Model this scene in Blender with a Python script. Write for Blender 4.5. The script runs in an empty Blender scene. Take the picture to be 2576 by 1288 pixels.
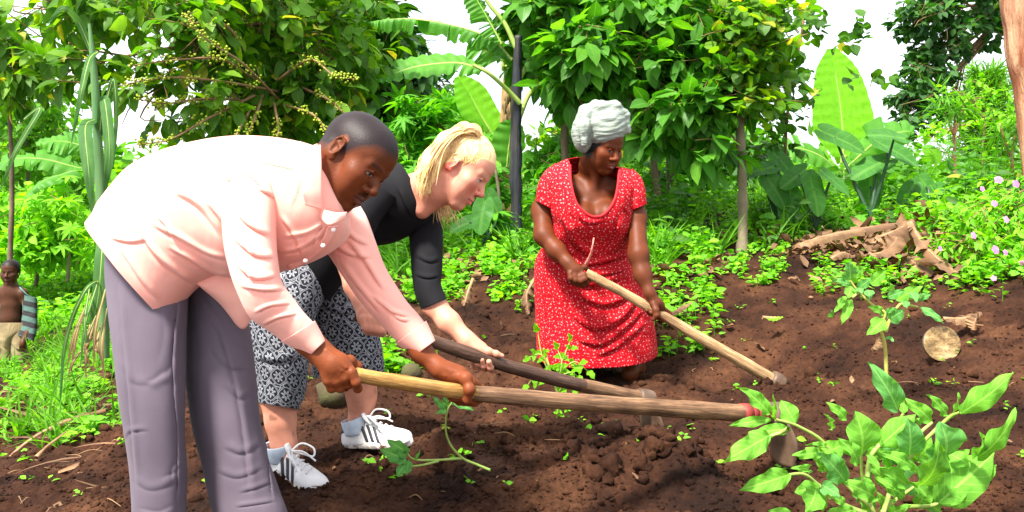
import bpy, math, random
import numpy as np
from mathutils import Vector, Matrix
random.seed(7); RS = np.random.RandomState(11)
scene = bpy.context.scene
COL = scene.collection
R = math.radians

# ---------------------------------------------------------------- camera, sky, sun, exposure
F = 2231.0           # focal length in units of a picture 2576 wide
V0 = 500.0           # height of the horizon in that picture
CZ = 0.9             # height of the lens
cam_d = bpy.data.cameras.new('camera'); cam = bpy.data.objects.new('camera', cam_d); COL.objects.link(cam)
cam.location = (0, 0, CZ); cam.rotation_euler = (R(90), 0, 0)
cam_d.sensor_width = 36; cam_d.lens = 36 * F / 2576; cam_d.shift_y = -(644 - V0) / 2576
cam_d.clip_start = 0.05; cam_d.clip_end = 500
scene.camera = cam
scene.view_settings.view_transform = 'Standard'; scene.view_settings.look = 'None'
scene.view_settings.exposure = 1.6; scene.view_settings.gamma = 1; scene.view_settings.use_curve_mapping = False
SUN_EL, SUN_AZ = 58, 218          # azimuth: clockwise from +Y, where the light comes from
world = bpy.data.worlds.new("World"); scene.world = world; world.use_nodes = True
nt = world.node_tree; nt.nodes.clear()
sky = nt.nodes.new('ShaderNodeTexSky'); sky.sky_type = 'NISHITA'; sky.sun_disc = False
sky.sun_elevation = R(SUN_EL); sky.sun_rotation = R(SUN_AZ); sky.air_density = 1.2; sky.dust_density = 4.0
veil = nt.nodes.new('ShaderNodeMixRGB'); veil.inputs[2].default_value = (5.4, 5.6, 5.9, 1)
tc = nt.nodes.new('ShaderNodeTexCoord'); cn = nt.nodes.new('ShaderNodeTexNoise'); cn.inputs['Scale'].default_value = 2.2; cn.inputs['Detail'].default_value = 5
cr = nt.nodes.new('ShaderNodeMapRange'); cr.inputs[1].default_value = 0.3; cr.inputs[2].default_value = 0.6; cr.inputs[3].default_value = 0.45; cr.inputs[4].default_value = 1.0
nt.links.new(tc.outputs['Generated'], cn.inputs['Vector']); nt.links.new(cn.outputs['Fac'], cr.inputs[0])
nt.links.new(cr.outputs[0], veil.inputs[0]); nt.links.new(sky.outputs[0], veil.inputs[1])
bg = nt.nodes.new('ShaderNodeBackground'); bg.inputs['Strength'].default_value = 0.12
wo = nt.nodes.new('ShaderNodeOutputWorld'); nt.links.new(veil.outputs[0], bg.inputs['Color']); nt.links.new(bg.outputs[0], wo.inputs[0])
sd = bpy.data.lights.new('sun', 'SUN'); sd.energy = 4.6; sd.angle = R(9); sd.color = (1.0, 0.95, 0.86)
sun = bpy.data.objects.new('sun', sd); COL.objects.link(sun)
_a, _e = R(SUN_AZ), R(SUN_EL)
_dir = Vector((math.sin(_a) * math.cos(_e), math.cos(_a) * math.cos(_e), math.sin(_e)))
sun.rotation_euler = _dir.to_track_quat('Z', 'Y').to_euler(); sun.location = (-3, -3, 8)
scene.cycles.max_bounces = 8; scene.cycles.transparent_max_bounces = 6; scene.cycles.use_denoising = True

# ---------------------------------------------------------------- helpers: space
def P(x, y, d): return np.array(((x - 1288) * d / F, d, CZ + (V0 - y) * d / F))
def S(px, d): return px * d / F
def unit(v): v = np.asarray(v, float); return v / (np.linalg.norm(v) + 1e-12)
def lerp(a, b, t): return a + (b - a) * t
def proj(V): V = np.asarray(V); return np.stack([V[:, 0] * F / V[:, 1] + 1288, V0 - (V[:, 2] - CZ) * F / V[:, 1]], 1)

# ---------------------------------------------------------------- helpers: noise
def _hash(ix, iy, iz):
    h = (ix.astype(np.int64) * 73856093) ^ (iy.astype(np.int64) * 19349663) ^ (iz.astype(np.int64) * 83492791)
    h = (h ^ (h >> 13)) * 1274126177
    return ((h & 0xffffff) / float(0xffffff)) * 2 - 1
def noise3(p, scale=1.0, octaves=1, gain=0.5, seed=0):
    p = np.asarray(p, float) * scale + seed * 17.13; out = np.zeros(len(p)); amp = 1.0
    for _ in range(octaves):
        i = np.floor(p).astype(int); f = p - i; f = f * f * (3 - 2 * f); r = 0
        for dx in (0, 1):
            for dy in (0, 1):
                for dz in (0, 1):
                    w = (f[:, 0] if dx else 1 - f[:, 0]) * (f[:, 1] if dy else 1 - f[:, 1]) * (f[:, 2] if dz else 1 - f[:, 2])
                    r = r + w * _hash(i[:, 0] + dx, i[:, 1] + dy, i[:, 2] + dz)
        out += amp * r; amp *= gain; p = p * 2.03 + 5.1
    return out

# ---------------------------------------------------------------- helpers: objects
def tag(o, label=None, cat=None, group=None, kind=None):
    if label: o['label'] = label
    if cat: o['category'] = cat
    if group: o['group'] = group
    if kind: o['kind'] = kind
    return o
def empty(name, loc=(0, 0, 0), rz=0):
    o = bpy.data.objects.new(name, None); COL.objects.link(o); o.location = loc; o.rotation_euler = (0, 0, rz)
    o.empty_display_size = 0.05
    return o
def parent(o, root):
    o.parent = root
    bpy.context.view_layer.update()
    o.matrix_parent_inverse = root.matrix_world.inverted()
    return o
def children(o): return [c for c in bpy.data.objects if c.parent == o]
def copy_tree(o, par=None):
    c = o.copy(); COL.objects.link(c)
    if par: c.parent = par
    for ch in children(o): copy_tree(ch, c)
    return c
def mesh_obj(name, V, Fc, mat=None, par=None, smooth=True, uv=None, col=None, local=False, mats=None, midx=None):
    """V (n,3); Fc: (m,k) array or list of arrays of faces with equal k each"""
    me = bpy.data.meshes.new(name); V = np.asarray(V, np.float32)
    groups = Fc if isinstance(Fc, list) else [Fc]
    groups = [np.asarray(g, np.int32) for g in groups if len(g)]
    me.vertices.add(len(V)); me.vertices.foreach_set('co', V.ravel())
    li = np.concatenate([g.ravel() for g in groups]); me.loops.add(len(li)); me.loops.foreach_set('vertex_index', li)
    cnt = np.concatenate([np.full(len(g), g.shape[1], np.int32) for g in groups])
    me.polygons.add(len(cnt)); st = np.concatenate([[0], np.cumsum(cnt)[:-1]]).astype(np.int32)
    me.polygons.foreach_set('loop_start', st); me.polygons.foreach_set('loop_total', cnt)
    if smooth: me.polygons.foreach_set('use_smooth', np.ones(len(cnt), bool))
    if uv is not None:
        l = me.uv_layers.new(name='UVMap'); l.data.foreach_set('uv', np.asarray(uv, np.float32)[li].ravel())
    if col is not None:
        a = me.color_attributes.new('Col', 'FLOAT_COLOR', 'POINT')
        c = np.ones((len(V), 4), np.float32); c[:, :3] = col; a.data.foreach_set('color', c.ravel())
    if midx is not None: me.polygons.foreach_set('material_index', np.asarray(midx, np.int32))
    me.update(); me.validate(verbose=False)
    o = bpy.data.objects.new(name, me); COL.objects.link(o)
    for m in (mats or ([mat] if mat else [])): me.materials.append(m)
    if par is not None:
        if local: o.parent = par
        else: parent(o, par)
    return o
def solidify(o, t, offset=-1):
    m = o.modifiers.new('solid', 'SOLIDIFY'); m.thickness = t; m.offset = offset; return o
def subsurf(o, n=1):
    m = o.modifiers.new('sub', 'SUBSURF'); m.levels = n; m.render_levels = n; return o

class MB:
    """collects vertices/faces (quads and tris) and their uv"""
    def __init__(s): s.V = []; s.Q = []; s.T = []; s.U = []; s.n = 0
    def add(s, V, Q=None, T=None, U=None):
        V = np.asarray(V, float)
        if Q is not None and len(Q): s.Q.append(np.asarray(Q, int) + s.n)
        if T is not None and len(T): s.T.append(np.asarray(T, int) + s.n)
        s.V.append(V); s.U.append(np.asarray(U, float) if U is not None else np.zeros((len(V), 2))); s.n += len(V)
        return s
    def build(s, name, mat, par=None, smooth=True, local=False):
        f = []
        if s.Q: f.append(np.concatenate(s.Q))
        if s.T: f.append(np.concatenate(s.T))
        return mesh_obj(name, np.concatenate(s.V), f, mat, par, smooth, uv=np.concatenate(s.U), local=local)

def catmull(pts, n):
    pts = np.asarray(pts, float); m = len(pts)
    if m == 2: return np.array([lerp(pts[0], pts[1], t) for t in np.linspace(0, 1, n)])
    q = np.vstack([2 * pts[0] - pts[1], pts, 2 * pts[-1] - pts[-2]]); out = []
    for s in np.linspace(0, m - 1, n):
        i = min(int(s), m - 2); t = s - i; p0, p1, p2, p3 = q[i], q[i + 1], q[i + 2], q[i + 3]
        out.append(0.5 * ((2 * p1) + (-p0 + p2) * t + (2 * p0 - 5 * p1 + 4 * p2 - p3) * t * t + (-p0 + 3 * p1 - 3 * p2 + p3) * t ** 3))
    return np.array(out)
def frames(path):
    T = np.gradient(path, axis=0); T /= np.linalg.norm(T, axis=1)[:, None] + 1e-12
    n = np.cross(T[0], [0.13, 0.2, 1.0]); n = unit(n if np.linalg.norm(n) > 1e-3 else np.cross(T[0], [1, 0, 0])); N = []
    for t in T:
        n = n - t * np.dot(n, t); n = unit(n); N.append(n.copy())
    N = np.array(N); return T, N, np.cross(T, N)
def tube(pts, radii, seg=8, n=None, bumpy=0, cap=True, seed=0, flat=1.0):
    """-> V, Q, T, U of a tapered tube along pts (world)"""
    pts = np.asarray(pts, float); radii = np.atleast_1d(np.asarray(radii, float))
    if len(radii) == 1: radii = np.repeat(radii, len(pts))
    if n is None: n = len(pts)
    if n != len(pts) or len(pts) > 2:
        c = catmull(np.column_stack([pts, radii]), n); path, rad = c[:, :3], np.maximum(c[:, 3], 1e-5)
    else: path, rad = pts, radii
    T, N, B = frames(path); th = np.linspace(0, 2 * np.pi, seg, endpoint=False)
    r = rad[:, None] * np.ones(seg)[None]
    ring = N[:, None, :] * np.cos(th)[None, :, None] + B[:, None, :] * np.sin(th)[None, :, None] * flat
    if bumpy:
        q = (path[:, None, :] + ring * rad[:, None, None]).reshape(-1, 3)
        r = r * (1 + bumpy * noise3(q, 0.35 / max(rad.mean(), 1e-4), 2, seed=seed).reshape(r.shape))
    V = path[:, None, :] + ring * r[:, :, None]
    L = np.concatenate([[0], np.cumsum(np.linalg.norm(np.diff(path, axis=0), axis=1))])
    U = np.stack(np.broadcast_arrays(th[None] / (2 * np.pi), L[:, None]), -1)
    Q = _gridq(len(path), seg, True); V = V.reshape(-1, 3); U = U.reshape(-1, 2); Tt = []
    if cap:
        V = np.vstack([V, path[0], path[-1]]); U = np.vstack([U, [0, 0], [0, L[-1]]]); a = len(V) - 2; m = (len(path) - 1) * seg
        for k in range(seg):
            Tt.append([a, (k + 1) % seg, k]); Tt.append([a + 1, m + k, m + (k + 1) % seg])
    return V, Q, Tt, U
def _gridq(nr, nc, wrap):
    i = np.arange(nr - 1)[:, None]; j = np.arange(nc if wrap else nc - 1)[None]; j2 = (j + 1) % nc
    return np.stack([i * nc + j, i * nc + j2, (i + 1) * nc + j2, (i + 1) * nc + j], -1).reshape(-1, 4)

def loft(st, nr=60, seg=48, power=2.0, capA=False, capB=False, th0=0.0):
    """st: rows (xL,yL,xR,yR,d,t[,dL,dR,bx,by]) : picture outline left/right at depth d, half thickness t metres;
    bx,by : picture offset of the near side.  -> V, Q, T, U (uv in metres)"""
    S_ = []
    for s in st:
        s = list(s) + [0] * (10 - len(s)); S_.append(s)
    S_ = catmull(S_, nr); th = np.linspace(0, 2 * np.pi, seg, endpoint=False) + th0
    c, s_ = np.cos(th), np.sin(th); e = 2.0 / power
    c = np.sign(c) * np.abs(c) ** e; s_ = np.sign(s_) * np.abs(s_) ** e
    V = []; U = []; v = 0; prev = None
    for q in S_:
        xl, yl, xr, yr, d, t, dl, dr, bx, by = q
        A, B = P(xl, yl, d + dl), P(xr, yr, d + dr); C = (A + B) / 2; a = (B - A) / 2
        ray = unit(C - np.array((0, 0, CZ))); b = ray * max(t, 1e-4) + np.array([-S(bx, d), 0, S(by, d)])     # far side; near side is -b
        ring = C[None] + a[None] * c[:, None] + b[None] * s_[:, None]; V.append(ring); i0 = int(seg * .75); nearp = ring[i0]
        if prev is not None: v += np.linalg.norm(nearp - prev)
        prev = nearp; cu = np.concatenate([[0], np.cumsum(np.linalg.norm(np.diff(ring, axis=0), axis=1))])
        U.append(np.stack([cu - cu[i0], np.full(seg, v)], 1))
    V = np.concatenate(V); U = np.concatenate(U); Q = _gridq(nr, seg, True); T = []
    for cap, base in ((capA, 0), (capB, (nr - 1) * seg)):
        if cap:
            V = np.vstack([V, V[base:base + seg].mean(0)]); U = np.vstack([U, U[base:base + seg].mean(0)]); m = len(V) - 1
            for k in range(seg):
                T.append([m, base + (k + 1) % seg, base + k] if base == 0 else [m, base + k, base + (k + 1) % seg])
    return V, Q, T, U

def polydist(p, line):
    """signed distance (picture units) of points p to polyline, and parameter 0..1"""
    line = np.asarray(line, float); best = np.full(len(p), 1e9); sg = np.ones(len(p)); par = np.zeros(len(p)); n = len(line) - 1
    for i in range(n):
        a, b = line[i], line[i + 1]; ab = b - a; t = np.clip(((p - a) @ ab) / (ab @ ab), 0, 1)
        q = a + t[:, None] * ab; dd = np.linalg.norm(p - q, axis=1); m = dd < best
        best[m] = dd[m]; cr = ab[0] * (p[:, 1] - a[1]) - ab[1] * (p[:, 0] - a[0]); sg[m] = np.sign(cr[m]); par[m] = (i + t[m]) / n
    return best * sg, par
def folds(V, dmid, lines, scale=1.0, side=-1):
    """cloth folds: each (points, width, height m). Ridge with a valley on its right-hand side. Only near-side vertices move."""
    pp = proj(V); near = (V[:, 1] < dmid) if side < 0 else (V[:, 1] > dmid)
    idx = np.where(near)[0]; q = pp[idx]; off = np.zeros(len(idx))
    for line, w, h in lines:
        w = w * .78
        ln = catmull(line, 4 * len(line)) if len(line) > 2 else np.asarray(line, float)
        s, t = polydist(q, ln); env = np.clip(np.minimum(t, 1 - t) * 4, 0, 1); env = env * env * (3 - 2 * env)
        off += h * env * (np.exp(-((s + w * .6) / w) ** 2) - 1.15 * np.exp(-(np.abs(s - w * .45) / (w * .5)) ** 1.25))
    V[idx, 1] -= off * scale
    return V

# ---------------------------------------------------------------- helpers: implicit surfaces
class SDF:
    """smooth unions of tapered capsules and ellipsoids, meshed by surface nets"""
    def __init__(s): s.p = []
    def cap(s, a, b, ra, rb, k=0.01, op=1, flat=None): s.p.append(('c', np.array(a, float), np.array(b, float), ra, rb, k, op, flat)); return s
    def chain(s, pts, rs, k=0.01, op=1):
        for i in range(len(pts) - 1): s.cap(pts[i], pts[i + 1], rs[i], rs[i + 1], k, op)
        return s
    def ell(s, c, r, M=None, k=0.01, op=1): s.p.append(('e', np.array(c, float), np.array(r, float), np.eye(3) if M is None else np.array(M), 0, k, op, None)); return s
    def bbox(s):
        lo = np.full(3, 1e9); hi = -lo
        for q in s.p:
            if q[6] < 0: continue
            if q[0] == 'c': pts = [(q[1], q[3]), (q[2], q[4])]
            else: pts = [(q[1], max(q[2]))]
            for c, r in pts: lo = np.minimum(lo, c - r); hi = np.maximum(hi, c + r)
        return lo, hi
    def dist(s, q, X):
        if q[0] == 'c':
            a, b, ra, rb = q[1], q[2], q[3], q[4]; ab = b - a; L2 = ab @ ab + 1e-12
            t = np.clip(((X - a) @ ab) / L2, 0, 1); return np.linalg.norm(X - a - t[..., None] * ab, axis=-1) - (ra + (rb - ra) * t)
        y = (X - q[1]) @ q[3]; r = q[2]; k0 = np.linalg.norm(y / r, axis=-1); k1 = np.linalg.norm(y / r ** 2, axis=-1) + 1e-9
        return k0 * (k0 - 1) / k1
    def mesh(s, h, lo=None, hi=None):
        l, u = s.bbox(); lo = l - 3 * h if lo is None else np.array(lo); hi = u + 3 * h if hi is None else np.array(hi)
        n = np.ceil((hi - lo) / h).astype(int) + 1; ax = [lo[i] + h * np.arange(n[i]) for i in range(3)]
        Fd = np.full(n, 1.0, np.float32)
        for q in s.p:
            k = q[5]
            if q[0] == 'c': a = np.minimum(q[1] - q[3], q[2] - q[4]); b = np.maximum(q[1] + q[3], q[2] + q[4])
            else: a = q[1] - max(q[2]); b = q[1] + max(q[2])
            m = k + 4 * h; i0 = np.clip(((a - m - lo) / h).astype(int), 0, n); i1 = np.clip(((b + m - lo) / h).astype(int) + 2, 0, n)
            if np.any(i1 <= i0): continue
            sl = tuple(slice(i0[i], i1[i]) for i in range(3))
            X = np.stack(np.meshgrid(*[ax[i][sl[i]] for i in range(3)], indexing='ij'), -1)
            d = s.dist(q, X); f = Fd[sl]
            if q[6] > 0:
                hh = np.clip(k - np.abs(f - d), 0, None) / k; Fd[sl] = np.minimum(f, d) - hh * hh * k / 4
            else:
                d = -d; hh = np.clip(k - np.abs(f - d), 0, None) / k; Fd[sl] = np.maximum(f, d) + hh * hh * k / 4
        return surface_nets(Fd, lo, h)
def surface_nets(Fd, lo, h):
    Sg = Fd < 0; n = np.array(Fd.shape)
    cs = [(i, j, k) for i in (0, 1) for j in (0, 1) for k in (0, 1)]
    sub = lambda A, c: A[c[0]:n[0] - 1 + c[0], c[1]:n[1] - 1 + c[1], c[2]:n[2] - 1 + c[2]]
    cnt = sum(sub(Sg, c).astype(np.int8) for c in cs); act = (cnt > 0) & (cnt < 8)
    idx = np.full(act.shape, -1, np.int64); I = np.argwhere(act); idx[act] = np.arange(len(I))
    pos = np.zeros((len(I), 3)); num = np.zeros(len(I)); i, j, k = I.T
    vals = {c: Fd[i + c[0], j + c[1], k + c[2]] for c in cs}
    for a in cs:
        for ax in range(3):
            if a[ax]: continue
            b = list(a); b[ax] = 1; b = tuple(b); fa, fb = vals[a], vals[b]; m = (fa < 0) != (fb < 0)
            t = np.where(m, fa / np.where(fa - fb == 0, 1, fa - fb), 0)
            p = np.array(a, float)[None] + t[:, None] * (np.array(b) - np.array(a))[None]; pos[m] += p[m]; num[m] += 1
    V = lo + h * (I + pos / np.maximum(num, 1)[:, None]); Q = []
    for ax in range(3):
        sa = [slice(None)] * 3; sb = [slice(None)] * 3; sa[ax] = slice(0, -1); sb[ax] = slice(1, None)
        E = Sg[tuple(sa)] != Sg[tuple(sb)]; e = np.argwhere(E); o = [x for x in range(3) if x != ax]
        ok = np.all((e[:, o] >= 1) & (e[:, o] < (n[o] - 1)), axis=1); e = e[ok]
        if not len(e): continue
        u = np.zeros(3, int); v = np.zeros(3, int); u[o[0]] = 1; v[o[1]] = 1
        g = lambda q: idx[q[:, 0], q[:, 1], q[:, 2]]
        q = np.stack([g(e - u - v), g(e - v), g(e), g(e - u)], 1); flip = Sg[e[:, 0], e[:, 1], e[:, 2]]
        if ax == 1: flip = ~flip
        q[~flip] = q[~flip][:, ::-1]; Q.append(q)
    return V, np.concatenate(Q)
def relax(V, Q, it=2, lam=0.5):
    n = len(V); a = np.concatenate([Q[:, 0], Q[:, 1], Q[:, 2], Q[:, 3]]); b = np.concatenate([Q[:, 1], Q[:, 2], Q[:, 3], Q[:, 0]])
    for _ in range(it):
        s = np.zeros((n, 3)); c = np.zeros(n)
        for x in range(3): s[:, x] = np.bincount(a, V[b, x], n) + np.bincount(b, V[a, x], n)
        c = np.bincount(a, minlength=n) + np.bincount(b, minlength=n); V = V + lam * (s / np.maximum(c, 1)[:, None] - V)
    return V

# ---------------------------------------------------------------- helpers: materials
def new_mat(name):
    m = bpy.data.materials.new(name); m.use_nodes = True; t = m.node_tree; b = t.nodes['Principled BSDF']; return m, t, b
def N(t, typ, **kw):
    n = t.nodes.new(typ)
    for k, v in kw.items():
        if k in n.inputs: n.inputs[k].default_value = v
        else: setattr(n, k, v)
    return n
def ramp(t, stops, fac=None, interp='LINEAR'):
    r = t.nodes.new('ShaderNodeValToRGB'); r.color_ramp.interpolation = interp; e = r.color_ramp.elements
    while len(e) < len(stops): e.new(0.5)
    for i, (p, c) in enumerate(stops): e[i].position = p; e[i].color = (*c, 1) if len(c) == 3 else c
    if fac is not None: t.links.new(fac, r.inputs[0])
    return r
def mixc(t, fac, a, b, mode='MIX'):
    m = t.nodes.new('ShaderNodeMixRGB'); m.blend_type = mode
    for i, v in ((0, fac), (1, a), (2, b)):
        if hasattr(v, 'is_output') or isinstance(v, bpy.types.NodeSocket): t.links.new(v, m.inputs[i])
        elif i == 0: m.inputs[0].default_value = v
        else: m.inputs[i].default_value = (*v, 1)
    return m.outputs[0]
def math_(t, op, a, b=0.0, clamp=False):
    m = t.nodes.new('ShaderNodeMath'); m.operation = op; m.use_clamp = clamp
    for i, v in ((0, a), (1, b)):
        if isinstance(v, bpy.types.NodeSocket): t.links.new(v, m.inputs[i])
        else: m.inputs[i].default_value = v
    return m.outputs[0]
def bump(t, b, h, strength=0.3, dist=0.01):
    n = t.nodes.new('ShaderNodeBump'); n.inputs['Strength'].default_value = strength; n.inputs['Distance'].default_value = dist
    t.links.new(h, n.inputs['Height']); t.links.new(n.outputs[0], b.inputs['Normal']); return n
def noisy_mat(name, c1, c2, scale=8, rough=0.7, bumpS=0.3, bscale=40, bdist=0.005, stretch=(1, 1, 1), detail=6, coord='Object', sheen=0, spec=0.4, lo=0.35, hi=0.65):
    m, t, b = new_mat(name); co = N(t, 'ShaderNodeTexCoord'); mp = N(t, 'ShaderNodeMapping'); mp.inputs['Scale'].default_value = stretch
    t.links.new(co.outputs[coord], mp.inputs[0]); n = N(t, 'ShaderNodeTexNoise', Scale=scale, Detail=detail, Roughness=0.6); t.links.new(mp.outputs[0], n.inputs['Vector'])
    r = ramp(t, [(lo, c1), (hi, c2)], n.outputs['Fac']); t.links.new(r.outputs[0], b.inputs['Base Color'])
    b.inputs['Roughness'].default_value = rough; b.inputs['Specular IOR Level'].default_value = spec
    if sheen: b.inputs['Sheen Weight'].default_value = sheen
    if bumpS:
        n2 = N(t, 'ShaderNodeTexNoise', Scale=bscale, Detail=6, Roughness=0.65); t.links.new(mp.outputs[0], n2.inputs['Vector']); bump(t, b, n2.outputs['Fac'], bumpS, bdist)
    return m
def leaf_mat(name, c1, c2, c3=None, trans=0.35, rough=0.45, vein=0.25, veins=9, tcol=None, spec=0.5, yellow=0.0, mott=22, mlo=(.66, .72, .7), mhi=(1.22, 1.15, 1.1)):
    """leaf: colour varies leaf by leaf, pale midrib and side veins from the uv, light shines through"""
    m, t, b = new_mat(name); g = N(t, 'ShaderNodeNewGeometry'); r = ramp(t, [(0, c1), (0.6, c2), (1, c3 or c2)], g.outputs['Random Per Island'])
    c = r.outputs[0]
    if yellow:
        yr = math_(t, 'GREATER_THAN', math_(t, 'FRACT', math_(t, 'MULTIPLY', g.outputs['Random Per Island'], 37.7)), 1 - yellow); c = mixc(t, yr, c, (0.45, 0.38, 0.03))
    co_ = N(t, 'ShaderNodeTexCoord'); mo = N(t, 'ShaderNodeTexNoise', Scale=mott, Detail=5, Roughness=.65); t.links.new(co_.outputs['Object'], mo.inputs['Vector']); c = mixc(t, 1, c, ramp(t, [(.32, mlo), (.5, (.95, .95, .95)), (.68, mhi)], mo.outputs['Fac']).outputs[0], 'MULTIPLY')
    uvn = N(t, 'ShaderNodeUVMap'); sx = N(t, 'ShaderNodeSeparateXYZ'); t.links.new(uvn.outputs[0], sx.inputs[0])
    ax = math_(t, 'ABSOLUTE', math_(t, 'SUBTRACT', sx.outputs[0], 0.5))
    mid = math_(t, 'LESS_THAN', ax, 0.035)
    w = math_(t, 'FRACT', math_(t, 'MULTIPLY', math_(t, 'SUBTRACT', sx.outputs[1], math_(t, 'MULTIPLY', ax, 0.55)), veins))
    side = math_(t, 'LESS_THAN', math_(t, 'ABSOLUTE', math_(t, 'SUBTRACT', w, 0.5)), 0.07)
    v = math_(t, 'MULTIPLY', math_(t, 'MAXIMUM', mid, math_(t, 'MULTIPLY', side, 0.5)), vein)
    c = mixc(t, v, c, (min(c2[0] * 2 + .12, 1), min(c2[1] * 1.6 + .12, 1), c2[2] * 2 + .05))
    bf = math_(t, 'MULTIPLY', g.outputs['Backfacing'], 0.35); c = mixc(t, bf, c, (c2[0] * 1.5 + .05, c2[1] * 1.25 + .06, c2[2] * 1.4 + .04))
    t.links.new(c, b.inputs['Base Color']); b.inputs['Roughness'].default_value = min(rough + .12, .7); b.inputs['Specular IOR Level'].default_value = spec * .45
    bump(t, b, w, 0.25, 0.002)
    tr = N(t, 'ShaderNodeBsdfTranslucent'); tcl = mixc(t, 1.0, c, tcol or (1.0, 1.0, 0.35), 'MULTIPLY'); sc_ = mixc(t, 1.0, tcl, (1.9, 1.9, 1.9), 'MULTIPLY'); t.links.new(sc_, tr.inputs[0])
    mx = N(t, 'ShaderNodeMixShader'); mx.inputs[0].default_value = trans; t.links.new(b.outputs[0], mx.inputs[1]); t.links.new(tr.outputs[0], mx.inputs[2])
    t.links.new(mx.outputs[0], t.nodes['Material Output'].inputs[0]); return m

# ---------------------------------------------------------------- helpers: foliage
def leaf_tpl(nl=5, w=0.36, shape=(0.0, .75, 1.0, .72, 0.02), fold=0.25, droop=0.25, wave=0.0, stalk=0.08):
    """leaf along +Y, length 1, upper side +Z; 3 columns"""
    ys = np.linspace(0, 1, nl); prof = np.interp(np.linspace(0, 1, nl), np.linspace(0, 1, len(shape)), shape) * w
    V = []; U = []
    for y, p in zip(ys, prof):
        z0 = -droop * y * y
        for sx, ux in ((-1, 0), (0, .5), (1, 1)):
            V.append((sx * p, stalk + y * (1 - stalk), z0 + abs(sx) * p * fold + wave * sx * math.sin(y * 9) * (sx != 0))); U.append((ux, y))
    V = np.array(V); Q = _gridq(nl, 3, False)[:, ::-1]; return V, Q, np.array(U)
def palmate_tpl(n=7, spread=150, w=0.13):
    V = []; Q = []; U = []; k = 0
    for i in range(n):
        a = R(-spread + 2 * spread * i / (n - 1)); l = 1 - 0.35 * abs(i - (n - 1) / 2) / ((n - 1) / 2)
        v, q, u = leaf_tpl(4, w, (0.25, 1.0, .8, 0.02), 0.2, 0.3, stalk=0.0); v = v * l
        c, s = math.cos(a), math.sin(a); v = np.stack([v[:, 0] * c + v[:, 1] * s, -v[:, 0] * s + v[:, 1] * c, v[:, 2]], 1)
        V.append(v); Q.append(q + k); U.append(u); k += len(v)
    return np.concatenate(V), np.concatenate(Q), np.concatenate(U)
def orient(dirs, ups):
    """rotation matrices (n,3,3) columns X,Y,Z with Y=dir, Z near up"""
    y = dirs / (np.linalg.norm(dirs, axis=1)[:, None] + 1e-9); x = np.cross(y, ups); x /= np.linalg.norm(x, axis=1)[:, None] + 1e-9
    return np.stack([x, y, np.cross(x, y)], -1)
def place_leaves(mb, tpl, pos, dirs, size, ups=None, rs=RS, upj=0.5):
    V, Q, U = tpl; n = len(pos)
    if n == 0: return
    if ups is None: ups = np.tile([0, 0, 1.0], (n, 1)) + rs.normal(0, upj, (n, 3))
    M = orient(np.asarray(dirs, float), np.asarray(ups, float)); size = np.broadcast_to(size, (n,))
    W = np.einsum('nij,vj->nvi', M, V) * size[:, None, None] + np.asarray(pos)[:, None, :]
    k = len(V); mb.add(W.reshape(-1, 3), (Q[None] + (np.arange(n) * k)[:, None, None]).reshape(-1, Q.shape[1]), U=np.tile(U, (n, 1)))
# ---------------------------------------------------------------- ground
_cp = [(1288,1288,2.45),(2400,1288,2.4),(700,1260,2.75),(380,1300,2.75),(0,1288,3.0),(0,965,6.5),(-300,965,6.5),(60,1100,4.5),(200,900,6.5),(100,800,9),(200,650,14),
       (740,1232,2.9),(940,1125,3.12),(1000,900,4.2),(1600,935,4.2),(1000,780,4.9),(1000,660,6),(1300,1010,3.75),(1250,760,4.9),(1250,640,6.2),(620,1000,4.2),(600,800,6),
       (1600,1185,2.85),(1300,1160,3.0),(1900,1010,3.7),(1960,1045,3.95),(1900,800,4.6),(1900,630,6.2),(2300,900,3.9),(2300,700,5.0),(2300,575,6.2),(2576,900,3.6),(2576,690,4.4),(2576,500,6.0),
       (2900,500,6.0),(2200,1150,2.9),(2576,1288,2.3),(1288,560,9),(1288,545,14),(500,600,12),(2400,475,9),(2400,485,14)]
_cp = [P(*c) for c in _cp] + [np.array(q) for q in ((0,.3,0.0),(1.5,.5,.1),(-1.3,1.2,-.15),(-4,3,-.5),(5,3,.9),(0,45,.9),(-35,40,.3),(35,40,1.2),(0,90,.9),(-60,80,.5),(60,80,1.3),(12,8,1.3),(-12,9,-.5))]
_cp = np.array(_cp); _D = np.linalg.norm(_cp[:, None, :2] - _cp[None, :, :2], axis=-1) - 0.25 * np.eye(len(_cp))
_A = np.block([[_D, np.ones((len(_cp), 1))], [np.ones((1, len(_cp))), np.zeros((1, 1))]]); _w = np.linalg.solve(_A, np.concatenate([_cp[:, 2], [0]]))
def gz(x, y):
    """height of the bare ground"""
    x = np.atleast_1d(np.asarray(x, float)); y = np.atleast_1d(np.asarray(y, float))
    z = np.full(len(x), _w[-1])
    for i, c in enumerate(_cp): z += _w[i] * np.sqrt((x - c[0]) ** 2 + (y - c[1]) ** 2 + 0.01)
    return z
_mound = [(P(1600,1175,2.85), .16, .07), (P(1750,1180,2.75), .12, .05), (P(1500,1060,3.4), .2, .05), (P(1130,1110,3.0), .25, .05), (P(1950,1190,2.75), .12, -.05), (P(2080,1010,3.5), .25, .06)]
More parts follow.
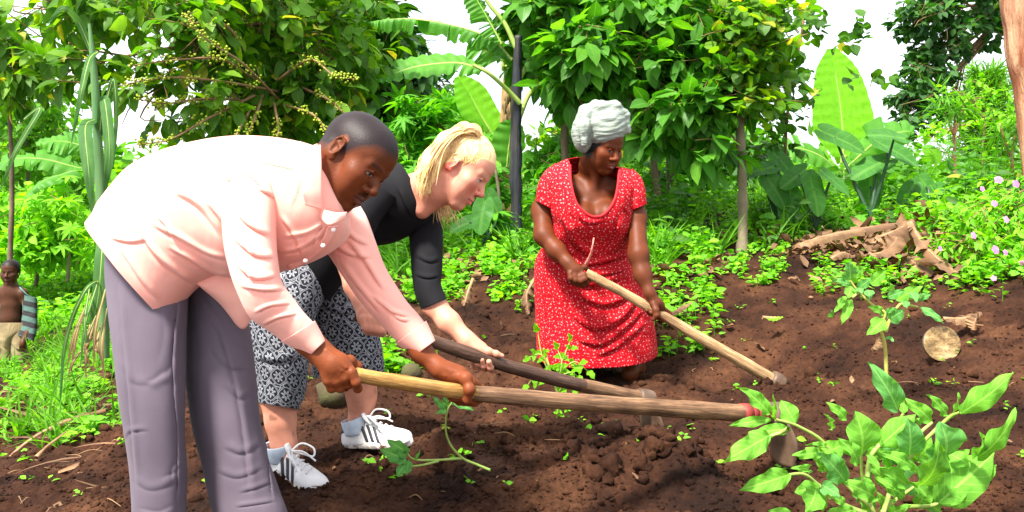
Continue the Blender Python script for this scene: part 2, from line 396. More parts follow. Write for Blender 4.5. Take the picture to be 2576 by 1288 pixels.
def gzf(x, y):
    """height with hoed furrows and clods"""
    x = np.atleast_1d(np.asarray(x, float)); y = np.atleast_1d(np.asarray(y, float)); z = gz(x, y)
    p = np.stack([x, y, np.zeros(len(x))], 1); near = np.clip(1 - (y - 5.5) / 3, 0.15, 1)
    n1 = noise3(p, 1.6, 2, seed=1); n2 = noise3(p, 5.5, 3, .55, seed=2); n3 = noise3(p, 22, 3, .6, seed=3)
    z += near * (0.035 * n1 + 0.030 * n2 + 0.026 * (1 - np.abs(n3)) * (0.6 + .4 * n2))
    n4 = noise3(p, 70, 2, .6, seed=4); z += np.where(y < 5.5, 0.0075 * n4 * (.7 + .4 * n1), 0)
    for c, r, h in _mound: z += h * np.exp(-((x - c[0]) ** 2 + (y - c[1]) ** 2) / r ** 2)
    return z
def on_ground(x, y, dz=0.0):
    return np.array((x, y, float(gzf([x], [y])[0]) + dz))
def ground_at(px, py, d0=2.3, d1=14, dz=0.0):
    """where the ray through a picture point meets the ground"""
    ds = np.geomspace(d0, d1, 260); q = np.array([P(px, py, d) for d in ds]); b = q[:, 2] < gz(q[:, 0], q[:, 1]); i = np.argmax(b) if b.any() else len(ds) - 1
    return on_ground(q[i, 0], q[i, 1], dz)
ys = np.concatenate([np.linspace(.2, 2.0, 14)[:-1], np.geomspace(2.0, 7.5, 430)[:-1], np.geomspace(7.5, 20, 60)[:-1], np.geomspace(20, 95, 14)])
us = np.linspace(-1, 1, 760); us = np.sign(us) * (0.72 * np.abs(us) + .28 * np.abs(us) ** 6)
X = us[None] * (ys[:, None] * 1.02 + 1.2) * np.where(ys[:, None] > 20, 1.3, 1); Y = np.repeat(ys[:, None], len(us), 1)
Z = gzf(X.ravel(), Y.ravel())
V = np.stack([X.ravel(), Y.ravel(), Z], 1)
m, t, b = new_mat('soil'); co = N(t, 'ShaderNodeTexCoord'); n1 = N(t, 'ShaderNodeTexNoise', Scale=3.0, Detail=8, Roughness=.65); n2 = N(t, 'ShaderNodeTexNoise', Scale=60, Detail=5, Roughness=.7)
t.links.new(co.outputs['Object'], n1.inputs['Vector']); t.links.new(co.outputs['Object'], n2.inputs['Vector'])
r1 = ramp(t, [(.36, (.017, .0066, .0036)), (.50, (.046, .0175, .0088)), (.66, (.098, .041, .0195))], n1.outputs['Fac'])
r2 = ramp(t, [(.3, (.62, .58, .55)), (.55, (1, 1, 1)), (.75, (1.45, 1.35, 1.25))], n2.outputs['Fac'])
c = mixc(t, 1, r1.outputs[0], r2.outputs[0], 'MULTIPLY'); t.links.new(c, b.inputs['Base Color']); b.inputs['Roughness'].default_value = .85; b.inputs['Specular IOR Level'].default_value = .12
n3 = N(t, 'ShaderNodeTexNoise', Scale=130, Detail=6, Roughness=.75); t.links.new(co.outputs['Object'], n3.inputs['Vector']); bump(t, b, n3.outputs['Fac'], .9, .012)
MSOIL = m
g = mesh_obj('ground', V, _gridq(len(ys), len(us), False), MSOIL); tag(g, kind='structure')
# loose clods: crumbs of soil nobody could count
def ico():
    import bmesh
    bm = bmesh.new(); bmesh.ops.create_icosphere(bm, subdivisions=2, radius=1); V = np.array([v.co[:] for v in bm.verts]); T = np.array([[v.index for v in f.verts] for f in bm.faces]); bm.free(); return V, T
ICO = ico()
cl = MB(); k = 9000; rs = np.random.RandomState(3)
d = rs.uniform(0, 1, k) ** 1.3 * 3.2 + 2.35; px = rs.uniform(-100, 2700, k); x = (px - 1288) * d / F; z = gzf(x, d); r = np.exp(rs.normal(-5.15, .55, k)) * (0.7 + .3 * rs.rand(k)); r = np.clip(r, .003, .026)
for tpl_i in range(6):
    v, T = ICO; v = v * (1 + .32 * noise3(v, 1.3, 3, seed=20 + tpl_i))[:, None] * np.array([1, .85, .7]); s = np.arange(k) % 6 == tpl_i
    A = rs.uniform(0, 6.28, s.sum()); c_, s_ = np.cos(A), np.sin(A); W = np.stack([v[None, :, 0] * c_[:, None] - v[None, :, 1] * s_[:, None], v[None, :, 0] * s_[:, None] + v[None, :, 1] * c_[:, None], np.repeat(v[None, :, 2], s.sum(), 0)], -1)
    W = W * r[s][:, None, None] + np.stack([x[s], d[s], z[s] + r[s] * .25], 1)[:, None]
    cl.add(W.reshape(-1, 3), T=(T[None] + (np.arange(s.sum()) * len(v))[:, None, None]).reshape(-1, 3))
k = 26000; d = rs.uniform(0, 1, k) ** 1.4 * 2.6 + 2.3; px = rs.uniform(-100, 2700, k); x = (px - 1288) * d / F; z = gzf(x, d); kp_ = noise3(np.stack([x, d, z], 1), 3.5, 2, seed=8) + rs.normal(0, .35, k) > -.1; x, d, z = x[kp_], d[kp_], z[kp_]; k = len(x); r = np.clip(np.exp(rs.normal(-5.75, .4, k)), .0016, .009)
import bmesh as _bm
_b = _bm.new(); _bm.ops.create_icosphere(_b, subdivisions=1, radius=1); v0 = np.array([q.co[:] for q in _b.verts]); T0 = np.array([[q.index for q in f.verts] for f in _b.faces]); _b.free()
for tpl_i in range(5):
    v = v0 * (1 + .5 * noise3(v0, 1.6, 2, seed=60 + tpl_i))[:, None] * np.array([1, .8, .75]); s = np.arange(k) % 5 == tpl_i; A = rs.uniform(0, 6.28, s.sum()); c_, s_ = np.cos(A), np.sin(A)
    W = np.stack([v[None, :, 0] * c_[:, None] - v[None, :, 1] * s_[:, None], v[None, :, 0] * s_[:, None] + v[None, :, 1] * c_[:, None], np.repeat(v[None, :, 2], s.sum(), 0)], -1) * r[s][:, None, None] + np.stack([x[s], d[s], z[s] + r[s] * .3], 1)[:, None]
    cl.add(W.reshape(-1, 3), T=(T0[None] + (np.arange(s.sum()) * len(v))[:, None, None]).reshape(-1, 3))
rk = np.random.RandomState(9); cs_ = [(P(1590, 1165, 2.85), .13, 46, .030), (P(1470, 1120, 3.0), .16, 30, .022), (P(1960, 1010, 3.75), .12, 26, .026), (P(2010, 1190, 2.7), .12, 20, .024), (P(1120, 1110, 3.05), .25, 30, .02), (P(1000, 1200, 2.8), .25, 24, .018)]
for c, sp_, n_, rr0 in cs_:
    for i in range(n_):
        x_, y_ = c[0] + rk.normal(0, sp_), c[1] + rk.normal(0, sp_ * .8); r_ = rr0 * rk.uniform(.35, 1.15); z_ = float(gzf([x_], [y_])[0]); v = ICO[0] * (1 + .75 * noise3(ICO[0] + rk.uniform(0, 9, 3), 1.9, 3, .7))[:, None] * rk.uniform(.7, 1.1, 3) * r_ + np.array((x_, y_, z_ + r_ * .35)); cl.add(v, T=ICO[1])
tag(cl.build('soil_clods', MSOIL, smooth=False), kind='stuff')
# ---------------------------------------------------------------- vegetation: materials
ML_DARK = leaf_mat('dark_leaf', (.012, .058, .003), (.030, .115, .005), (.085, .23, .008), trans=.45, rough=.38, yellow=.012)
ML_COF = leaf_mat('coffee_leaf', (.020, .085, .002), (.058, .18, .004), (.20, .36, .008), trans=.50, rough=.35, yellow=.03)
ML_AVO = leaf_mat('glossy_green_leaf', (.018, .098, .005), (.045, .19, .008), (.12, .33, .012), trans=.45, rough=.30, vein=.4)
ML_FAR = leaf_mat('small_green_leaf', (.035, .14, .005), (.080, .26, .008), (.15, .38, .012), trans=.45, rough=.5, vein=0)
ML_FARD = leaf_mat('small_dark_leaf', (.010, .050, .012), (.022, .095, .014), (.055, .17, .018), trans=.35, rough=.5, vein=0)
ML_LITE = leaf_mat('light_green_leaf', (.070, .26, .005), (.15, .42, .008), (.26, .54, .012), trans=.46, rough=.5, vein=.2)
ML_WEED = leaf_mat('weed_leaf', (.050, .23, .005), (.12, .38, .008), (.26, .54, .012), trans=.42, rough=.5, vein=.2, veins=5)
ML_CAS = leaf_mat('cassava_leaf', (.032, .17, .006), (.070, .29, .008), (.14, .42, .012), trans=.46, rough=.45, vein=.3)
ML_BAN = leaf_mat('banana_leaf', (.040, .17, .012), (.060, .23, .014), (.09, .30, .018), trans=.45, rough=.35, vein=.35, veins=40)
ML_BANL = leaf_mat('backlight_tinted_banana_leaf', (.10, .34, .006), (.12, .38, .008), (.15, .42, .010), trans=.58, rough=.4, vein=.22, veins=50)  # brighter copy of banana_leaf: the glow of backlight is put into its colour
ML_TARO = leaf_mat('taro_leaf', (.018, .11, .008), (.030, .16, .010), (.05, .22, .014), trans=.36, rough=.4, vein=.4, veins=6)
ML_EGG = leaf_mat('eggplant_leaf', (.085, .27, .025), (.135, .37, .038), (.24, .50, .07), trans=.30, rough=.6, vein=.45, veins=7, spec=.3)
ML_EGGD = leaf_mat('soft_green_leaf', (.060, .22, .045), (.095, .29, .065), (.16, .40, .09), trans=.3, rough=.6, vein=.5, veins=7, spec=.3)
ML_GRASS = leaf_mat('grass_blade', (.016, .075, .012), (.028, .115, .016), (.07, .20, .02), trans=.30, rough=.6, vein=.35, veins=1)
ML_DRY = leaf_mat('dry_leaf', (.060, .028, .012), (.13, .065, .028), (.28, .17, .085), trans=.08, rough=.8, vein=.1, mott=16, mlo=(.32, .28, .26), mhi=(1.5, 1.4, 1.25))
MBARK = noisy_mat('grey_brown_bark', (.17, .12, .075), (.085, .058, .036), scale=9, rough=.85, bumpS=.8, bscale=30, bdist=.01, stretch=(1, 1, .35))
MBARKP = noisy_mat('pale_slim_bark', (.24, .19, .12), (.13, .10, .06), scale=12, rough=.8, bumpS=.6, bscale=30, bdist=.006, stretch=(1, 1, .5))
MBARKR = noisy_mat('reddish_peeling_bark', (.26, .075, .032), (.60, .34, .20), scale=7, rough=.8, bumpS=1, bscale=12, bdist=.05, stretch=(2.2, 2.2, .22), detail=9, lo=.40, hi=.66)
MBANB = noisy_mat('black_banana_stem', (.012, .014, .022), (.055, .045, .035), scale=9, rough=.5, bumpS=.8, bscale=18, bdist=.012, stretch=(3, 3, .25), lo=.45, hi=.75)
MTWIG = noisy_mat('brown_twig', (.16, .09, .04), (.24, .14, .06), scale=12, rough=.8, bumpS=.2)
MSTEMG = noisy_mat('green_stem', (.22, .34, .05), (.32, .40, .10), scale=20, rough=.6, bumpS=.2)
MSTEMD = noisy_mat('dark_petiole', (.020, .05, .025), (.03, .08, .03), scale=20, rough=.45, bumpS=.2)
MBERRY = noisy_mat('green_coffee_berry', (.17, .27, .008), (.30, .34, .012), scale=20, rough=.4, bumpS=0)

T_SM = leaf_tpl(4, .30, (0.05, 1.0, .85, 0.03), .25, .2, stalk=.04)
T_LANCE = leaf_tpl(5, .21, (0.0, .8, 1.0, .7, 0.02), .3, .35, .01)
T_OVAL = leaf_tpl(5, .27, (0.0, .85, 1.0, .72, 0.02), .22, .28, .012)
T_WIDE = leaf_tpl(5, .38, (0.1, .95, 1.0, .7, 0.03), .15, .2, .02)
T_PALM = palmate_tpl()
T_NEED = leaf_tpl(3, .05, (.6, 1, .1), 0, .1, stalk=0)

def crown(blobs, tpl, size, m, twig, root, lmat, bmat, rs, droop=.25, hub=None, spread=.9, name='crown', wind=None, ltw=True, shell=.5):
    """blobs: (px,py,d,rx,ry,rd,n) -> leaf clusters on twigs in ellipsoids; limbs reach every blob"""
    L = MB(); B = MB()
    for (px, py, d, rx, ry, rd, n) in blobs:
        c = P(px, py, d); r = np.array((S(rx, d), rd, S(ry, d))); u = rs.normal(0, 1, (n, 3)); u /= np.linalg.norm(u, axis=1)[:, None]; u *= (rs.uniform(shell ** 3, 1, n) ** (1 / 3))[:, None]
        q = c + u * r * (1 + .25 * noise3(u * r + c, 3 / max(r.max(), .2), 2, seed=3))[:, None]; out = u * np.array([1, 1, .7]) + rs.normal(0, .55, (n, 3)) + [0, 0, -.05]; out /= np.linalg.norm(out, axis=1)[:, None]
        for j in range(m):
            t_ = (j + .6) / m; a = j * 2.4 + rs.uniform(0, 6.28, n); perp = np.cross(out, rs.normal(0, 1, (n, 3))); perp /= np.linalg.norm(perp, axis=1)[:, None]; p2 = np.cross(out, perp)
            side = perp * np.cos(a)[:, None] + p2 * np.sin(a)[:, None]; dr = out * (.35 + .5 * t_) + side * spread * (1 - .35 * t_) + np.array([0, 0, -droop]) + rs.normal(0, .12, (n, 3))
            place_leaves(L, tpl, q + out * (twig * (t_ - .7)), dr, size * rs.uniform(.65, 1.2, n), rs=rs, upj=.35)
        if ltw:
            for i in range(0, n, 2):
                B.add(*tube([q[i] - out[i] * twig * .9 - u[i] * r * .25 + rs.normal(0, .02, 3), q[i] - out[i] * twig * .35, q[i] + out[i] * twig * .3], [.0035 + .004 * size, .003, .0015], 4, 5, cap=False)[:2])
        if hub is not None:
            h = np.array(min(hub, key=lambda z: np.linalg.norm(np.array(z) - c))); mid = lerp(h, c, .5) + rs.normal(0, .06, 3) * np.linalg.norm(c - h); R0 = .010 + .012 * np.linalg.norm(c - h)
            B.add(*tube([h, mid, c], [R0, R0 * .65, R0 * .3], 6, 10, bumpy=.1)[:2])
            for k in range(5):
                e = c + rs.normal(0, .45, 3) * r; B.add(*tube([lerp(mid, c, rs.uniform(0, 1)), lerp(c, e, .5) + rs.normal(0, .04, 3), e], [R0 * .35, R0 * .25, R0 * .12], 5, 7)[:2])
    o = L.build(name, lmat, root); 
    if B.n and hub is not None: B.build('branch', bmat, root)
    return o
def plant_root(name, px, py, d, label, cat, group=None, z=None):
    p = P(px, py, d); p[2] = float(gzf([p[0]], [p[1]])[0]) if z is None else z
    r = empty(name, tuple(p)); tag(r, label, cat, group); bpy.context.view_layer.update(); return r
def trunk(root, pts, r, mat=None, bump_=.12, name='trunk', seg=14, n=40, seed=1):
    """pts rows (px,py,d)"""
    p = [P(*q) for q in pts]; V, Q, T, U = tube(p, r, seg, n, bumpy=bump_, seed=seed); return mesh_obj(name, V, [Q, np.array(T)], mat or MBARK, root, uv=U)

def blade(spine, w, nrm, mat, name, root, n=60, strips=None, droop=.25, rs=None, rib=.008, cols=4, wavy=.01, ribmat=None, torn=.0):
    """big leaf blade: spine world points, w half widths (m), nrm upper normal; strips cuts it into tatters"""
    rs = rs or RS; c = catmull(np.column_stack([spine, w]), n); sp, w = c[:, :3], np.maximum(c[:, 3], .002); T = np.gradient(sp, axis=0); T /= np.linalg.norm(T, axis=1)[:, None]
    nrm = np.asarray(nrm, float); nn = nrm - T * (T @ nrm)[:, None]; nn /= np.linalg.norm(nn, axis=1)[:, None]; sd_ = np.cross(T, nn); mb = MB(); L = np.linspace(0, 1, n)
    for sgn in (-1, 1):
        k = strips or 1; edges = sorted(set([0, n - 1] + list(rs.randint(2, n - 2, k - 1)))) if k > 1 else [0, n - 1]
        for a, b in zip(edges[:-1], edges[1:]):
            idx = np.arange(a, b + 1); extra = rs.normal(0, .22) if k > 1 else 0; sh = rs.uniform(1 - torn, 1); lean = rs.normal(0, .12) if k > 1 else 0; V = []; U = []
            for i in idx:
                for j in range(cols + 1):
                    t_ = j / cols; off = w[i] * t_ * sh; V.append(sp[i] + sd_[i] * sgn * off * math.cos(droop + extra) + T[i] * off * (.18 + lean) * (1 if k > 1 else .15) + nn[i] * (.15 * off - off * t_ * math.sin(droop + extra) + min(wavy, .12 * w.max()) * math.sin(i * .9 + sgn) * t_)); U.append((.5 + .5 * sgn * t_, L[i]))
            q = _gridq(len(idx), cols + 1, False); mb.add(np.array(V), q if sgn < 0 else q[:, ::-1], U=np.array(U))
    o = mb.build(name, mat, root); rb = tube(sp - nn * rib * .4, np.interp(L, [0, 1], [rib, rib * .25]), 7, n, cap=False); mesh_obj('midrib', rb[0], rb[1], ribmat or MSTEMG, o); return o

# ---------------------------------------------------------------- trees, left to right
rs = np.random.RandomState(21)
# far woodland that closes the view low down on the left and centre
def mass(name, blobs, tpl, size, lmat, seed, m=5, twig=.35):
    rs = np.random.RandomState(seed); L = MB()
    for (px, py, d, rx, ry, rd, n) in blobs:
        c = P(px, py, d); r = np.array((S(rx, d), rd, S(ry, d))); u = rs.normal(0, 1, (n, 3)); u /= np.linalg.norm(u, axis=1)[:, None]; u *= (rs.uniform(.3, 1, n) ** .4)[:, None]; q = c + u * r
        for j in range(m): place_leaves(L, tpl, q + rs.normal(0, twig, (n, 3)), u + rs.normal(0, .6, (n, 3)) + [0, -.2, -.2], size * rs.uniform(.6, 1.3, n), rs=rs)
    o = L.build(name, lmat); tag(o, kind='stuff'); return o
mass('far_woodland', [(60, 470, 16, 260, 110, 1.5, 300), (380, 540, 17, 260, 60, 1.5, 200), (700, 500, 18, 250, 110, 1.5, 260), (1000, 470, 18, 250, 120, 1.5, 300), (1300, 500, 18, 220, 90, 1.5, 260), (1600, 500, 18, 220, 60, 1.5, 220), (1850, 490, 17, 220, 60, 1.5, 220), (2100, 500, 15, 200, 25, 1.2, 120), (2450, 490, 14, 200, 12, 1.0, 60), (40, 360, 20, 120, 60, 2, 70), (1050, 380, 20, 130, 70, 2, 80)], T_SM, .34, ML_FAR, 5)

t0 = plant_root('coffee_tree', 690, 640, 6.2, 'coffee tree at upper left with strings of green berries', 'tree')
hubC = [P(700, 260, 6.0), P(560, 120, 5.8), P(640, 60, 5.8)]
trunk(t0, [(690, 660, 6.2), (700, 420, 6.15), (705, 260, 6.0), (690, 150, 5.9), (640, 40, 5.8)], [.05, .045, .04, .03, .02], MBARKP, seed=3); trunk(t0, [(705, 300, 6.05), (640, 240, 5.8), (560, 180, 5.5), (480, 150, 5.2)], [.03, .024, .018, .010], MBARKP, name='limb', seed=4)
crown([(600, -150, 5.7, 420, 110, .7, 90), (130, 30, 5.3, 150, 60, .45, 24), (330, 10, 5.3, 160, 60, .5, 26), (480, 100, 5.2, 130, 110, .5, 20), (620, 60, 5.6, 170, 110, .5, 70), (580, 260, 5.4, 90, 90, .45, 22), (380, 230, 5.2, 90, 110, .3, 9), (760, 250, 5.9, 150, 80, .4, 50), (190, 170, 5.2, 110, 60, .3, 16), (820, 120, 6.0, 160, 130, .5, 80), (660, 310, 5.9, 150, 50, .4, 24), (470, 330, 5.8, 60, 50, .3, 6)], T_OVAL, .135, 8, .26, t0, ML_COF, MTWIG, rs, .35, hubC)
# berry-laden branches
bb = [[(700, 230, 5.6), (560, 205, 5.0), (420, 195, 4.8), (300, 215, 4.8)], [(700, 250, 5.6), (610, 160, 5.0), (520, 100, 4.8), (470, 40, 4.8)], [(650, 240, 5.6), (600, 330, 5.0), (560, 420, 4.9), (545, 470, 4.9)], [(640, 200, 5.5), (560, 150, 5.0), (450, 150, 4.8), (330, 165, 4.7)], [(640, 240, 5.4), (520, 300, 5.0), (430, 350, 4.9), (340, 365, 4.8)], [(700, 200, 5.5), (780, 150, 5.3), (840, 190, 5.2), (900, 200, 5.2)], [(700, 260, 5.6), (790, 290, 5.3), (830, 350, 5.2), (850, 380, 5.2)], [(600, 250, 5.4), (500, 250, 5.0), (420, 260, 4.9), (350, 250, 4.8)], [(660, 240, 5.5), (640, 300, 5.1), (600, 380, 5.0), (570, 400, 5.0)], [(620, 140, 5.4), (560, 60, 5.1), (430, 60, 5.0), (360, 20, 5.0)], [(760, 220, 5.6), (840, 260, 5.4), (900, 330, 5.3), (930, 350, 5.3)], [(690, 260, 5.5), (700, 330, 5.2), (680, 380, 5.1), (660, 430, 5.0)]]
TB = MB(); rb = np.random.RandomState(5); BP = []
for br in bb:
    c = catmull([P(*q) for q in br], 30); TB.add(*tube(c, np.linspace(.009, .003, 30), 6)[:2])
    for i in range(5, 30, 1):
        if rb.rand() < .5:
            for k in range(rb.randint(4, 10)): BP.append(c[i] + rb.normal(0, .015, 3) + [0, 0, .004])
TB.build('berry_branch', MTWIG, t0)
import bmesh
bmI = bmesh.new(); bmesh.ops.create_icosphere(bmI, subdivisions=1, radius=1); Iv = np.array([v.co[:] for v in bmI.verts]); It = np.array([[v.index for v in f.verts] for f in bmI.faces]); bmI.free()
def balls(pos, r, rs, name, mat, root):
    pos = np.array(pos); n = len(pos); W_ = Iv[None] * (r * rs.uniform(.8, 1.2, n))[:, None, None] + pos[:, None]; return tag(mesh_obj(name, W_.reshape(-1, 3), (It[None] + (np.arange(n) * len(Iv))[:, None, None]).reshape(-1, 3), mat, root), kind='stuff')
balls(BP, .0075, rb, 'berries', MBERRY, t0)

t1 = plant_root('broadleaf_tree', 860, 600, 8.5, 'dense dark green leafy tree behind the coffee tree', 'tree', z=.2)
trunk(t1, [(860, 640, 8.5), (865, 400, 8.5), (850, 200, 8.4), (840, 60, 8.4)], [.11, .10, .08, .05])
crown([(700, -170, 8.2, 330, 130, .9, 80), (700, 60, 8.2, 230, 130, .9, 120), (900, 60, 8.2, 130, 150, .8, 100), (820, 230, 8.2, 170, 110, .8, 110), (600, 130, 8.6, 120, 100, .8, 34), (950, 260, 8.4, 80, 80, .6, 60), (660, 290, 8.6, 90, 60, .7, 24), (330, 20, 8.6, 200, 50, .7, 24)], T_OVAL, .19, 8, .35, t1, ML_DARK, MTWIG, rs, .4, [P(850, 200, 8.4), P(840, 60, 8.4)])
t2 = plant_root('tall_tree', 1010, 600, 13, 'tall dark small-leaved tree standing left of the banana plants', 'tree', z=.3)
trunk(t2, [(960, 640, 13), (960, 300, 13), (950, 80, 13)], [.18, .15, .1])
crown([(900, 40, 12.5, 130, 90, 1.3, 170), (960, 130, 12.5, 110, 90, 1.2, 180), (1030, 210, 12.8, 90, 70, 1.0, 120), (930, 230, 12.6, 120, 70, 1.0, 130), (1010, 150, 12.8, 50, 40, .6, 34)], T_OVAL, .20, 9, .42, t2, ML_FARD, MTWIG, rs, .2, [P(950, 80, 13), P(960, 250, 13)])
# cassava shrubs
for i, (px, py, d, top, bl) in enumerate([(1090, 590, 7.8, 270, [(1080, 290, 7.8, 90, 60, .4, 30), (1150, 360, 7.6, 90, 60, .4, 26), (1020, 360, 7.8, 90, 70, .4, 24), (1060, 450, 7.6, 120, 70, .4, 30), (1180, 460, 7.4, 80, 70, .4, 20)]), (1430, 600, 7.2, 330, [(1400, 420, 7.3, 80, 60, .3, 18), (1370, 500, 7.2, 60, 70, .3, 14), (1440, 350, 7.3, 70, 60, .3, 12)]), (1250, 600, 6.6, 420, [(1250, 470, 7.0, 40, 50, .2, 8), (1215, 540, 6.6, 45, 45, .25, 9)]), (170, 690, 9.0, 480, [(170, 520, 9.0, 100, 60, .4, 22), (100, 570, 9.0, 80, 50, .4, 18), (220, 590, 8.8, 60, 50, .3, 14)]), (1660, 600, 8.8, 420, [(1640, 430, 9, 80, 60, .4, 18), (1740, 400, 9, 80, 60, .4, 18)])]):
    lab = ['cassava shrub with palmate leaves left of the bright banana leaf', 'cassava shrub with hand-shaped leaves between black banana stem and slim trunk', 'low cassava plant beside the foot of the black banana stem', 'small cassava shrub at far left above the child', 'cassava shrub with palmate leaves behind the pair of grey trunks'][i]
    r_ = plant_root('cassava_shrub', px, py, d, lab, 'shrub', 'cassava shrubs among the trees'); trunk(r_, [(px, py + 20, d), (px + 6, (py + top) / 2, d), (px - 4, top, d)], [.018, .014, .010], MBARKP, name='stem', seg=8)
    crown(bl, T_PALM, .17, 3, .25, r_, ML_CAS if i != 3 else ML_LITE, MTWIG, rs, .25, [P(px, top + 30, d), P(px, (py + top) / 2, d)], name='foliage')
# light shrubs at the left
for i, (px, py, d, bl) in enumerate([(60, 620, 11, [(60, 250, 11, 130, 80, .7, 90), (30, 400, 11, 110, 80, .7, 80), (150, 360, 11.5, 80, 70, .6, 50)]), (90, 700, 9.5, [(50, 540, 9.5, 120, 70, .6, 110), (170, 590, 9.5, 110, 60, .6, 90), (60, 630, 9.0, 100, 50, .5, 70)]), (20, 760, 7.5, [(30, 190, 7.5, 90, 90, .4, 40), (20, 100, 7.5, 60, 60, .4, 24)])]):
    r_ = plant_root('leafy_shrub', px, py, d, ['tall light green shrub at the far left edge', 'low bright green bush behind the small child', 'drooping yellow-green shrub at the top left corner'][i], 'shrub', 'shrubs at the left')
    trunk(r_, [(px, py + 20, d), (px + 10, (py + bl[0][1]) / 2, d), (px, bl[0][1], d)], [.024, .02, .012], MBARK, name='stem', seg=8)
    crown(bl, T_SM if i < 2 else T_LANCE, .12 if i < 2 else .16, 9, .30, r_, [ML_FAR, ML_LITE, ML_COF][i], MTWIG, rs, .3, [P(px, bl[0][1], d)], name='foliage')
# avocado tree behind the woman in red
t3 = plant_root('avocado_tree', 1425, 610, 6.9, 'avocado tree with large glossy leaves above the woman in red', 'tree')
trunk(t3, [(1425, 640, 6.9), (1424, 480, 6.9), (1420, 330, 6.8), (1424, 290, 6.8)], [.035, .032, .030, .028], MBARK, seed=5)
trunk(t3, [(1420, 320, 6.8), (1380, 250, 6.8), (1345, 180, 6.8), (1320, 60, 6.8)], [.022, .018, .014, .008], MBARK, name='limb', seg=8); trunk(t3, [(1424, 310, 6.8), (1445, 200, 6.7), (1440, 60, 6.6)], [.026, .02, .012], MBARK, name='limb', seg=8)
hubA = [P(1424, 290, 6.8), P(1445, 180, 6.7), P(1560, 150, 6.7), P(1700, 150, 6.6)]; trunk(t3, [(1430, 290, 6.8), (1500, 220, 6.7), (1600, 150, 6.6), (1720, 120, 6.5)], [.024, .02, .016, .01], MBARK, name='limb', seg=8)
crown([(1600, -140, 6.7, 380, 110, .7, 90), (1400, 30, 6.8, 130, 70, .5, 62), (1480, 130, 6.3, 110, 60, .4, 52), (1440, 230, 6.6, 90, 40, .3, 22), (1600, 40, 6.6, 140, 80, .5, 60), (1620, 180, 6.4, 110, 80, .45, 50), (1740, 90, 6.5, 120, 110, .5, 52), (1560, 260, 6.6, 60, 60, .35, 26), (1690, 270, 6.2, 110, 60, .35, 46), (1780, 250, 6.2, 90, 80, .4, 38), (1640, 330, 6.4, 60, 40, .3, 10), (1780, 380, 6.1, 60, 30, .25, 10), (1330, 110, 7.2, 60, 90, .4, 30), (1850, 40, 6.6, 90, 70, .4, 36)], T_OVAL, .185, 8, .24, t3, ML_AVO, MTWIG, rs, .30, hubA)
crown([(1680, 180, 6.9, 140, 110, .5, 34), (1450, 70, 7.4, 120, 100, .4, 34)], T_OVAL, .17, 7, .3, t3, ML_DARK, MTWIG, rs, .3, hubA)
t4 = plant_root('slim_tree', 1868, 620, 6.1, 'slim upright brown trunk with twiggy small-leaved crown right of the woman', 'tree')
trunk(t4, [(1868, 650, 6.1), (1868, 480, 6.1), (1862, 300, 6.1), (1858, 120, 6.1), (1850, -20, 6.1)], [.040, .033, .028, .022, .016], MBARKP, .2, seed=7)
crown([(1860, 60, 6.1, 110, 70, .4, 60), (1900, 150, 6.1, 100, 60, .4, 54), (1840, 200, 6.1, 90, 60, .3, 34), (1950, 50, 6.2, 60, 50, .3, 18), (1900, 260, 6.0, 80, 40, .3, 16), (1950, 200, 6.3, 50, 60, .3, 12)], T_WIDE, .10, 7, .28, t4, ML_COF, MTWIG, rs, .2, [P(1858, 160, 6.1), P(1856, 60, 6.1), P(1862, 260, 6.1)])
for k, (a, b_) in enumerate([((1868, 330), (1880, 250)), ((1860, 260), (1790, 190)), ((1862, 220), (1930, 130)), ((1858, 180), (1800, 120)), ((1866, 380), (1800, 300)), ((1866, 300), (1940, 240))]): trunk(t4, [(a[0], a[1], 6.1), ((a[0] + b_[0]) / 2, (a[1] + b_[1]) / 2 - 10, 6.05), (b_[0], b_[1], 6.0)], [.008, .006, .003], MTWIG, name='twig', seg=6, n=10)
t5 = plant_root('grey_trunk_tree', 1690, 560, 8.2, 'tree with a pair of straight grey trunks behind the woman in red', 'tree', z=.6)
trunk(t5, [(1694, 590, 8.2), (1690, 470, 8.2), (1688, 370, 8.2), (1700, 280, 8.2)], [.055, .048, .044, .03], MBARK, seed=8); trunk(t5, [(1664, 600, 8.1), (1656, 500, 8.1), (1646, 420, 8.1), (1640, 350, 8.2)], [.042, .036, .032, .02], MBARK, seed=9)
crown([(1700, 290, 8.3, 130, 60, .5, 50), (1790, 320, 8.3, 80, 40, .4, 20), (1620, 280, 8.4, 90, 50, .4, 30)], T_OVAL, .18, 8, .3, t5, ML_AVO, MTWIG, rs, .3, [P(1700, 300, 8.2), P(1644, 370, 8.2)])
for i, (px, py, d, bl) in enumerate([(1540, 560, 12.5, [(1500, 350, 12.5, 150, 90, 1.0, 120), (1600, 440, 12.3, 130, 60, .8, 90), (1420, 440, 12.6, 120, 70, .9, 80)]), (1880, 540, 12, [(1830, 360, 12, 110, 70, .9, 70), (1900, 440, 12, 110, 55, .8, 70)]), (1180, 560, 11.5, [(1150, 400, 11.5, 120, 80, .8, 90), (1060, 470, 11.5, 110, 60, .8, 60)])]):
    r_ = plant_root('broadleaf_tree', px, py, d, ['mid-green tree filling the gap far behind the woman in red', 'mid-green tree far behind the slim brown trunk', 'mid-green tree far behind the bright upright banana leaf'][i], 'tree', 'broadleaf trees farther back', z=.7); trunk(r_, [(px, py + 20, d), (px + 8, 450, d), (px, 360, d)], [.09, .07, .04]); crown(bl, T_OVAL, .17, 8, .35, r_, ML_COF if i != 1 else ML_AVO, MTWIG, rs, .3, [P(px, 380, d)])
t6 = plant_root('dark_bush', 1800, 560, 10.5, 'very dark low bush right of the grey trunks', 'bush', z=.7)
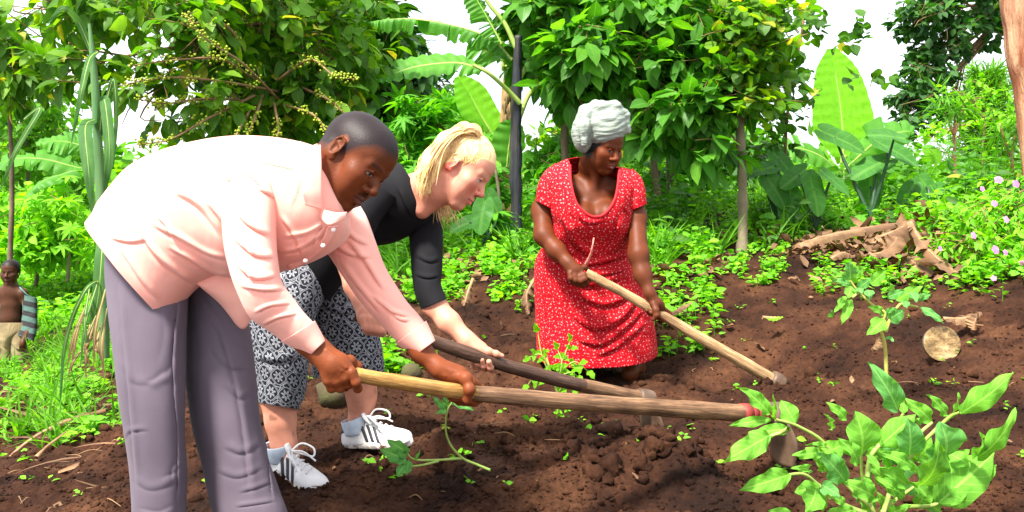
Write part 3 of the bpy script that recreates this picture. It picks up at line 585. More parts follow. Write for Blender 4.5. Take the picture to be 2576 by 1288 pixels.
crown([(1790, 440, 10.5, 100, 55, .6, 110), (1850, 470, 10.5, 60, 40, .5, 50)], T_SM, .15, 9, .28, t6, ML_FARD, MTWIG, rs, .3, [P(1800, 520, 10.5)], name='foliage')
# right: overhanging crown, conifer, red trunk
t7 = plant_root('overhanging_tree', 2700, 520, 11, 'dark overhanging tree crown at the upper right against white sky', 'tree', z=1.1)
trunk(t7, [(2700, 560, 11), (2690, 200, 11), (2600, -60, 11)], [.2, .16, .1]); hub7 = [P(2600, -20, 11), P(2520, 40, 10.8)]
crown([(2480, -140, 10.8, 260, 110, 1.0, 90), (2430, 10, 10.5, 150, 50, .9, 70), (2370, 100, 10.5, 65, 60, .7, 40), (2500, 80, 10.6, 70, 45, .7, 24), (2330, 190, 10.5, 55, 60, .5, 36), (2300, 290, 10.5, 55, 40, .5, 30), (2320, 40, 10.4, 60, 50, .6, 30), (2400, 250, 10.6, 60, 30, .4, 14), (2290, 240, 10.5, 40, 30, .4, 16)], T_SM, .13, 10, .30, t7, ML_FARD, MTWIG, rs, .25, hub7)
t8 = plant_root('conifer', 2480, 470, 15, 'feathery green conifer at the right behind the slim stems', 'tree', z=1.0)
trunk(t8, [(2482, 500, 15), (2480, 350, 15), (2478, 180, 15)], [.09, .07, .02])
Lc = MB(); Bc = MB(); rc_ = np.random.RandomState(8)
for i in range(120):
    t_ = (i + .5) / 120; y0 = lerp(455, 185, t_); Lb = (1 - t_ * .75) * 1.05 * rc_.uniform(.6, 1); a = i * 2.4; base = P(2479, y0, 15); dr = np.array((math.cos(a), math.sin(a), .25)); pts = catmull([base, base + dr * Lb * .5, base + dr * Lb + np.array([0, 0, .12])], 8); Bc.add(*tube(pts, np.linspace(.014, .004, 8), 4)[:2])
    m_ = 46; tt = rc_.uniform(.15, 1, m_); pp_ = np.array([np.interp(tt, np.linspace(0, 1, 8), pts[:, j]) for j in range(3)]).T; place_leaves(Lc, T_NEED, pp_ + rc_.normal(0, .03, (m_, 3)), dr + rc_.normal(0, .8, (m_, 3)), .24 * rc_.uniform(.6, 1.2, m_), rs=rc_)
Lc.build('crown', ML_FAR, t8); Bc.build('branch', MTWIG, t8)
t9 = plant_root('red_trunk_tree', 2560, 480, 5.6, 'reddish peeling tree trunk at the right edge of the picture', 'tree', z=P(2560, 490, 5.6)[2])
trunk(t9, [(2600, 520, 5.6), (2592, 380, 5.6), (2584, 250, 5.6), (2570, 100, 5.6), (2556, -40, 5.6), (2530, -500, 5.6)], [.035, .055, .075, .095, .105, .11], MBARKR, .10, seg=24, n=60, seed=2)
for k, st_ in enumerate([(2400, 520, 250, 7.5), (2545, 470, 310, 6.5)]):
    r_ = plant_root('pollarded_stem', st_[0], st_[1], st_[3], ['slim forked pinkish stem rising left of the conifer', 'forked reddish stem just left of the red trunk'][k], 'sapling', 'slim stems at the right', z=P(st_[0], st_[1], st_[3])[2])
    x, y, yt, d = st_; trunk(r_, [(x, y + 6, d), (x + 2, (y + yt) / 2 + 40, d), (x, yt + 90, d)], [.017, .014, .012], MBARKR, name='stem', seg=8)
    for dx in (-34, 30, 4) if k == 0 else (-30, 12): trunk(r_, [(x, yt + 92, d), (x + dx * .5, yt + 50, d), (x + dx, yt + (0 if abs(dx) > 10 else 20), d)], [.011, .008, .005], MBARKR, name='fork', seg=8, n=14)
    crown([(x, yt + 10, d, 60, 30, .25, 12)], T_NEED, .18, 14, .3, r_, ML_FAR, MTWIG, rs, .2, name='foliage')
r_ = plant_root('jacaranda_sapling', 2470, 470, 8.5, 'feathery light sapling leaves spreading before the conifer', 'sapling', z=1.05); trunk(r_, [(2470, 490, 8.5), (2472, 380, 8.5), (2480, 280, 8.5)], [.014, .011, .007], MTWIG, name='stem', seg=6)
crown([(2440, 240, 8.5, 60, 20, .4, 9), (2500, 300, 8.5, 60, 20, .4, 8), (2380, 330, 8.5, 50, 14, .4, 6)], T_SM, .075, 16, .42, r_, ML_LITE, MTWIG, rs, .1, [P(2478, 300, 8.5)], name='foliage', spread=.5)
# broad leaves reaching into the sky gap
r_ = plant_root('creeper', 1990, 560, 7.0, 'loose leafy creeper hanging in the sky gap beside the tall banana leaf', 'creeper', z=.8); trunk(r_, [(1990, 600, 7), (1975, 400, 7), (1985, 250, 7), (2010, 120, 7), (2030, -10, 7)], [.02, .016, .012, .010, .008], MTWIG, name='stem', seg=7)
crown([(2030, 50, 7, 40, 40, .25, 8), (1985, 200, 7, 40, 40, .25, 9), (1970, 300, 7, 40, 50, .25, 10), (1950, 380, 7, 50, 40, .25, 12), (2130, 105, 7, 40, 14, .2, 3), (2160, 75, 7, 20, 16, .2, 3), (2040, 240, 7, 30, 14, .2, 3), (2200, 190, 7, 70, 4, .2, 4)], T_WIDE, .10, 5, .2, r_, ML_DARK, MTWIG, rs, .4, None, name='foliage')

# ---------------------------------------------------------------- banana plants
rb = np.random.RandomState(17)
b1 = plant_root('banana_plant', 1300, 605, 6.6, 'banana plant with black stem and long arching leaves in the centre', 'banana plant', 'banana plants')
trunk(b1, [(1302, 640, 6.6), (1299, 520, 6.6), (1298, 400, 6.6), (1299, 300, 6.6), (1300, 190, 6.6), (1305, 90, 6.6)], [.050, .045, .042, .040, .035, .028], MBANB, .22, 'pseudostem', 18, 60, seed=2)
Z = lambda *a: [P(*q) for q in a]
for a_, b_ in ((Z((1308, 260, 6.55), (1275, 225, 6.5), (1230, 185, 6.4), (1190, 163, 6.4)), None), (Z((1298, 120, 6.6), (1270, 60, 6.6), (1230, 10, 6.6), (1200, -40, 6.6)), None), (Z((1305, 300, 6.6), (1330, 240, 6.6), (1360, 210, 6.6), (1390, 190, 6.6)), None), (Z((1306, 200, 6.6), (1330, 150, 6.7), (1350, 60, 6.8)), None)):
    mesh_obj('petiole', *tube(a_, np.linspace(.020, .011, len(a_)), 9, 24)[:2], MSTEMG, b1)
blade(Z((1215, 175, 6.4), (1150, 158, 6.4), (1060, 165, 6.35), (990, 185, 6.3), (938, 206, 6.3)), [.05, .15, .155, .10, .01], (.1, -.75, .65), ML_BAN, 'leaf', b1, 90, 5, .35, rb, .012)
blade(Z((1290, 150, 6.8), (1240, 100, 6.9), (1160, 68, 7.0), (1050, 48, 7.1), (960, 50, 7.1), (918, 62, 7.1)), [.05, .14, .16, .15, .13, .02], (.1, -.55, .8), ML_BAN, 'leaf', b1, 170, 30, 1.05, rb, .012, torn=.35)
blade(Z((1262, 110, 6.6), (1235, 60, 6.6), (1200, 0, 6.6), (1160, -60, 6.6)), [.06, .15, .15, .05], (.3, -.6, .6), ML_BAN, 'leaf', b1, 120, 18, .8, rb, .012, torn=.3)
blade(Z((1250, 150, 7.0), (1225, 130, 7.0), (1200, 120, 7.0), (1180, 110, 7.0)), [.12, .16, .12, .02], (0, -.9, .4), ML_BAN, 'leaf', b1, 50, 3, .3, rb, .010)
blade(Z((1275, 420, 6.9), (1280, 370, 6.9), (1287, 320, 6.9), (1290, 300, 6.9)), [.04, .14, .11, .02], (.4, -.9, .2), ML_BAN, 'leaf', b1, 40, None, .25, rb, .010)
blade(Z((1340, 60, 6.8), (1345, 120, 6.7), (1335, 180, 6.6)), [.10, .14, .03], (.5, -.8, .2), ML_BAN, 'leaf', b1, 40, 3, .4, rb, .010)
b2 = plant_root('banana_plant', 1262, 590, 7.6, 'banana sucker with one bright upright backlit leaf behind the blond woman', 'banana plant', 'banana plants')
trunk(b2, [(1270, 610, 7.6), (1262, 500, 7.6), (1262, 400, 7.6)], [.05, .045, .03], MSTEMG, .1, 'pseudostem', 12)
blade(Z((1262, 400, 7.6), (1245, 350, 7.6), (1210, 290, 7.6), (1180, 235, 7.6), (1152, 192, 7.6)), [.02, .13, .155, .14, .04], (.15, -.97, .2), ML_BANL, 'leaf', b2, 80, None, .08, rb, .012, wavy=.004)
mesh_obj('dead_stem', *tube(Z((1283, 600, 7.5), (1280, 420, 7.5), (1278, 260, 7.5), (1284, 160, 7.5)), [.08, .07, .06, .04], 16, 60, bumpy=.25)[:2], noisy_mat('dry_banana_sheath', (.42, .22, .09), (.26, .20, .06), scale=6, rough=.85, bumpS=.8, bscale=20, bdist=.02, stretch=(3, 3, .3)), b2)
for k in range(9): x = 1268 + rb.uniform(0, 26); y = 180 + k * 15; blade(Z((x, y, 7.40), (x - 4 + rb.uniform(-6, 6), y + 35, 7.36), (x + rb.uniform(-8, 8), y + 70, 7.38)), [.02, .035, .01], (rb.uniform(-.5, .5), -.9, .1), ML_DRY, 'dead_leaf', b2, 16, None, .6, rb, .004, 2)
bn = MB()
for k in range(16): a = k * 2.4; q = P(1286 + 12 * math.cos(a), 150 + 18 * (k // 8) + 6 * math.sin(a), 7.4 + .1 * math.sin(a)); bn.add(*tube([q, q + np.array([.03 * math.cos(a), -.03, -.02]), q + np.array([.045 * math.cos(a), -.04, .03])], [.012, .017, .006], 7, 8)[:2])
bn.build('banana_bunch', MSTEMG, b2)
b3 = plant_root('banana_plant', 2115, 520, 9.0, 'young banana plant with one huge bright leaf upright against the sky', 'banana plant', 'banana plants', z=.85)
trunk(b3, [(2118, 560, 9), (2120, 470, 9), (2122, 390, 9)], [.05, .045, .03], MSTEMG, .1, 'pseudostem', 12)
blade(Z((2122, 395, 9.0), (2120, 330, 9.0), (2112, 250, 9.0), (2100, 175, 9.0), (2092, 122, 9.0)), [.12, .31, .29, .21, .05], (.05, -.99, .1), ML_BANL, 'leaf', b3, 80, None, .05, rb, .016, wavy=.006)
for sp_, w_ in ((Z((2122, 430, 8.9), (2170, 385, 8.8), (2220, 345, 8.7), (2280, 330, 8.7), (2300, 335, 8.7)), [.05, .16, .20, .14, .02]), (Z((2122, 440, 8.9), (2060, 390, 8.8), (1990, 370, 8.7), (1940, 385, 8.7)), [.05, .15, .16, .02])): blade(sp_, w_, (.1, -.75, .6), ML_BAN, 'leaf', b3, 60, 6, .5, rb, .012)
b4 = plant_root('banana_plant', 250, 560, 10, 'banana plant with drooping leaves low at the left', 'banana plant', 'banana plants'); trunk(b4, [(250, 600, 10), (245, 460, 10), (240, 380, 10)], [.09, .08, .05], MSTEMG, .1, 'pseudostem', 12)
for sp_, w_ in ((Z((250, 430, 9.8), (190, 420, 9.6), (110, 400, 9.5), (30, 400, 9.4), (-30, 425, 9.4)), [.08, .15, .17, .14, .02]), (Z((240, 390, 9.9), (200, 365, 9.8), (150, 355, 9.7), (90, 360, 9.6)), [.08, .20, .20, .03]), (Z((250, 450, 9.8), (200, 430, 9.4), (150, 440, 9.0), (100, 460, 8.8), (60, 500, 8.7)), [.06, .12, .13, .10, .02])): blade(sp_, w_, (-.1, -.7, .7), ML_BAN, 'leaf', b4, 70, 10, .5, rb, .010)

# ---------------------------------------------------------------- taro plants
def heart(center, tip, nrm, size, nseg=26):
    y = unit(tip); n_ = unit(np.asarray(nrm, float) - y * np.dot(nrm, y)); x = np.cross(y, n_); V = [center]; U = [(.5, .25)]
    for i in range(nseg):
        a = 2 * math.pi * i / nseg; r = .62 + .38 * math.cos(a) ** 3 if math.cos(a) > 0 else .62 - .10 * math.cos(a); r *= 1 - .45 * math.exp(-((a - math.pi) / .22) ** 2)
        for f_ in (.5, 1.0): px_, py_ = math.sin(a) * r * .72 * f_, math.cos(a) * r * f_; V.append(center + size * (x * px_ + y * py_ + n_ * (.12 * abs(px_) - .16 * py_ * py_ * np.sign(py_) + .03 * math.sin(a * 5) * f_))); U.append((.5 + px_ * .6, .3 + py_ * .6))
    T = [[0, 1 + 2 * i, 1 + 2 * ((i + 1) % nseg)] for i in range(nseg)]; Q = [[1 + 2 * i, 2 + 2 * i, 2 + 2 * ((i + 1) % nseg), 1 + 2 * ((i + 1) % nseg)] for i in range(nseg)]
    return np.array(V), np.array(Q), np.array(T), np.array(U)
def taro(px, py, d, leaves, label):
    r_ = plant_root('taro_plant', px, py, d, label, 'plant', 'taro plants'); rr = np.random.RandomState(int(px))
    for (lx, ly, sz, ang) in leaves:
        c = P(lx, ly, d + rr.uniform(-.2, .2)); tip = np.array((math.cos(R(ang)), -.35, math.sin(R(ang)))); V, Q, T, U = heart(c, tip, (rr.uniform(-.3, .3), -.55, .8), sz); lf = mesh_obj('leaf', V, [Q, T], ML_TARO, r_, uv=U)
        b_ = P(px, py + 8, d); st_ = tube([b_, lerp(b_, c, .55) + np.array([(c[0] - b_[0]) * .15, 0, .05]), c - np.array([0, 0, .0])], [.017, .012, .007], 7, 16); mesh_obj('stalk', *st_[:2], MSTEMD, r_)
    return r_
taro(2190, 540, 6.4, [(2100, 345, .24, -25), (2205, 415, .24, -160), (2235, 372, .25, -30), (2250, 345, .22, 170), (2190, 470, .20, -100)], 'large taro plant with dark stalks in front of the big banana leaf')
taro(2050, 570, 6.3, [(2045, 475, .20, -80), (2010, 440, .18, -150), (2090, 450, .17, -40)], 'taro plant with heart-shaped leaves left of the large dark-stalked one')
taro(1950, 560, 6.6, [(1945, 470, .20, -60), (1925, 425, .18, -170), (1985, 505, .19, -100), (1960, 400, .17, -50)], 'taro plant right beside the slim brown trunk')
taro(2340, 520, 6.6, [(2330, 470, .18, -60), (2290, 480, .16, -130), (2380, 480, .15, -30)], 'small taro plant between the tall one and the slim stems')
taro(1220, 600, 6.3, [(1215, 530, .17, -100), (1180, 560, .15, -160), (1255, 560, .15, -30), (1235, 500, .14, -60)], 'taro plant low beside the blond woman')
taro(1330, 640, 6.3, [(1325, 395, .0001, 0)], 'unused') if False else None

# ---------------------------------------------------------------- tall grass at the left
r_ = plant_root('elephant_grass', 235, 900, 4.4, 'tall cane-like grass with long hanging blades left of the man', 'grass plant', z=float(gz(*P(235, 900, 4.4)[:2])[0]))
for nm, sp_, w_ in (('stem', Z((262, 900, 4.4), (258, 600, 4.4), (248, 400, 4.4), (238, 200, 4.4), (225, 60, 4.4)), None),):
    mesh_obj('stem', *tube(sp_, [.026, .026, .023, .018, .008], 10, 60, bumpy=.05)[:2], noisy_mat('cane_green', (.05, .14, .04), (.10, .2, .06), stretch=(4, 4, .3), scale=6), r_)
bl = [(((246, 130, 4.4), (225, 150, 4.3), (205, 230, 4.2), (180, 360, 4.2)), .018), (((240, 300, 4.4), (215, 320, 4.2), (222, 420, 4.1), (232, 545, 4.1)), .036), (((250, 340, 4.4), (262, 250, 4.3), (275, 380, 4.2), (262, 500, 4.2)), .03), (((238, 150, 4.4), (200, 60, 4.4), (160, 20, 4.3), (120, 60, 4.3)), .02), (((262, 560, 4.3), (256, 640, 4.15), (245, 760, 4.1), (215, 885, 4.1)), .036), (((268, 700, 4.2), (215, 730, 4.0), (165, 860, 4.0), (150, 1040, 4.0)), .012), (((60, 300, 4.6), (100, 275, 4.5), (40, 380, 4.4), (0, 480, 4.4)), .016), (((258, 300, 4.4), (285, 200, 4.4), (292, 300, 4.4), (285, 420, 4.4)), .014)]
for sp_, w_ in bl: blade(Z(*sp_), [w_ * .5, w_ * .85, w_ * .75, .003], (.35, -.9, .2), ML_GRASS, 'blade', r_, 40, None, .25, rb, .003, 2, .002)
for i in range(14):
    x0, y0 = rb.uniform(225, 275), rb.uniform(700, 860); x1, y1 = x0 + rb.uniform(-70, 10), rb.uniform(880, 960); blade(Z((x0, y0, 4.1), ((x0 + x1) / 2 - 10, (y0 + y1) / 2, 4.0), (x1, y1, 4.0)), [.004, .008, .002], (.2, -.9, .3), ML_DRY if rb.rand() < .75 else ML_GRASS, 'dry_blade', r_, 12, None, .4, rb, .002, 2, .002)
# ---------------------------------------------------------------- ground cover, weeds, litter
def scatter(n, region, rs, d0=2.5, d1=9):
    """region(u,v,d)->probability in picture coordinates"""
    n = int(n * 1.5); d = rs.uniform(d0 ** .5, d1 ** .5, n) ** 2; px = rs.uniform(-700, 3350, n); x = (px - 1288) * d / F; z = gzf(x, d); pr = proj(np.stack([x, d, z], 1)); k = rs.rand(n) < region(pr[:, 0], pr[:, 1], d); return np.stack([x, d, z], 1)[k]
def herb(pts, tpl, size, k, h, rs, name, mat, kind='stuff', flat=.5):
    L = MB(); n = len(pts); hh = h * rs.uniform(.4, 1.3, n); patch = rs.uniform(.6, 1.3, n)
    for j in range(k):
        a = j * 2.4 + rs.uniform(0, 6.28, n); t_ = (j + 1) / k; dr = np.stack([np.cos(a), np.sin(a), rs.uniform(-.1, .6, n)], 1); q = pts + np.stack([rs.normal(0, .01, n), rs.normal(0, .01, n), hh * t_], 1); place_leaves(L, tpl, q, dr, size * patch * rs.uniform(.7, 1.2, n), rs=rs, upj=flat)
    for i in range(n):
        if hh[i] > .03: L.add(*[x_ for x_ in tube([pts[i] - [0, 0, .01], pts[i] + [0, 0, hh[i]]], [.0018, .001], 3, cap=False)[:2]])
    o = L.build(name, mat); tag(o, kind=kind); return o
rs = np.random.RandomState(77)
band = lambda v, a, b, s: np.clip((v - a) / s, 0, 1) * np.clip((b - v) / s, 0, 1)
clump = lambda u, v, s=60, th=.0: np.clip((noise3(np.stack([u / s, v / s * 1.6, 0 * u], 1), 1, 2, seed=9) - th) * 3, 0, 1)
def edge(u): return np.interp(u, [0, 300, 900, 1000, 1100, 1340, 1640, 1900, 2100, 2300, 2576], [820, 760, 720, 690, 650, 680, 670, 625, 590, 590, 640])
# thick cover on the bank and beyond
pts = scatter(30000, lambda u, v, d: ((v < edge(u) - 10) & (d > 5.2)) * (.25 + .6 * clump(u, v, 50, -.3)), rs, 4.8, 13)
herb(pts[:13000], T_WIDE, .050, 5, .13, rs, 'ground_cover', ML_WEED)
pts = scatter(9000, lambda u, v, d: ((v < edge(u) - 60) & (d > 5.8)) * .6 * clump(u, v, 120, 0), rs, 5.4, 10); herb(pts[:720], T_OVAL, .10, 7, .36, rs, 'tall_weeds', ML_AVO)
# thinner weeds running down onto the dug soil
pts = scatter(16000, lambda u, v, d: (v < edge(u) + 70 + 50 * np.sin(u / 90)) * (v > edge(u) - 60) * clump(u, v, 34, .12) * .9, rs, 3.6, 6.4); herb(pts[:2700], T_WIDE, .036, 5, .05, rs, 'small_weeds', ML_WEED)
pts = scatter(6000, lambda u, v, d: ((u > 1640) & (u < 1800) & (v > 600) & (v < 900)) * clump(u, v, 30, -.1) * .9, rs, 3.8, 6); herb(pts[:420], T_OVAL, .055, 6, .09, rs, 'weed_patch', ML_WEED)
pts = scatter(9000, lambda u, v, d: (((u > 1000) & (u < 1340) & (v > 620) & (v < 770)) | ((u > 940) & (u < 1060) & (v > 860) & (v < 960))) * clump(u, v, 30, -.1), rs, 3.8, 6.5); herb(pts[:900], T_WIDE, .040, 6, .07, rs, 'weed_patch', ML_WEED)
pts = scatter(14000, lambda u, v, d: ((u < 300) & (v > 700) & (v < 1120)) * clump(u, v, 40, .05) * .9, rs, 3.0, 9); herb(pts[:1700], T_SM, .038, 6, .06, rs, 'left_weeds', ML_WEED)
pts = scatter(9000, lambda u, v, d: ((u > 2050) & (v > 560) & (v < 760)) * clump(u, v, 36, .0) * .9, rs, 4, 7); herb(pts[:1100], T_SM, .045, 6, .09, rs, 'right_weeds', ML_WEED)
pts = scatter(3000, lambda u, v, d: (v > 760) * .06 * (1 + 2 * clump(u, v, 30, .3)), rs, 2.6, 5); herb(pts[:190], T_SM, .026, 4, .02, rs, 'sprouts', ML_WEED)
pts = scatter(16000, lambda u, v, d: ((u < 330) & (v < 830) & (d > 6)) * .6, rs, 6, 13); herb(pts[:2600], T_WIDE, .075, 5, .16, rs, 'left_bank_cover', ML_LITE)
pts = scatter(9000, lambda u, v, d: ((u < 330) & (v > 780) & (v < 1240)) * clump(u, v, 70, -.2) * .8, rs, 2.8, 6); L = MB(); n = min(len(pts), 90); a = rs.normal(.5, .6, n) + np.pi * (rs.rand(n) < .5)
place_leaves(L, leaf_tpl(5, .035, (.5, 1, .8, .5, .1), .3, .18, stalk=0), pts[:n] + [0, 0, .008], np.stack([np.cos(a), np.sin(a) * .5, rs.uniform(-.05, .35, n)], 1), rs.uniform(.08, .32, n), rs=rs, upj=.6); tag(L.build('dry_grass_litter', ML_DRY), kind='stuff')
pts = scatter(16000, lambda u, v, d: ((v < edge(u) + 10) & (d > 4.6)) * clump(u, v, 70, -.1) * .8, rs, 4.4, 9.5); L = MB()
for j in range(7):
    q = pts[:900]; a = rs.uniform(0, 6.28, len(q)); place_leaves(L, leaf_tpl(5, .030, (.6, 1, .8, .4, .05), .3, .45, stalk=0), q + rs.normal(0, .02, q.shape) * [1, 1, 0], np.stack([np.cos(a) * .5, np.sin(a) * .5, rs.uniform(.6, 1.4, len(q))], 1), rs.uniform(.12, .34, len(q)), rs=rs, upj=.8)
pl = scatter(9000, lambda u, v, d: ((u < 300) & (v > 640) & (v < 1130)) * clump(u, v, 60, -.1) * .8, rs, 3.2, 9)[:520]
for j in range(6):
    a = rs.uniform(0, 6.28, len(pl)); place_leaves(L, leaf_tpl(5, .035, (.6, 1, .8, .4, .05), .3, .5, stalk=0), pl + rs.normal(0, .015, pl.shape) * [1, 1, 0], np.stack([np.cos(a) * .6, np.sin(a) * .6, rs.uniform(.4, 1.3, len(pl))], 1), rs.uniform(.08, .24, len(pl)), rs=rs, upj=.8)
tag(L.build('grass_tufts', ML_FAR), kind='stuff')
herb(pts[900:1700], T_OVAL, .085, 6, .16, rs, 'dark_weeds', ML_CAS); herb(pts[1700:2300], T_LANCE, .10, 7, .22, rs, 'narrow_weeds', ML_DARK)
# leaf litter, twigs
pts = scatter(16000, lambda u, v, d: .010 + .9 * (v < edge(u) + 60) * (v > edge(u) - 80) * clump(u, v, 60, -.1) + .5 * ((u > 2000) & (u < 2500) & (v > 560) & (v < 720)), rs, 2.6, 7)
L = MB(); n = min(len(pts), 1500); a = rs.uniform(0, 6.28, n); place_leaves(L, leaf_tpl(5, .26, (0, .8, 1, .6, .02), .55, -.25, .06), pts[:n] + [0, 0, .012], np.stack([np.cos(a), np.sin(a), rs.normal(.1, .25, n)], 1), np.where(pts[:n, 1] < 4.2, rs.uniform(.012, .045, n), rs.uniform(.03, .10, n)), rs=rs, upj=.5)
o = L.build('leaf_litter', ML_DRY); tag(o, kind='stuff')
pts = scatter(5000, lambda u, v, d: .02 + .30 * (v < edge(u) + 60) * (v > edge(u) - 80) + .10 * ((u < 330) & (v > 850)), rs, 2.6, 6.5); L = MB()
for p in pts[:420]:
    a = rs.uniform(0, 3.14); l = rs.uniform(.02, .12); dv = np.array((math.cos(a), math.sin(a) * .5, rs.uniform(-.05, .15))) * l; L.add(*tube([p - dv * .5 + [0, 0, .01], p + rs.normal(0, .006, 3) + [0, 0, .014], p + dv * .5 + [0, 0, .01]], [.0012, .0020, .0008], 4, 6)[:2])
o = L.build('twig_litter', noisy_mat('straw_twig', (.12, .06, .03), (.28, .16, .07), scale=3)); tag(o, kind='stuff')
heap = scatter(9000, lambda u, v, d: np.exp(-(((u - 2240) / 150) ** 2 + ((v - 635) / 45) ** 2)) * (d < 6.2), rs, 4.4, 6.2); L = MB(); n = len(heap); hp = heap + np.stack([0 * heap[:, 0], 0 * heap[:, 0], rs.uniform(0, .10, n)], 1); a = rs.uniform(0, 6.28, n)
place_leaves(L, leaf_tpl(5, .20, (0, .8, 1, .6, .02), .7, -.35, .1), hp[:420], np.stack([np.cos(a), np.sin(a), rs.normal(0, .35, n)], 1)[:420], rs.uniform(.05, .16, min(n, 420)), rs=rs, upj=.8)
for p in hp[420:760]:
    a = rs.uniform(0, 3.14); l = rs.uniform(.06, .34); dv = np.array((math.cos(a), math.sin(a) * .5, rs.uniform(-.25, .25))) * l; L.add(*tube([p - dv * .5, p + rs.normal(0, .012, 3), p + dv * .5], [.002, .0032, .0015], 4, 6)[:2])
tag(L.build('dry_stalk_heap', ML_DRY), kind='stuff')
# dead banana leaves and stalks lying about
def dead(label, pts, w, seed=1, strips=4, mat=None, nm='dead_banana_leaf', grp='dead banana leaves on the bank', cat='dead leaf', nrm=(0, -.5, .85), dr=.7):
    p = [P(*q) for q in pts]; r_ = empty(nm, tuple(p[len(p) // 2])); tag(r_, label, cat, grp); bpy.context.view_layer.update(); blade(p, w, nrm, mat or ML_DRY, 'blade', r_, 40, strips, dr, np.random.RandomState(seed), .010, 3, .012, ribmat=MDRYRIB)
MDRYRIB = noisy_mat('dry_midrib', (.36, .21, .10), (.18, .09, .04), scale=14, stretch=(1, 1, 1), rough=.7, bumpS=.5)
dead('long flat dead banana stalk sloping up from left to the pile peak', [(2010, 615, 5.5), (2080, 592, 5.45), (2180, 572, 5.4), (2290, 556, 5.35)], [.03, .05, .05, .02], 1)
dead('folded brown dead leaf at the top of the pile', [(2200, 600, 5.2), (2250, 580, 5.2), (2300, 555, 5.25)], [.04, .10, .03], 2)
dead('brown dead banana stalk leaning down right from the pile peak', [(2292, 558, 5.2), (2320, 610, 5.0), (2360, 650, 4.85), (2400, 685, 4.75)], [.03, .045, .045, .03], 3)
dead('pale curled dead leaf lying mid pile', [(2190, 640, 5.0), (2230, 630, 4.95), (2255, 600, 4.95), (2240, 595, 5.0)], [.02, .05, .06, .01], 4)
dead('small curled dead leaf at the left foot of the pile', [(2090, 650, 5.0), (2120, 635, 5.0), (2150, 645, 5.0)], [.02, .04, .01], 5)
dead('dark crumpled dead leaf at the right foot of the pile', [(2280, 690, 4.8), (2320, 660, 4.85), (2350, 670, 4.9)], [.06, .10, .03], 6)
dead('reddish dead leaf hanging below the pale curled one', [(2270, 640, 4.9), (2300, 660, 4.85), (2330, 690, 4.8)], [.04, .08, .02], 7)
dead('long tan dead leaf on bare soil right of the seedling', [(2372, 800, 3.95), (2420, 800, 3.95), (2470, 786, 4.0)], [.01, .04, .01], 8)
dead('upright dead leaf tip beside the long tan leaf', [(2448, 830, 3.9), (2452, 812, 3.9), (2460, 785, 3.9)], [.02, .045, .008], 9)
dead('white and tan curled dead leaf beside the seedling stem', [(2195, 878, 3.35), (2205, 862, 3.33), (2212, 845, 3.33)], [.01, .03, .005], 10, 1)
dead('narrow rust-brown leaf lying by the left hand of the woman in red', [(1685, 795, 4.5), (1710, 775, 4.5), (1740, 760, 4.5)], [.008, .025, .006], 11, 1)
dead('long dry banana stalk lying down the slope left of the man', [(0, 1175, 3.9), (70, 1110, 4.0), (160, 1060, 4.05), (265, 1030, 4.1)], [.006, .012, .016, .010], 12, 2, nrm=(.2, -.6, .8))
dead('pale dry stalk lying below the long one at left', [(90, 1150, 3.6), (120, 1120, 3.7), (165, 1085, 3.8)], [.005, .008, .004], 13, 1)
dead('withered drooping leaf cluster left of the red dress', [(1345, 700, 4.9), (1325, 740, 4.85), (1330, 790, 4.8)], [.02, .05, .01], 14, 8, dr=1.0)
dead('withered grass tuft hanging from the bank behind the hoes', [(1190, 700, 5.0), (1175, 740, 4.95), (1165, 780, 4.9)], [.02, .04, .01], 15, 9, dr=1.1)
dead('fallen bright green leaf lying on soil under the small weeds', [(1918, 797, 4.4), (1945, 798, 4.4), (1970, 797, 4.4)], [.004, .022, .004], 16, 1, ML_LITE, 'fallen_leaf', 'fallen green leaves', 'leaf')
# sawn log end
c = ground_at(2364, 922, 2.6, 8); c = c + np.array((0, -.02, .070)); r_ = empty('log', tuple(c)); tag(r_, 'round sawn log end half buried in the soil at right', 'log'); bpy.context.view_layer.update()
ax = unit(np.array((-.15, -1, .18))); V, Q, T, U = tube([c, c - ax * .02, c - ax * .045], [.072, .074, .070], 40, 8, bumpy=.05, seed=4); mesh_obj('bark', V, Q, MBARK, r_)
m, t, b = new_mat('weathered_log_end'); co = N(t, 'ShaderNodeTexCoord'); n1 = N(t, 'ShaderNodeTexNoise', Scale=14, Detail=8, Roughness=.7); t.links.new(co.outputs['Object'], n1.inputs['Vector']); t.links.new(ramp(t, [(.38, (.05, .03, .012)), (.5, (.24, .15, .06)), (.62, (.42, .30, .15))], n1.outputs['Fac']).outputs[0], b.inputs['Base Color']); b.inputs['Roughness'].default_value = .9; bump(t, b, n1.outputs['Fac'], 1, .02)
x_ = unit(np.cross(ax, [0, 0, 1])); z_ = np.cross(x_, ax); V = []; 
for r in np.linspace(0, 1, 10):
    for k in range(40): a = k * math.pi / 20; V.append(c + (x_ * math.cos(a) + z_ * math.sin(a)) * r * .0735)
V = np.array(V); V = V + ax * (.004 + .005 * noise3(V, 50, 3))[:, None] * np.repeat(np.linspace(1, 0, 10), 40)[:, None]; mesh_obj('sawn_face', V, _gridq(10, 40, True), m, r_)
# mossy stones
MSTONE = noisy_mat('mossy_stone', (.050, .028, .016), (.060, .058, .018), scale=9, rough=.9, bumpS=.8, bscale=30, bdist=.01)
for i, (x, y, d, r, lb) in enumerate([(838, 992, 3.75, .075, 'mossy stone under the hand of the man in pink'), (905, 992, 3.8, .05, 'smaller mossy stone hidden behind the hoe handle'), (1035, 935, 3.9, .05, 'brown stone above the pale handle between the two hands')]):
    v, T = ICO; v = v * (1 + .25 * noise3(v, 1.2, 3, seed=40 + i))[:, None] * np.array([1, .8, .85]) * r + P(x, y, d); tag(mesh_obj('stone', v, T, MSTONE), lb, 'stone', 'stones')
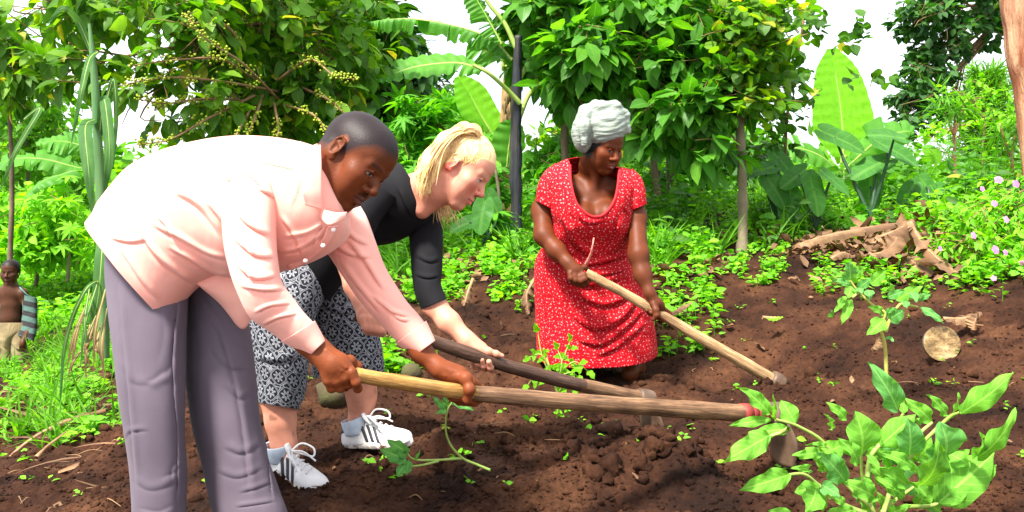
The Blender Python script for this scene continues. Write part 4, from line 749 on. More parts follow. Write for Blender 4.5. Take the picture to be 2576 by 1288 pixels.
# pink-flowered bush at the right
r_ = plant_root('flowering_bush', 2500, 720, 4.7, 'flowering bush with pink five-petalled flowers at the right edge', 'bush')
rs = np.random.RandomState(31); crown([(2500, 560, 4.9, 90, 80, .35, 90), (2570, 520, 4.9, 80, 80, .35, 80), (2440, 620, 4.8, 60, 50, .3, 40), (2560, 650, 4.6, 70, 60, .3, 60), (2520, 690, 4.6, 60, 30, .25, 36)], T_LANCE, .055, 9, .12, r_, ML_WEED, MTWIG, rs, .1, [P(2500, 650, 4.8)], name='foliage')
MPINK = noisy_mat('pink_petal', (.62, .10, .38), (.75, .25, .55), scale=20, rough=.5, bumpS=0)
for i, (x, y, d, s_) in enumerate([(2512, 452, 4.5, .026), (2502, 512, 4.5, .022), (2532, 552, 4.45, .024), (2450, 592, 4.45, .024), (2366, 625, 4.5, .018), (2505, 628, 4.3, .028), (2530, 635, 4.3, .020), (2556, 462, 4.5, .026), (2500, 700, 4.3, .018), (2570, 660, 4.3, .022), (2472, 475, 4.6, .018)]):
    L = MB(); c = P(x, y, d); nn_ = unit(np.array((rs.uniform(-.4, .4), -.9, .3))); xx = unit(np.cross(nn_, [0, 0, 1])); zz = np.cross(xx, nn_); ang = np.arange(5) * 2 * math.pi / 5 + rs.uniform(0, 1); drs = np.outer(np.cos(ang), xx) + np.outer(np.sin(ang), zz); place_leaves(L, leaf_tpl(4, .46, (.15, .8, 1.0, .3), .1, .1, stalk=0), np.tile(c, (5, 1)), drs, s_ * .8, np.tile(nn_, (5, 1)), rs, 0); L.build('flower', MPINK, r_)
# ---------------------------------------------------------------- people: materials
def skin_mat(name, rough=.42, bumpS=.25, sss=0.0, scale=180, spec=.35):
    """colour comes from the body's own colour attribute (skin, lips, brows, eyes)"""
    m, t, b = new_mat(name); a = N(t, 'ShaderNodeVertexColor', layer_name='Col'); co = N(t, 'ShaderNodeTexCoord')
    n = N(t, 'ShaderNodeTexNoise', Scale=22, Detail=4); t.links.new(co.outputs['Object'], n.inputs['Vector'])
    r = ramp(t, [(.3, (.82, .8, .8)), (.7, (1.15, 1.12, 1.1))], n.outputs['Fac']); c = mixc(t, 1, a.outputs[0], r.outputs[0], 'MULTIPLY'); t.links.new(c, b.inputs['Base Color'])
    b.inputs['Roughness'].default_value = rough; b.inputs['Specular IOR Level'].default_value = spec
    if sss: b.inputs['Subsurface Weight'].default_value = sss; b.inputs['Subsurface Radius'].default_value = (.012, .004, .002); b.inputs['Subsurface Scale'].default_value = 1.0
    n2 = N(t, 'ShaderNodeTexNoise', Scale=scale, Detail=5); t.links.new(co.outputs['Object'], n2.inputs['Vector']); bump(t, b, n2.outputs['Fac'], bumpS, .002)
    return m
MSKIN_D = skin_mat('dark_skin', .52, .3, spec=.20); MSKIN_L = skin_mat('fair_skin', .5, .12, .12)
def cloth_mat(name, c1, c2, rough=.85, weave=900, wr=.5, wscale=9, sheen=.15, trans=0.0):
    m, t, b = new_mat(name); co = N(t, 'ShaderNodeTexCoord'); n = N(t, 'ShaderNodeTexNoise', Scale=5, Detail=4); t.links.new(co.outputs['Object'], n.inputs['Vector'])
    r = ramp(t, [(.35, c1), (.65, c2)], n.outputs['Fac']); t.links.new(r.outputs[0], b.inputs['Base Color']); b.inputs['Roughness'].default_value = rough; b.inputs['Sheen Weight'].default_value = sheen; b.inputs['Specular IOR Level'].default_value = .25
    mp = N(t, 'ShaderNodeMapping'); mp.inputs['Scale'].default_value = (1, 1, .45); mp.inputs['Rotation'].default_value = (0, .7, .4); t.links.new(co.outputs['Object'], mp.inputs[0])
    n2 = N(t, 'ShaderNodeTexNoise', Scale=wscale, Detail=3, Roughness=.45, Distortion=.8); t.links.new(mp.outputs[0], n2.inputs['Vector']); n3 = N(t, 'ShaderNodeTexNoise', Scale=weave, Detail=1); t.links.new(co.outputs['Object'], n3.inputs['Vector'])
    h = math_(t, 'ADD', n2.outputs['Fac'], math_(t, 'MULTIPLY', n3.outputs['Fac'], .02)); bump(t, b, h, wr, .03); return m

# ---------------------------------------------------------------- people: head
def head_frame(o, fwd, up, s=1.0):
    f = unit(fwd); u = np.asarray(up, float); u = unit(u - f * (u @ f)); r = np.cross(f, u)
    return np.array(o, float), np.stack([r, f, u], 1), s      # columns: right, forward, up
def add_head(sd, fr, female=0.0, full=0.0, ears=True, k=.012, skull=1.0):
    o, M, s = fr
    W = lambda x, y, z: o + M @ (np.array((x, y, z)) * s)
    E = lambda c, r, kk=k, op=1, Rl=None: sd.ell(W(*c), np.array(r) * s, M if Rl is None else M @ Rl, kk * s, op)
    C = lambda a, b, ra, rb, kk=k, op=1: sd.cap(W(*a), W(*b), ra * s, rb * s, kk * s, op)
    jw = 1 - .12 * female
    E((0, -.014, .036), (.0745 * skull, .097, .083)); E((0, .030, .044), (.0655, .060, .062), .03); E((0, .036, -.02), (.060, .054, .070), .02)
    E((0, .026, -.066), (.047 * jw, .050, .042), .02)
    for q in (-1, 1):
        C((q * .056 * jw, -.004, -.045), (q * .026 * jw, .060, -.096), .020, .0165, .02)
        E((q * .042, .060, -.018), (.022 + full, .022, .019), .03)
        E((q * .032, .056, -.052), (.022 + full, .022, .026), .03)
        C((q * .042, .072, .024), (q * .012, .086, .021), .0095, .0095, .012)
    C((0, .064, -.098), (0, .074, -.094), .0215 - .003 * female, .0185 - .003 * female, .016)
    for q in (-1, 1):
        E((q * .0305, .094, .003), (.0185, .0115, .0115), .010, -1)
    for q in (-1, 1):
        sd.ell(W(q * .0305, .0735, .002), np.array((.0125, .0125, .0115)) * s, M, .0015 * s)
        C((q * .018, .0835, .0065), (q * .031, .0872, .0110), .0030, .0034, .003); C((q * .031, .0872, .0110), (q * .044, .0790, .0055), .0034, .0026, .003)
        C((q * .019, .0825, -.0035), (q * .031, .0845, -.0075), .0024, .0026, .003); C((q * .031, .0845, -.0075), (q * .043, .0780, -.0020), .0026, .0022, .003)
    nw = 1.0 if female > .8 else 1.25
    C((0, .086, .012), (0, .106, -.022), .0075, .0088 * nw, .010); E((0, .1075, -.027), (.0115 * nw, .011, .0095), None or .006)
    for q in (-1, 1):
        E((q * .0125 * nw, .0965, -.031), (.0080 * nw, .0095, .0075), .005)
    for q in (-1, 1): E((q * .0065 * nw, .102, -.040), (.0040, .0050, .0035), .002, -1)
    E((0, .068, -.058), (.033, .028, .026), .016)
    lp = 1.0 if female > .8 else 1.45
    for q in (-1, 1):
        C((0, .0965, -.0555), (q * .0245, .0835, -.0610), .0052 * lp, .0024, .004)
        C((0, .0945, -.0690), (q * .0235, .0830, -.0630), .0062 * lp, .0026, .004)
    for q in (-1, 1): C((0, .1020, -.0618), (q * .026, .0860, -.0624), .0012, .0012, .002, -1)
    C((0, .0935, -.0800), (0.0, .0935, -.0800), .006, .006, .006, -1)
    if ears:
        for q in (-1, 1):
            Rl = Matrix.Rotation(R(-12), 3, 'X') @ Matrix.Rotation(R(q * -18), 3, 'Z'); Rl = np.array(Rl)
            E((q * .077, -.010, -.004), (.0075, .0185, .0310), .006, 1, Rl); E((q * .0835, -.006, .000), (.0065, .0110, .0200), .004, -1, Rl)
            C((q * .0800, -.002, .005), (q * .0790, -.014, .012), .0028, .0024, .003); E((q * .0765, -.001, -.026), (.005, .0075, .008), .004)
            C((q * .0780, .006, -.006), (q * .0790, .004, .002), .0035, .0030, .003)
            C((q * .082, -.022, .014), (q * .084, -.012, .027), .0028, .0030, .003); C((q * .084, -.012, .027), (q * .080, .003, .022), .0030, .0026, .003); C((q * .082, -.022, .014), (q * .078, -.018, -.012), .0028, .0024, .003)
    return W
def to_local(fr, V): o, M, s = fr; return ((V - o) @ M) / s
def face_paint(fr, V, col, skin, lip, brow, hair=None, hairfn=None, female=0.0, iris=(.02, .01, .006), moust=None, lipst=1.0, lid=None, dark=None):
    L = to_local(fr, V); x, y, z = L.T; inh = (np.abs(x) < .1) & (y > -.14) & (y < .14) & (z > -.13) & (z < .14)
    def blend(mask, c): col[:] = col * (1 - mask[:, None]) + np.array(c)[None] * mask[:, None]
    ss = lambda v, a, b: np.clip((v - a) / (b - a), 0, 1)
    fr_ = ss(y, .055, .07) * inh
    if hairfn is not None: blend(hairfn(x, y, z) * inh, hair)
    bz = .0275 - .10 * np.abs(np.abs(x) - .03); wb = ss(.0042 + (.002 if female < .5 else 0) - np.abs(z - bz), 0, .0025) * ss(np.abs(x), .009, .014) * ss(.052 - np.abs(x), 0, .006) * fr_; blend(wb * (.6 if female < .5 else .5), brow)
    ml = ss(.0275 - np.abs(x), 0, .003); zc = -.0618; up_ = .0095 * (1 - (np.abs(x) / .034) ** 1.6) * (1 + .15 * np.cos(x * 260)); lo_ = .0125 * (1 - (np.abs(x) / .034) ** 2)
    wl = ml * ss(up_ - (z - zc), 0, .002) * ss(lo_ + (z - zc), 0, .002) * fr_; blend(wl * lipst, lip)
    wm = ml * ss(.0013 - np.abs(z - zc), 0, .0008) * fr_; blend(wm * .85, (.03, .012, .01))
    for q in (-1, 1):
        ex = (x - q * .0305); th = .0044 * np.sqrt(np.clip(1 - (ex / .0135) ** 2, 0, 1)); e = ss(th - np.abs(z - .0022), 0, .0010) * ss(y, .074, .078) * ss(.0135 - np.abs(ex), 0, .001) * fr_
        blend(e, (.24, .20, .18) if skin[0] < .3 else (.6, .56, .54)); rr = np.sqrt((ex - q * 0 - eye_dx[0]) ** 2 + (z - .0020 - eye_dx[1]) ** 2); blend(e * ss(.0062 - rr, 0, .0010), iris)
        ln = ss(.0021 - np.abs(z - .0022 - th * np.sign(z)), 0, .001) * (z > .003) * ss(.0150 - np.abs(ex), 0, .001) * fr_; blend(ln * .8, (.02, .012, .01))
    if moust: 
        wmst = ss(.0045 - np.abs(z + .0478 + .12 * np.abs(x)), 0, .003) * ss(.026 - np.abs(x), 0, .006) * fr_; blend(wmst * .8, moust)
    nos = np.exp(-(((np.abs(x) - .0075) / .004) ** 2 + ((z + .041) / .003) ** 2)) * fr_ * (y > .09); blend(np.clip(nos * 1.2, 0, 1) * .8, np.array(skin) * .15)
    return col
eye_dx = [0.0, -.001]
def body_obj(name, parts, mat, fr=None, skin=(.1, .04, .02), paint=None):
    """join the shells of one body; parts: list of (V,Q)"""
    V = np.concatenate([p[0] for p in parts]); Q = []; k = 0
    for p in parts: Q.append(p[1] + k); k += len(p[0])
    col = np.tile(np.array(skin, float), (len(V), 1))
    if paint: paint(V, col)
    return mesh_obj(name, V, np.concatenate(Q), mat, col=col)

def finger(sd, pts, r0, r1, k=.004, nail=True):
    n = len(pts); rs_ = [r0 + (r1 - r0) * i / (n - 1) for i in range(n)]; pts = [np.array(p, float) for p in pts]
    sd.chain(pts, rs_, k)
    for i in range(1, n - 1): sd.ell(pts[i], np.full(3, rs_[i] * 1.09), None, k)

# ---------------------------------------------------------------- hoes
def wood_mat(name, c1, c2, c3, rough=.6):
    m, t, b = new_mat(name); u = N(t, 'ShaderNodeUVMap'); co = N(t, 'ShaderNodeTexCoord'); mp = N(t, 'ShaderNodeMapping'); mp.inputs['Scale'].default_value = (9, 5, 1); t.links.new(u.outputs[0], mp.inputs[0])
    n1 = N(t, 'ShaderNodeTexNoise', Scale=1.6, Detail=8, Roughness=.72, Distortion=.6); t.links.new(mp.outputs[0], n1.inputs['Vector']); n2 = N(t, 'ShaderNodeTexNoise', Scale=9, Detail=4); t.links.new(co.outputs['Object'], n2.inputs['Vector'])
    r = ramp(t, [(.34, c2), (.50, c1), (.66, c3)], n1.outputs['Fac']); r2 = ramp(t, [(.3, (.55, .5, .48)), (.65, (1.1, 1.1, 1.1))], n2.outputs['Fac']); t.links.new(mixc(t, 1, r.outputs[0], r2.outputs[0], 'MULTIPLY'), b.inputs['Base Color'])
    b.inputs['Roughness'].default_value = rough; b.inputs['Specular IOR Level'].default_value = .3; bump(t, b, n1.outputs['Fac'], .8, .008); return m
MWOOD = wood_mat('hoe_wood', (.20, .105, .052), (.065, .034, .018), (.34, .20, .105))
MWOODT = wood_mat('tan_hoe_wood', (.40, .25, .12), (.16, .085, .04), (.56, .38, .20))
MWOODP = wood_mat('pale_hoe_wood', (.44, .23, .055), (.14, .055, .012), (.62, .40, .14), .5)
MWOODD = wood_mat('dark_hoe_wood', (.085, .042, .026), (.030, .017, .013), (.16, .085, .05), .45)
MIRON = noisy_mat('worn_iron', (.065, .036, .022), (.14, .088, .055), scale=14, rough=.5, bumpS=.4, bscale=60, bdist=.002)
MREDB = noisy_mat('red_rubber_binding', (.26, .028, .018), (.16, .02, .014), scale=30, rough=.6, bumpS=.5, bscale=80, bdist=.003)
def hoe(label, pts, radii, blade, mats, seed=1, collar=None, bind=None, bend=None):
    """pts/radii: handle from butt to head; blade: (eye centre, down dir, width dir, length, width)"""
    root = empty('garden_hoe', tuple(pts[-1])); tag(root, label, 'hoe', 'hoes in the hands of the diggers')
    V, Q, T, U = tube(pts, radii, 20, 120, bumpy=.05, seed=seed); q = V - pts[0]; V = V + np.stack([noise3(V, 6, 2, seed=seed + 3)] * 3, 1) * .0015
    h = mesh_obj('handle', V, [Q, np.array(T)], mats[0], root, uv=U)
    if len(mats) > 1:
        h.data.materials.append(mats[1]); n = len(h.data.polygons); cen = np.zeros(n * 3); h.data.polygons.foreach_get('center', cen); cen = cen.reshape(-1, 3)
        d = np.linalg.norm(cen - pts[0], axis=1) + .03 * noise3(cen, 25, 2, seed=9); mi = (d > mats[2]).astype(np.int32); h.data.polygons.foreach_set('material_index', mi)
    if bind is not None:
        mb = MB(); a, bb = bind; r = radii[-1] * 1.07
        for i in range(4): mb.add(*tube([lerp(a, bb, i * .23), lerp(a, bb, i * .23 + .30)], [r * (1 + .03 * (i % 2)), r * (1.02 + .03 * ((i + 1) % 2))], 20, bumpy=.03, seed=i))
        mb.build('binding', MREDB, root)
    e, dn, wd, L, Wd = blade; dn = unit(dn); wd = unit(np.asarray(wd) - dn * (np.asarray(wd) @ dn)); nrm = np.cross(wd, dn)
    rows = 14; cols = 9; Vb = []
    for i in range(rows):
        t_ = i / (rows - 1); w = Wd * (.34 + .66 * min(1, t_ * 2.4) ** .8) * (1 - .22 * max(0, t_ - .6) / .4)
        for j in range(cols):
            s_ = j / (cols - 1) * 2 - 1; rnd = .035 * s_ * s_ * (t_ > .8)
            Vb.append(e + dn * (L * t_ - rnd * L) + wd * (w / 2 * s_) + nrm * (.018 * math.sin(t_ * 2.2) + .008 * s_ * s_))
    bl = mesh_obj('blade', Vb, _gridq(rows, cols, False), MIRON, root); solidify(bl, .005, 0)
    ax = unit(pts[-1] - pts[-2]); mb = MB(); r = radii[-1] * 1.25
    V, Q, T, U = tube([e - ax * .030, e - ax * .02, e + ax * .022, e + ax * .03], [r * .98, r * 1.12, r * 1.12, r * .95], 20, 10); mb.add(V, Q, T, U)
    mb.build('socket', collar or MIRON, root)
    return root
# ---------------------------------------------------------------- man in the pink shirt
MSHIRT = cloth_mat('pink_shirt_cloth', (.84, .37, .30), (.86, .42, .34), weave=1500, wr=.35, wscale=7)
MTROU = cloth_mat('grey_trouser_cloth', (.100, .078, .104), (.124, .098, .128), weave=1500, wr=.25, wscale=5, sheen=.05)
SKM = (.100, .025, .007); SKMH = (.165, .040, .012)
d0 = 2.12
_c, _s = math.cos(R(24)), math.sin(R(24))
frM = head_frame(P(888, 401, 2.13) , (.76 * _c, -_s, -.65 * _c), (.65, 0.06, .76), .955)
sd = SDF(); W = add_head(sd, frM, 0.0, skull=1.03)
nb = [W(0, -.030, -.04), W(0, -.045, -.10), P(770, 470, 2.20), P(700, 500, 2.24)]
sd.chain(nb, [.060, .060, .068, .085], .03)
for q in (-1, 1): sd.cap(W(q * .05, -.035, -.02), P(800, 520, 2.14), .020, .024, .03)      # neck muscles
sd.cap(W(0, .02, -.085), P(828, 520, 2.13), .03, .035, .03)
headM = relax(*sd.mesh(.0022), None or 1) if False else sd.mesh(.0022)
headM = (relax(headM[0], headM[1], 2, .4), headM[1])
# near hand: fist round the butt of the handle
def PP(x, y, d): return P(x, y, d)
HH = [P(893, 944, 2.06), P(1000, 962, 2.12), P(1200, 990, 2.24), P(1500, 1015, 2.43), P(1880, 1040, 2.72), P(1962, 1042, 2.78)]
dn_ = 2.045
sd = SDF(); px = dn_ / F
sd.chain([P(700, 800, 2.06), P(780, 862, 2.05), P(812, 893, 2.045)], [.036, .029, .0255], .02)
sd.ell(P(846, 930, 2.035), (.034, .020, .040), np.array(Matrix.Rotation(R(35), 3, 'Y')), .02)
sd.cap(P(812, 893, 2.045), P(838, 915, 2.035), .026, .026, .02)
kn = [(826, 957), (848, 958), (869, 950), (885, 936)]                     # knuckles (little .. index)
for i, (x, y) in enumerate(kn):
    sd.cap(P(822 + i * 8, 912 - i * 2, 2.035), P(x, y, 2.030), .0125, .0122, .010)
for i, (x, y) in enumerate(kn):
    e = [P(x, y, 2.028), P(x + 8, y + 19 - i * 1.5, 2.040 + .002 * i), P(x + 20, y + 16 - i, 2.078), P(x + 24, y - 2 - i, 2.088)]
    if i == 3: e = [P(x, y, 2.024), P(x + 11, y + 25, 2.026), P(x + 15, y + 41, 2.052), P(x + 12, y + 30, 2.080)]
    finger(sd, e, .0112, .0088, .004)
finger(sd, [P(850, 905, 2.050), P(880, 908, 2.070), P(898, 922, 2.085), P(905, 940, 2.098)], .0135, .0095, .006)    # thumb, far side
for a, b in (((800, 885), (840, 935)), ((812, 880), (858, 932)), ((822, 880), (872, 925))): sd.cap(P(*a, 2.022), P(*b, 2.016), .0028, .0022, .006)
hN = sd.mesh(.0018); hN = (relax(hN[0], hN[1], 2, .4), hN[1])
# far hand: thumb in front of the handle, fingers curled up from below
df = 2.22
sd = SDF()
sd.chain([P(1012, 828, 2.265), P(1060, 886, 2.25), P(1105, 927, 2.235)], [.026, .0255, .022], .02)
sd.cap(P(1105, 927, 2.235), P(1150, 945, 2.235), .022, .023, .02); sd.ell(P(1158, 950, 2.245), (.046, .022, .024), np.array(Matrix.Rotation(R(30), 3, 'Y')), .02)
sd.cap(P(1130, 940, 2.235), P(1192, 968, 2.270), .020, .016, .015)
finger(sd, [P(1140, 942, 2.225), P(1172, 952, 2.208), P(1181, 980, 2.196), P(1176, 1007, 2.203)], .0150, .0102, .008)
for i in range(4):
    bx = 1208 - i * 13; tx = (1166, 1157, 1141, 1128)[i]; ty = (1002, 993, 986, 990)[i]
    finger(sd, [P(bx - 14, 966 - i * 3, 2.265), P(bx + 1, 978 - i * 2, 2.292), P(bx, 1003, 2.285), P(bx - 14, 1013 - i, 2.252), P(tx + 8, 1006 - i * 2, 2.222), P(tx, ty, 2.208)], .0112, .0080, .004)
for a, b in (((1070, 900), (1135, 935)), ((1090, 905), (1150, 935)), ((1080, 915), (1120, 945))): sd.cap(P(*a, 2.226), P(*b, 2.212), .0028, .0024, .006)
hF = sd.mesh(.0018); hF = (relax(hF[0], hF[1], 2, .4), hF[1])
# rest of the body under the clothes
sd = SDF()
sd.chain([P(720, 500, 2.24), P(620, 520, 2.26), P(480, 550, 2.32), P(410, 610, 2.38)], [.09, .11, .10, .08], .06)
sd.chain([P(670, 520, 2.12), P(640, 700, 2.045), P(780, 862, 2.05)], [.038, .032, .026], .03); sd.chain([P(862, 560, 2.33), P(925, 700, 2.31), P(1060, 880, 2.26)], [.04, .032, .022], .03)
sd.chain([P(385, 680, 2.36), P(385, 1000, 2.32), P(400, 1420, 2.36)], [.065, .055, .045], .05); sd.chain([P(510, 680, 2.48), P(550, 1000, 2.46), P(620, 1420, 2.42)], [.07, .055, .045], .05)
sd.chain([P(400, 1420, 2.36), P(420, 1452, 2.30), P(500, 1462, 2.22)], [.05, .045, .035], .03); sd.chain([P(620, 1420, 2.42), P(640, 1440, 2.36), P(730, 1450, 2.3)], [.05, .045, .035], .03)
bM = sd.mesh(.008); bM = (relax(bM[0], bM[1], 2, .5), bM[1])
nh = len(headM[0]); 
def paintM(V, col):
    hd = np.zeros(len(V), bool); hd[:nh] = True; col[nh:] = SKMH
    c = col[:nh]; L = to_local(frM, V[:nh]); x, y, z = L.T
    ss = lambda v, a, b: np.clip((v - a) / (b - a), 0, 1)
    warm = np.exp(-(((np.abs(x) - .045) / .03) ** 2 + ((z + .02) / .04) ** 2)) * ss(y, 0, .04); c[:] = c * (1 + .25 * warm[:, None] * np.array([1.5, .8, .4]))
    hl = lambda x, y, z: ss(z + .55 * np.clip(y, -.2, .06) * 0 - (.010 + np.where(y > .02, (y - .02) * .95, 0) + np.where(np.abs(x) > .055, 0, 0)) - np.where((y > -.03) & (y < .022), 0, 0), -.004, .006) * ss(z - (.066 - .0), -.02, .0) if False else np.clip(ss(z - (np.interp(y, [-.12, -.04, .015, .03, .06, .09], [-.045, -.02, -.004, .022, .060, .072])), -.012, .014), 0, 1)
    hl2 = lambda x, y, z: hl(x, y, z) * (1 - (np.abs(x) > .0765) * ((((y + .008) / .021) ** 2 + ((z - .002) / .036) ** 2) < 1))
    face_paint(frM, V[:nh], c, SKM, (.085, .028, .022), (.012, .008, .007), (.015, .009, .010), hl2, 0.0, moust=(.018, .010, .008), lipst=.8)
man = body_obj('person', [headM, hN, hF, bM], MSKIN_D, skin=SKM, paint=paintM)
tag(man, 'man in a pale pink shirt and grey trousers bending over a hoe in front', 'person')

# shirt: body
st = [(216, 558, 428, 806, 2.36, .20, 0, 0, -10, 14), (232, 535, 455, 770, 2.35, .21, 0, 0, -6, 8), (252, 498, 500, 722, 2.34, .215, 0, 0, -6, 6), (318, 424, 545, 700, 2.32, .215), (400, 380, 610, 705, 2.30, .215),
      (500, 354, 680, 690, 2.28, .215), (600, 342, 760, 668, 2.25, .215), (690, 346, 835, 632, 2.22, .20), (760, 358, 880, 590, 2.20, .155), (800, 370, 880, 545, 2.18, .10)]
V, Q, T, U = loft(st, 260, 220, 2.3)
FM = [([(515, 500), (560, 560), (600, 640), (615, 700)], 16, .016), ([(420, 620), (480, 655), (540, 690), (600, 700)], 9, .012), ([(335, 560), (390, 640), (450, 690), (500, 720)], 12, .012), ([(300, 620), (350, 700), (400, 760)], 12, .008),
      ([(560, 450), (620, 470), (680, 520)], 16, .008), ([(430, 480), (500, 520), (560, 600)], 18, .007), ([(395, 545), (420, 570), (440, 605)], 7, .008), ([(370, 560), (450, 600), (520, 640), (590, 660)], 10, .008),
      ([(700, 640), (760, 625), (820, 585)], 8, .010), ([(705, 600), (770, 590), (830, 560)], 8, .007), ([(820, 560), (800, 590), (780, 640)], 7, .008), ([(700, 540), (740, 600), (760, 650)], 9, .006),
      ([(270, 600), (330, 610), (380, 600)], 8, .006), ([(640, 380), (655, 430), (660, 480)], 8, .005), ([(740, 400), (745, 460), (720, 520)], 8, .005)]
V = folds(V, 2.3, FM); V[:, 1] -= .004 * noise3(V, 9, 2, seed=5)
MSH = mesh_obj('shirt', V, Q, MSHIRT, man, uv=U); solidify(MSH, .003)
# shirt: sleeves, cuffs, collar, front tail, yoke seam, placket
def shirt_piece(name, st, nr, sg, fl=None, dm=0, pw=2.0, par=MSH, mat=MSHIRT, nz=.003, seed=6, cap=(False, False)):
    V, Q, T, U = loft(st, nr, sg, pw, *cap)
    if fl: V = folds(V, dm, fl)
    V[:, 1] -= nz * noise3(V, 14, 2, seed=seed); o = mesh_obj(name, V, [Q] + ([np.array(T)] if T else []), mat, par, uv=U); solidify(o, .0025); return o
st = [(600, 420, 720, 410, 2.13, .075), (572, 468, 700, 478, 2.10, .085), (560, 540, 694, 545, 2.07, .085), (566, 620, 694, 610, 2.05, .082), (582, 690, 698, 668, 2.03, .078), (606, 752, 708, 712, 2.025, .072), (632, 800, 736, 752, 2.03, .064), (672, 828, 762, 786, 2.035, .054), (712, 856, 786, 812, 2.04, .046)]
FS = [([(640, 470), (690, 500), (700, 540)], 8, .010), ([(575, 500), (620, 560), (690, 600)], 10, .010), ([(580, 590), (640, 640), (700, 650)], 11, .010), ([(590, 660), (640, 700), (705, 695)], 9, .009), ([(605, 720), (660, 730), (720, 730)], 8, .009),
      ([(620, 560), (630, 640), (625, 730)], 9, .006), ([(640, 790), (680, 770), (735, 765)], 6, .006), ([(660, 820), (700, 800), (750, 790)], 6, .006), ([(600, 430), (640, 450), (660, 480)], 6, .008)]
shirt_piece('sleeve', st, 130, 90, FS, 2.2)
st = [(708, 858, 790, 808, 2.04, .048), (745, 876, 803, 832, 2.045, .043), (779, 895, 816, 858, 2.048, .040)]
shirt_piece('cuff', st, 30, 60, None, 0, nz=.001)
st = [(800, 560, 905, 520, 2.36, .085), (812, 612, 922, 550, 2.34, .088), (838, 655, 940, 600, 2.33, .084), (868, 700, 962, 660, 2.32, .075), (902, 750, 990, 712, 2.30, .064), (940, 795, 1020, 758, 2.28, .054), (975, 832, 1050, 792, 2.27, .047), (1000, 858, 1068, 815, 2.265, .043)]
FS = [([(830, 610), (880, 640), (940, 650)], 9, .010), ([(850, 650), (900, 720), (960, 790)], 10, .009), ([(870, 600), (920, 660), (970, 740)], 10, .010), ([(860, 570), (890, 600), (930, 620)], 7, .008), ([(930, 740), (980, 780), (1030, 800)], 7, .006), ([(960, 760), (1000, 800), (1030, 810)], 6, .005)]
shirt_piece('sleeve', st, 120, 80, FS, 2.5, seed=8)
st = [(996, 862, 1070, 808, 2.262, .044), (1022, 878, 1082, 833, 2.258, .041), (1047, 892, 1093, 858, 2.254, .038)]
shirt_piece('cuff', st, 30, 60, None, 0, nz=.001, seed=9)
def sheet(name, A, B, mat, par, nr=40, nc=16, th=.003, bulge=0.0, fl=None, dm=9, nz=0, seed=1, uvs=1.0):
    """curved sheet between two picture-space curves with depths (rows x,y,d)"""
    A = catmull(A, nr); B = catmull(B, nr); V = []; U = []
    for i in range(nr):
        a, b = P(*A[i]), P(*B[i])
        for j in range(nc):
            t_ = j / (nc - 1); p = lerp(a, b, t_); p = p - np.array([0, bulge * math.sin(math.pi * t_), 0]); V.append(p); U.append((t_, i / (nr - 1) * uvs))
    V = np.array(V)
    if fl: V = folds(V, dm, fl)
    if nz: V[:, 1] -= nz * noise3(V, 18, 2, seed=seed)
    o = mesh_obj(name, V, _gridq(nr, nc, False), mat, par, uv=U); solidify(o, th, 0); return o
# collar: fall folded over the neck, near side, then the stand round the throat
sheet('collar', [(807, 366, 2.05), (808, 420, 2.022), (809, 480, 2.012), (808, 527, 2.018)], [(776, 370, 2.07), (768, 425, 2.012), (762, 478, 2.000), (770, 514, 2.014)], MSHIRT, MSH, 30, 12, .006, .006)
sheet('collar', [(812, 524, 2.03), (822, 530, 2.02), (848, 536, 2.02), (872, 534, 2.04)], [(808, 548, 2.03), (826, 566, 2.01), (846, 560, 2.012), (868, 548, 2.035)], MSHIRT, MSH, 24, 10, .005, .003)
for bx_, by_, bd_ in ((838, 578, 2.03), (812, 618, 2.06), (768, 656, 2.10)):
    c_ = P(bx_, by_, bd_ - .015); MB().add(*tube([c_ + np.array([0, .004, 0]), c_], [.0055, .005], 12, 4)).build('button', noisy_mat('pearl_button', (.75, .6, .55), (.8, .7, .65), bumpS=0), MSH)
sheet('collar', [(776, 372, 2.10), (800, 362, 2.14), (815, 372, 2.20), (815, 390, 2.25)], [(770, 392, 2.08), (796, 376, 2.14), (800, 392, 2.22), (800, 410, 2.27)], MSHIRT, MSH, 24, 8, .004)
sheet('placket', [(826, 570, 2.045), (808, 605, 2.07), (770, 640, 2.12), (722, 668, 2.15)], [(850, 568, 2.055), (830, 610, 2.08), (786, 650, 2.13), (734, 680, 2.16)], MSHIRT, MSH, 24, 6, .003)
sheet('shirt_tail', [(498, 700, 2.25), (545, 690, 2.24), (600, 690, 2.24), (640, 680, 2.24)], [(500, 716, 2.26), (560, 770, 2.28), (612, 828, 2.28), (650, 760, 2.26)], MSHIRT, MSH, 40, 20, .003, .02, nz=.006, seed=3)
sheet('yoke_seam', [(655, 415, 2.033), (700, 418, 2.025), (745, 425, 2.025)], [(655, 418, 2.033), (700, 421, 2.025), (745, 428, 2.025)], MSHIRT, MSH, 12, 3, .003) if False else None

# trousers
def trousers(rows, fl, dm, seed):
    V, Q, T, U = loft(rows, 260, 110, 2.2); V = folds(V, dm, fl, .17); V = folds(V, dm, [([(455, 700), (438, 900), (448, 1100), (446, 1300)], 7, .010), ([(640, 900), (662, 1080), (690, 1290)], 6, .008), ([(300, 700), (320, 900), (350, 1290)], 10, .006), ([(540, 800), (600, 1000), (640, 1290)], 14, .008)]); V[:, 1] -= .004 * noise3(V, 6, 2, seed=seed); return V, Q, U
nL = [(272, 600, 470, 640, 2.36, .15), (266, 680, 474, 700, 2.35, .145), (272, 760, 470, 780, 2.33, .13), (284, 860, 466, 860, 2.31, .115), (298, 980, 464, 980, 2.30, .105), (312, 1080, 462, 1090, 2.30, .10), (326, 1180, 468, 1190, 2.31, .098), (332, 1270, 466, 1290, 2.32, .10), (334, 1360, 470, 1370, 2.33, .105), (336, 1425, 474, 1425, 2.34, .11)]
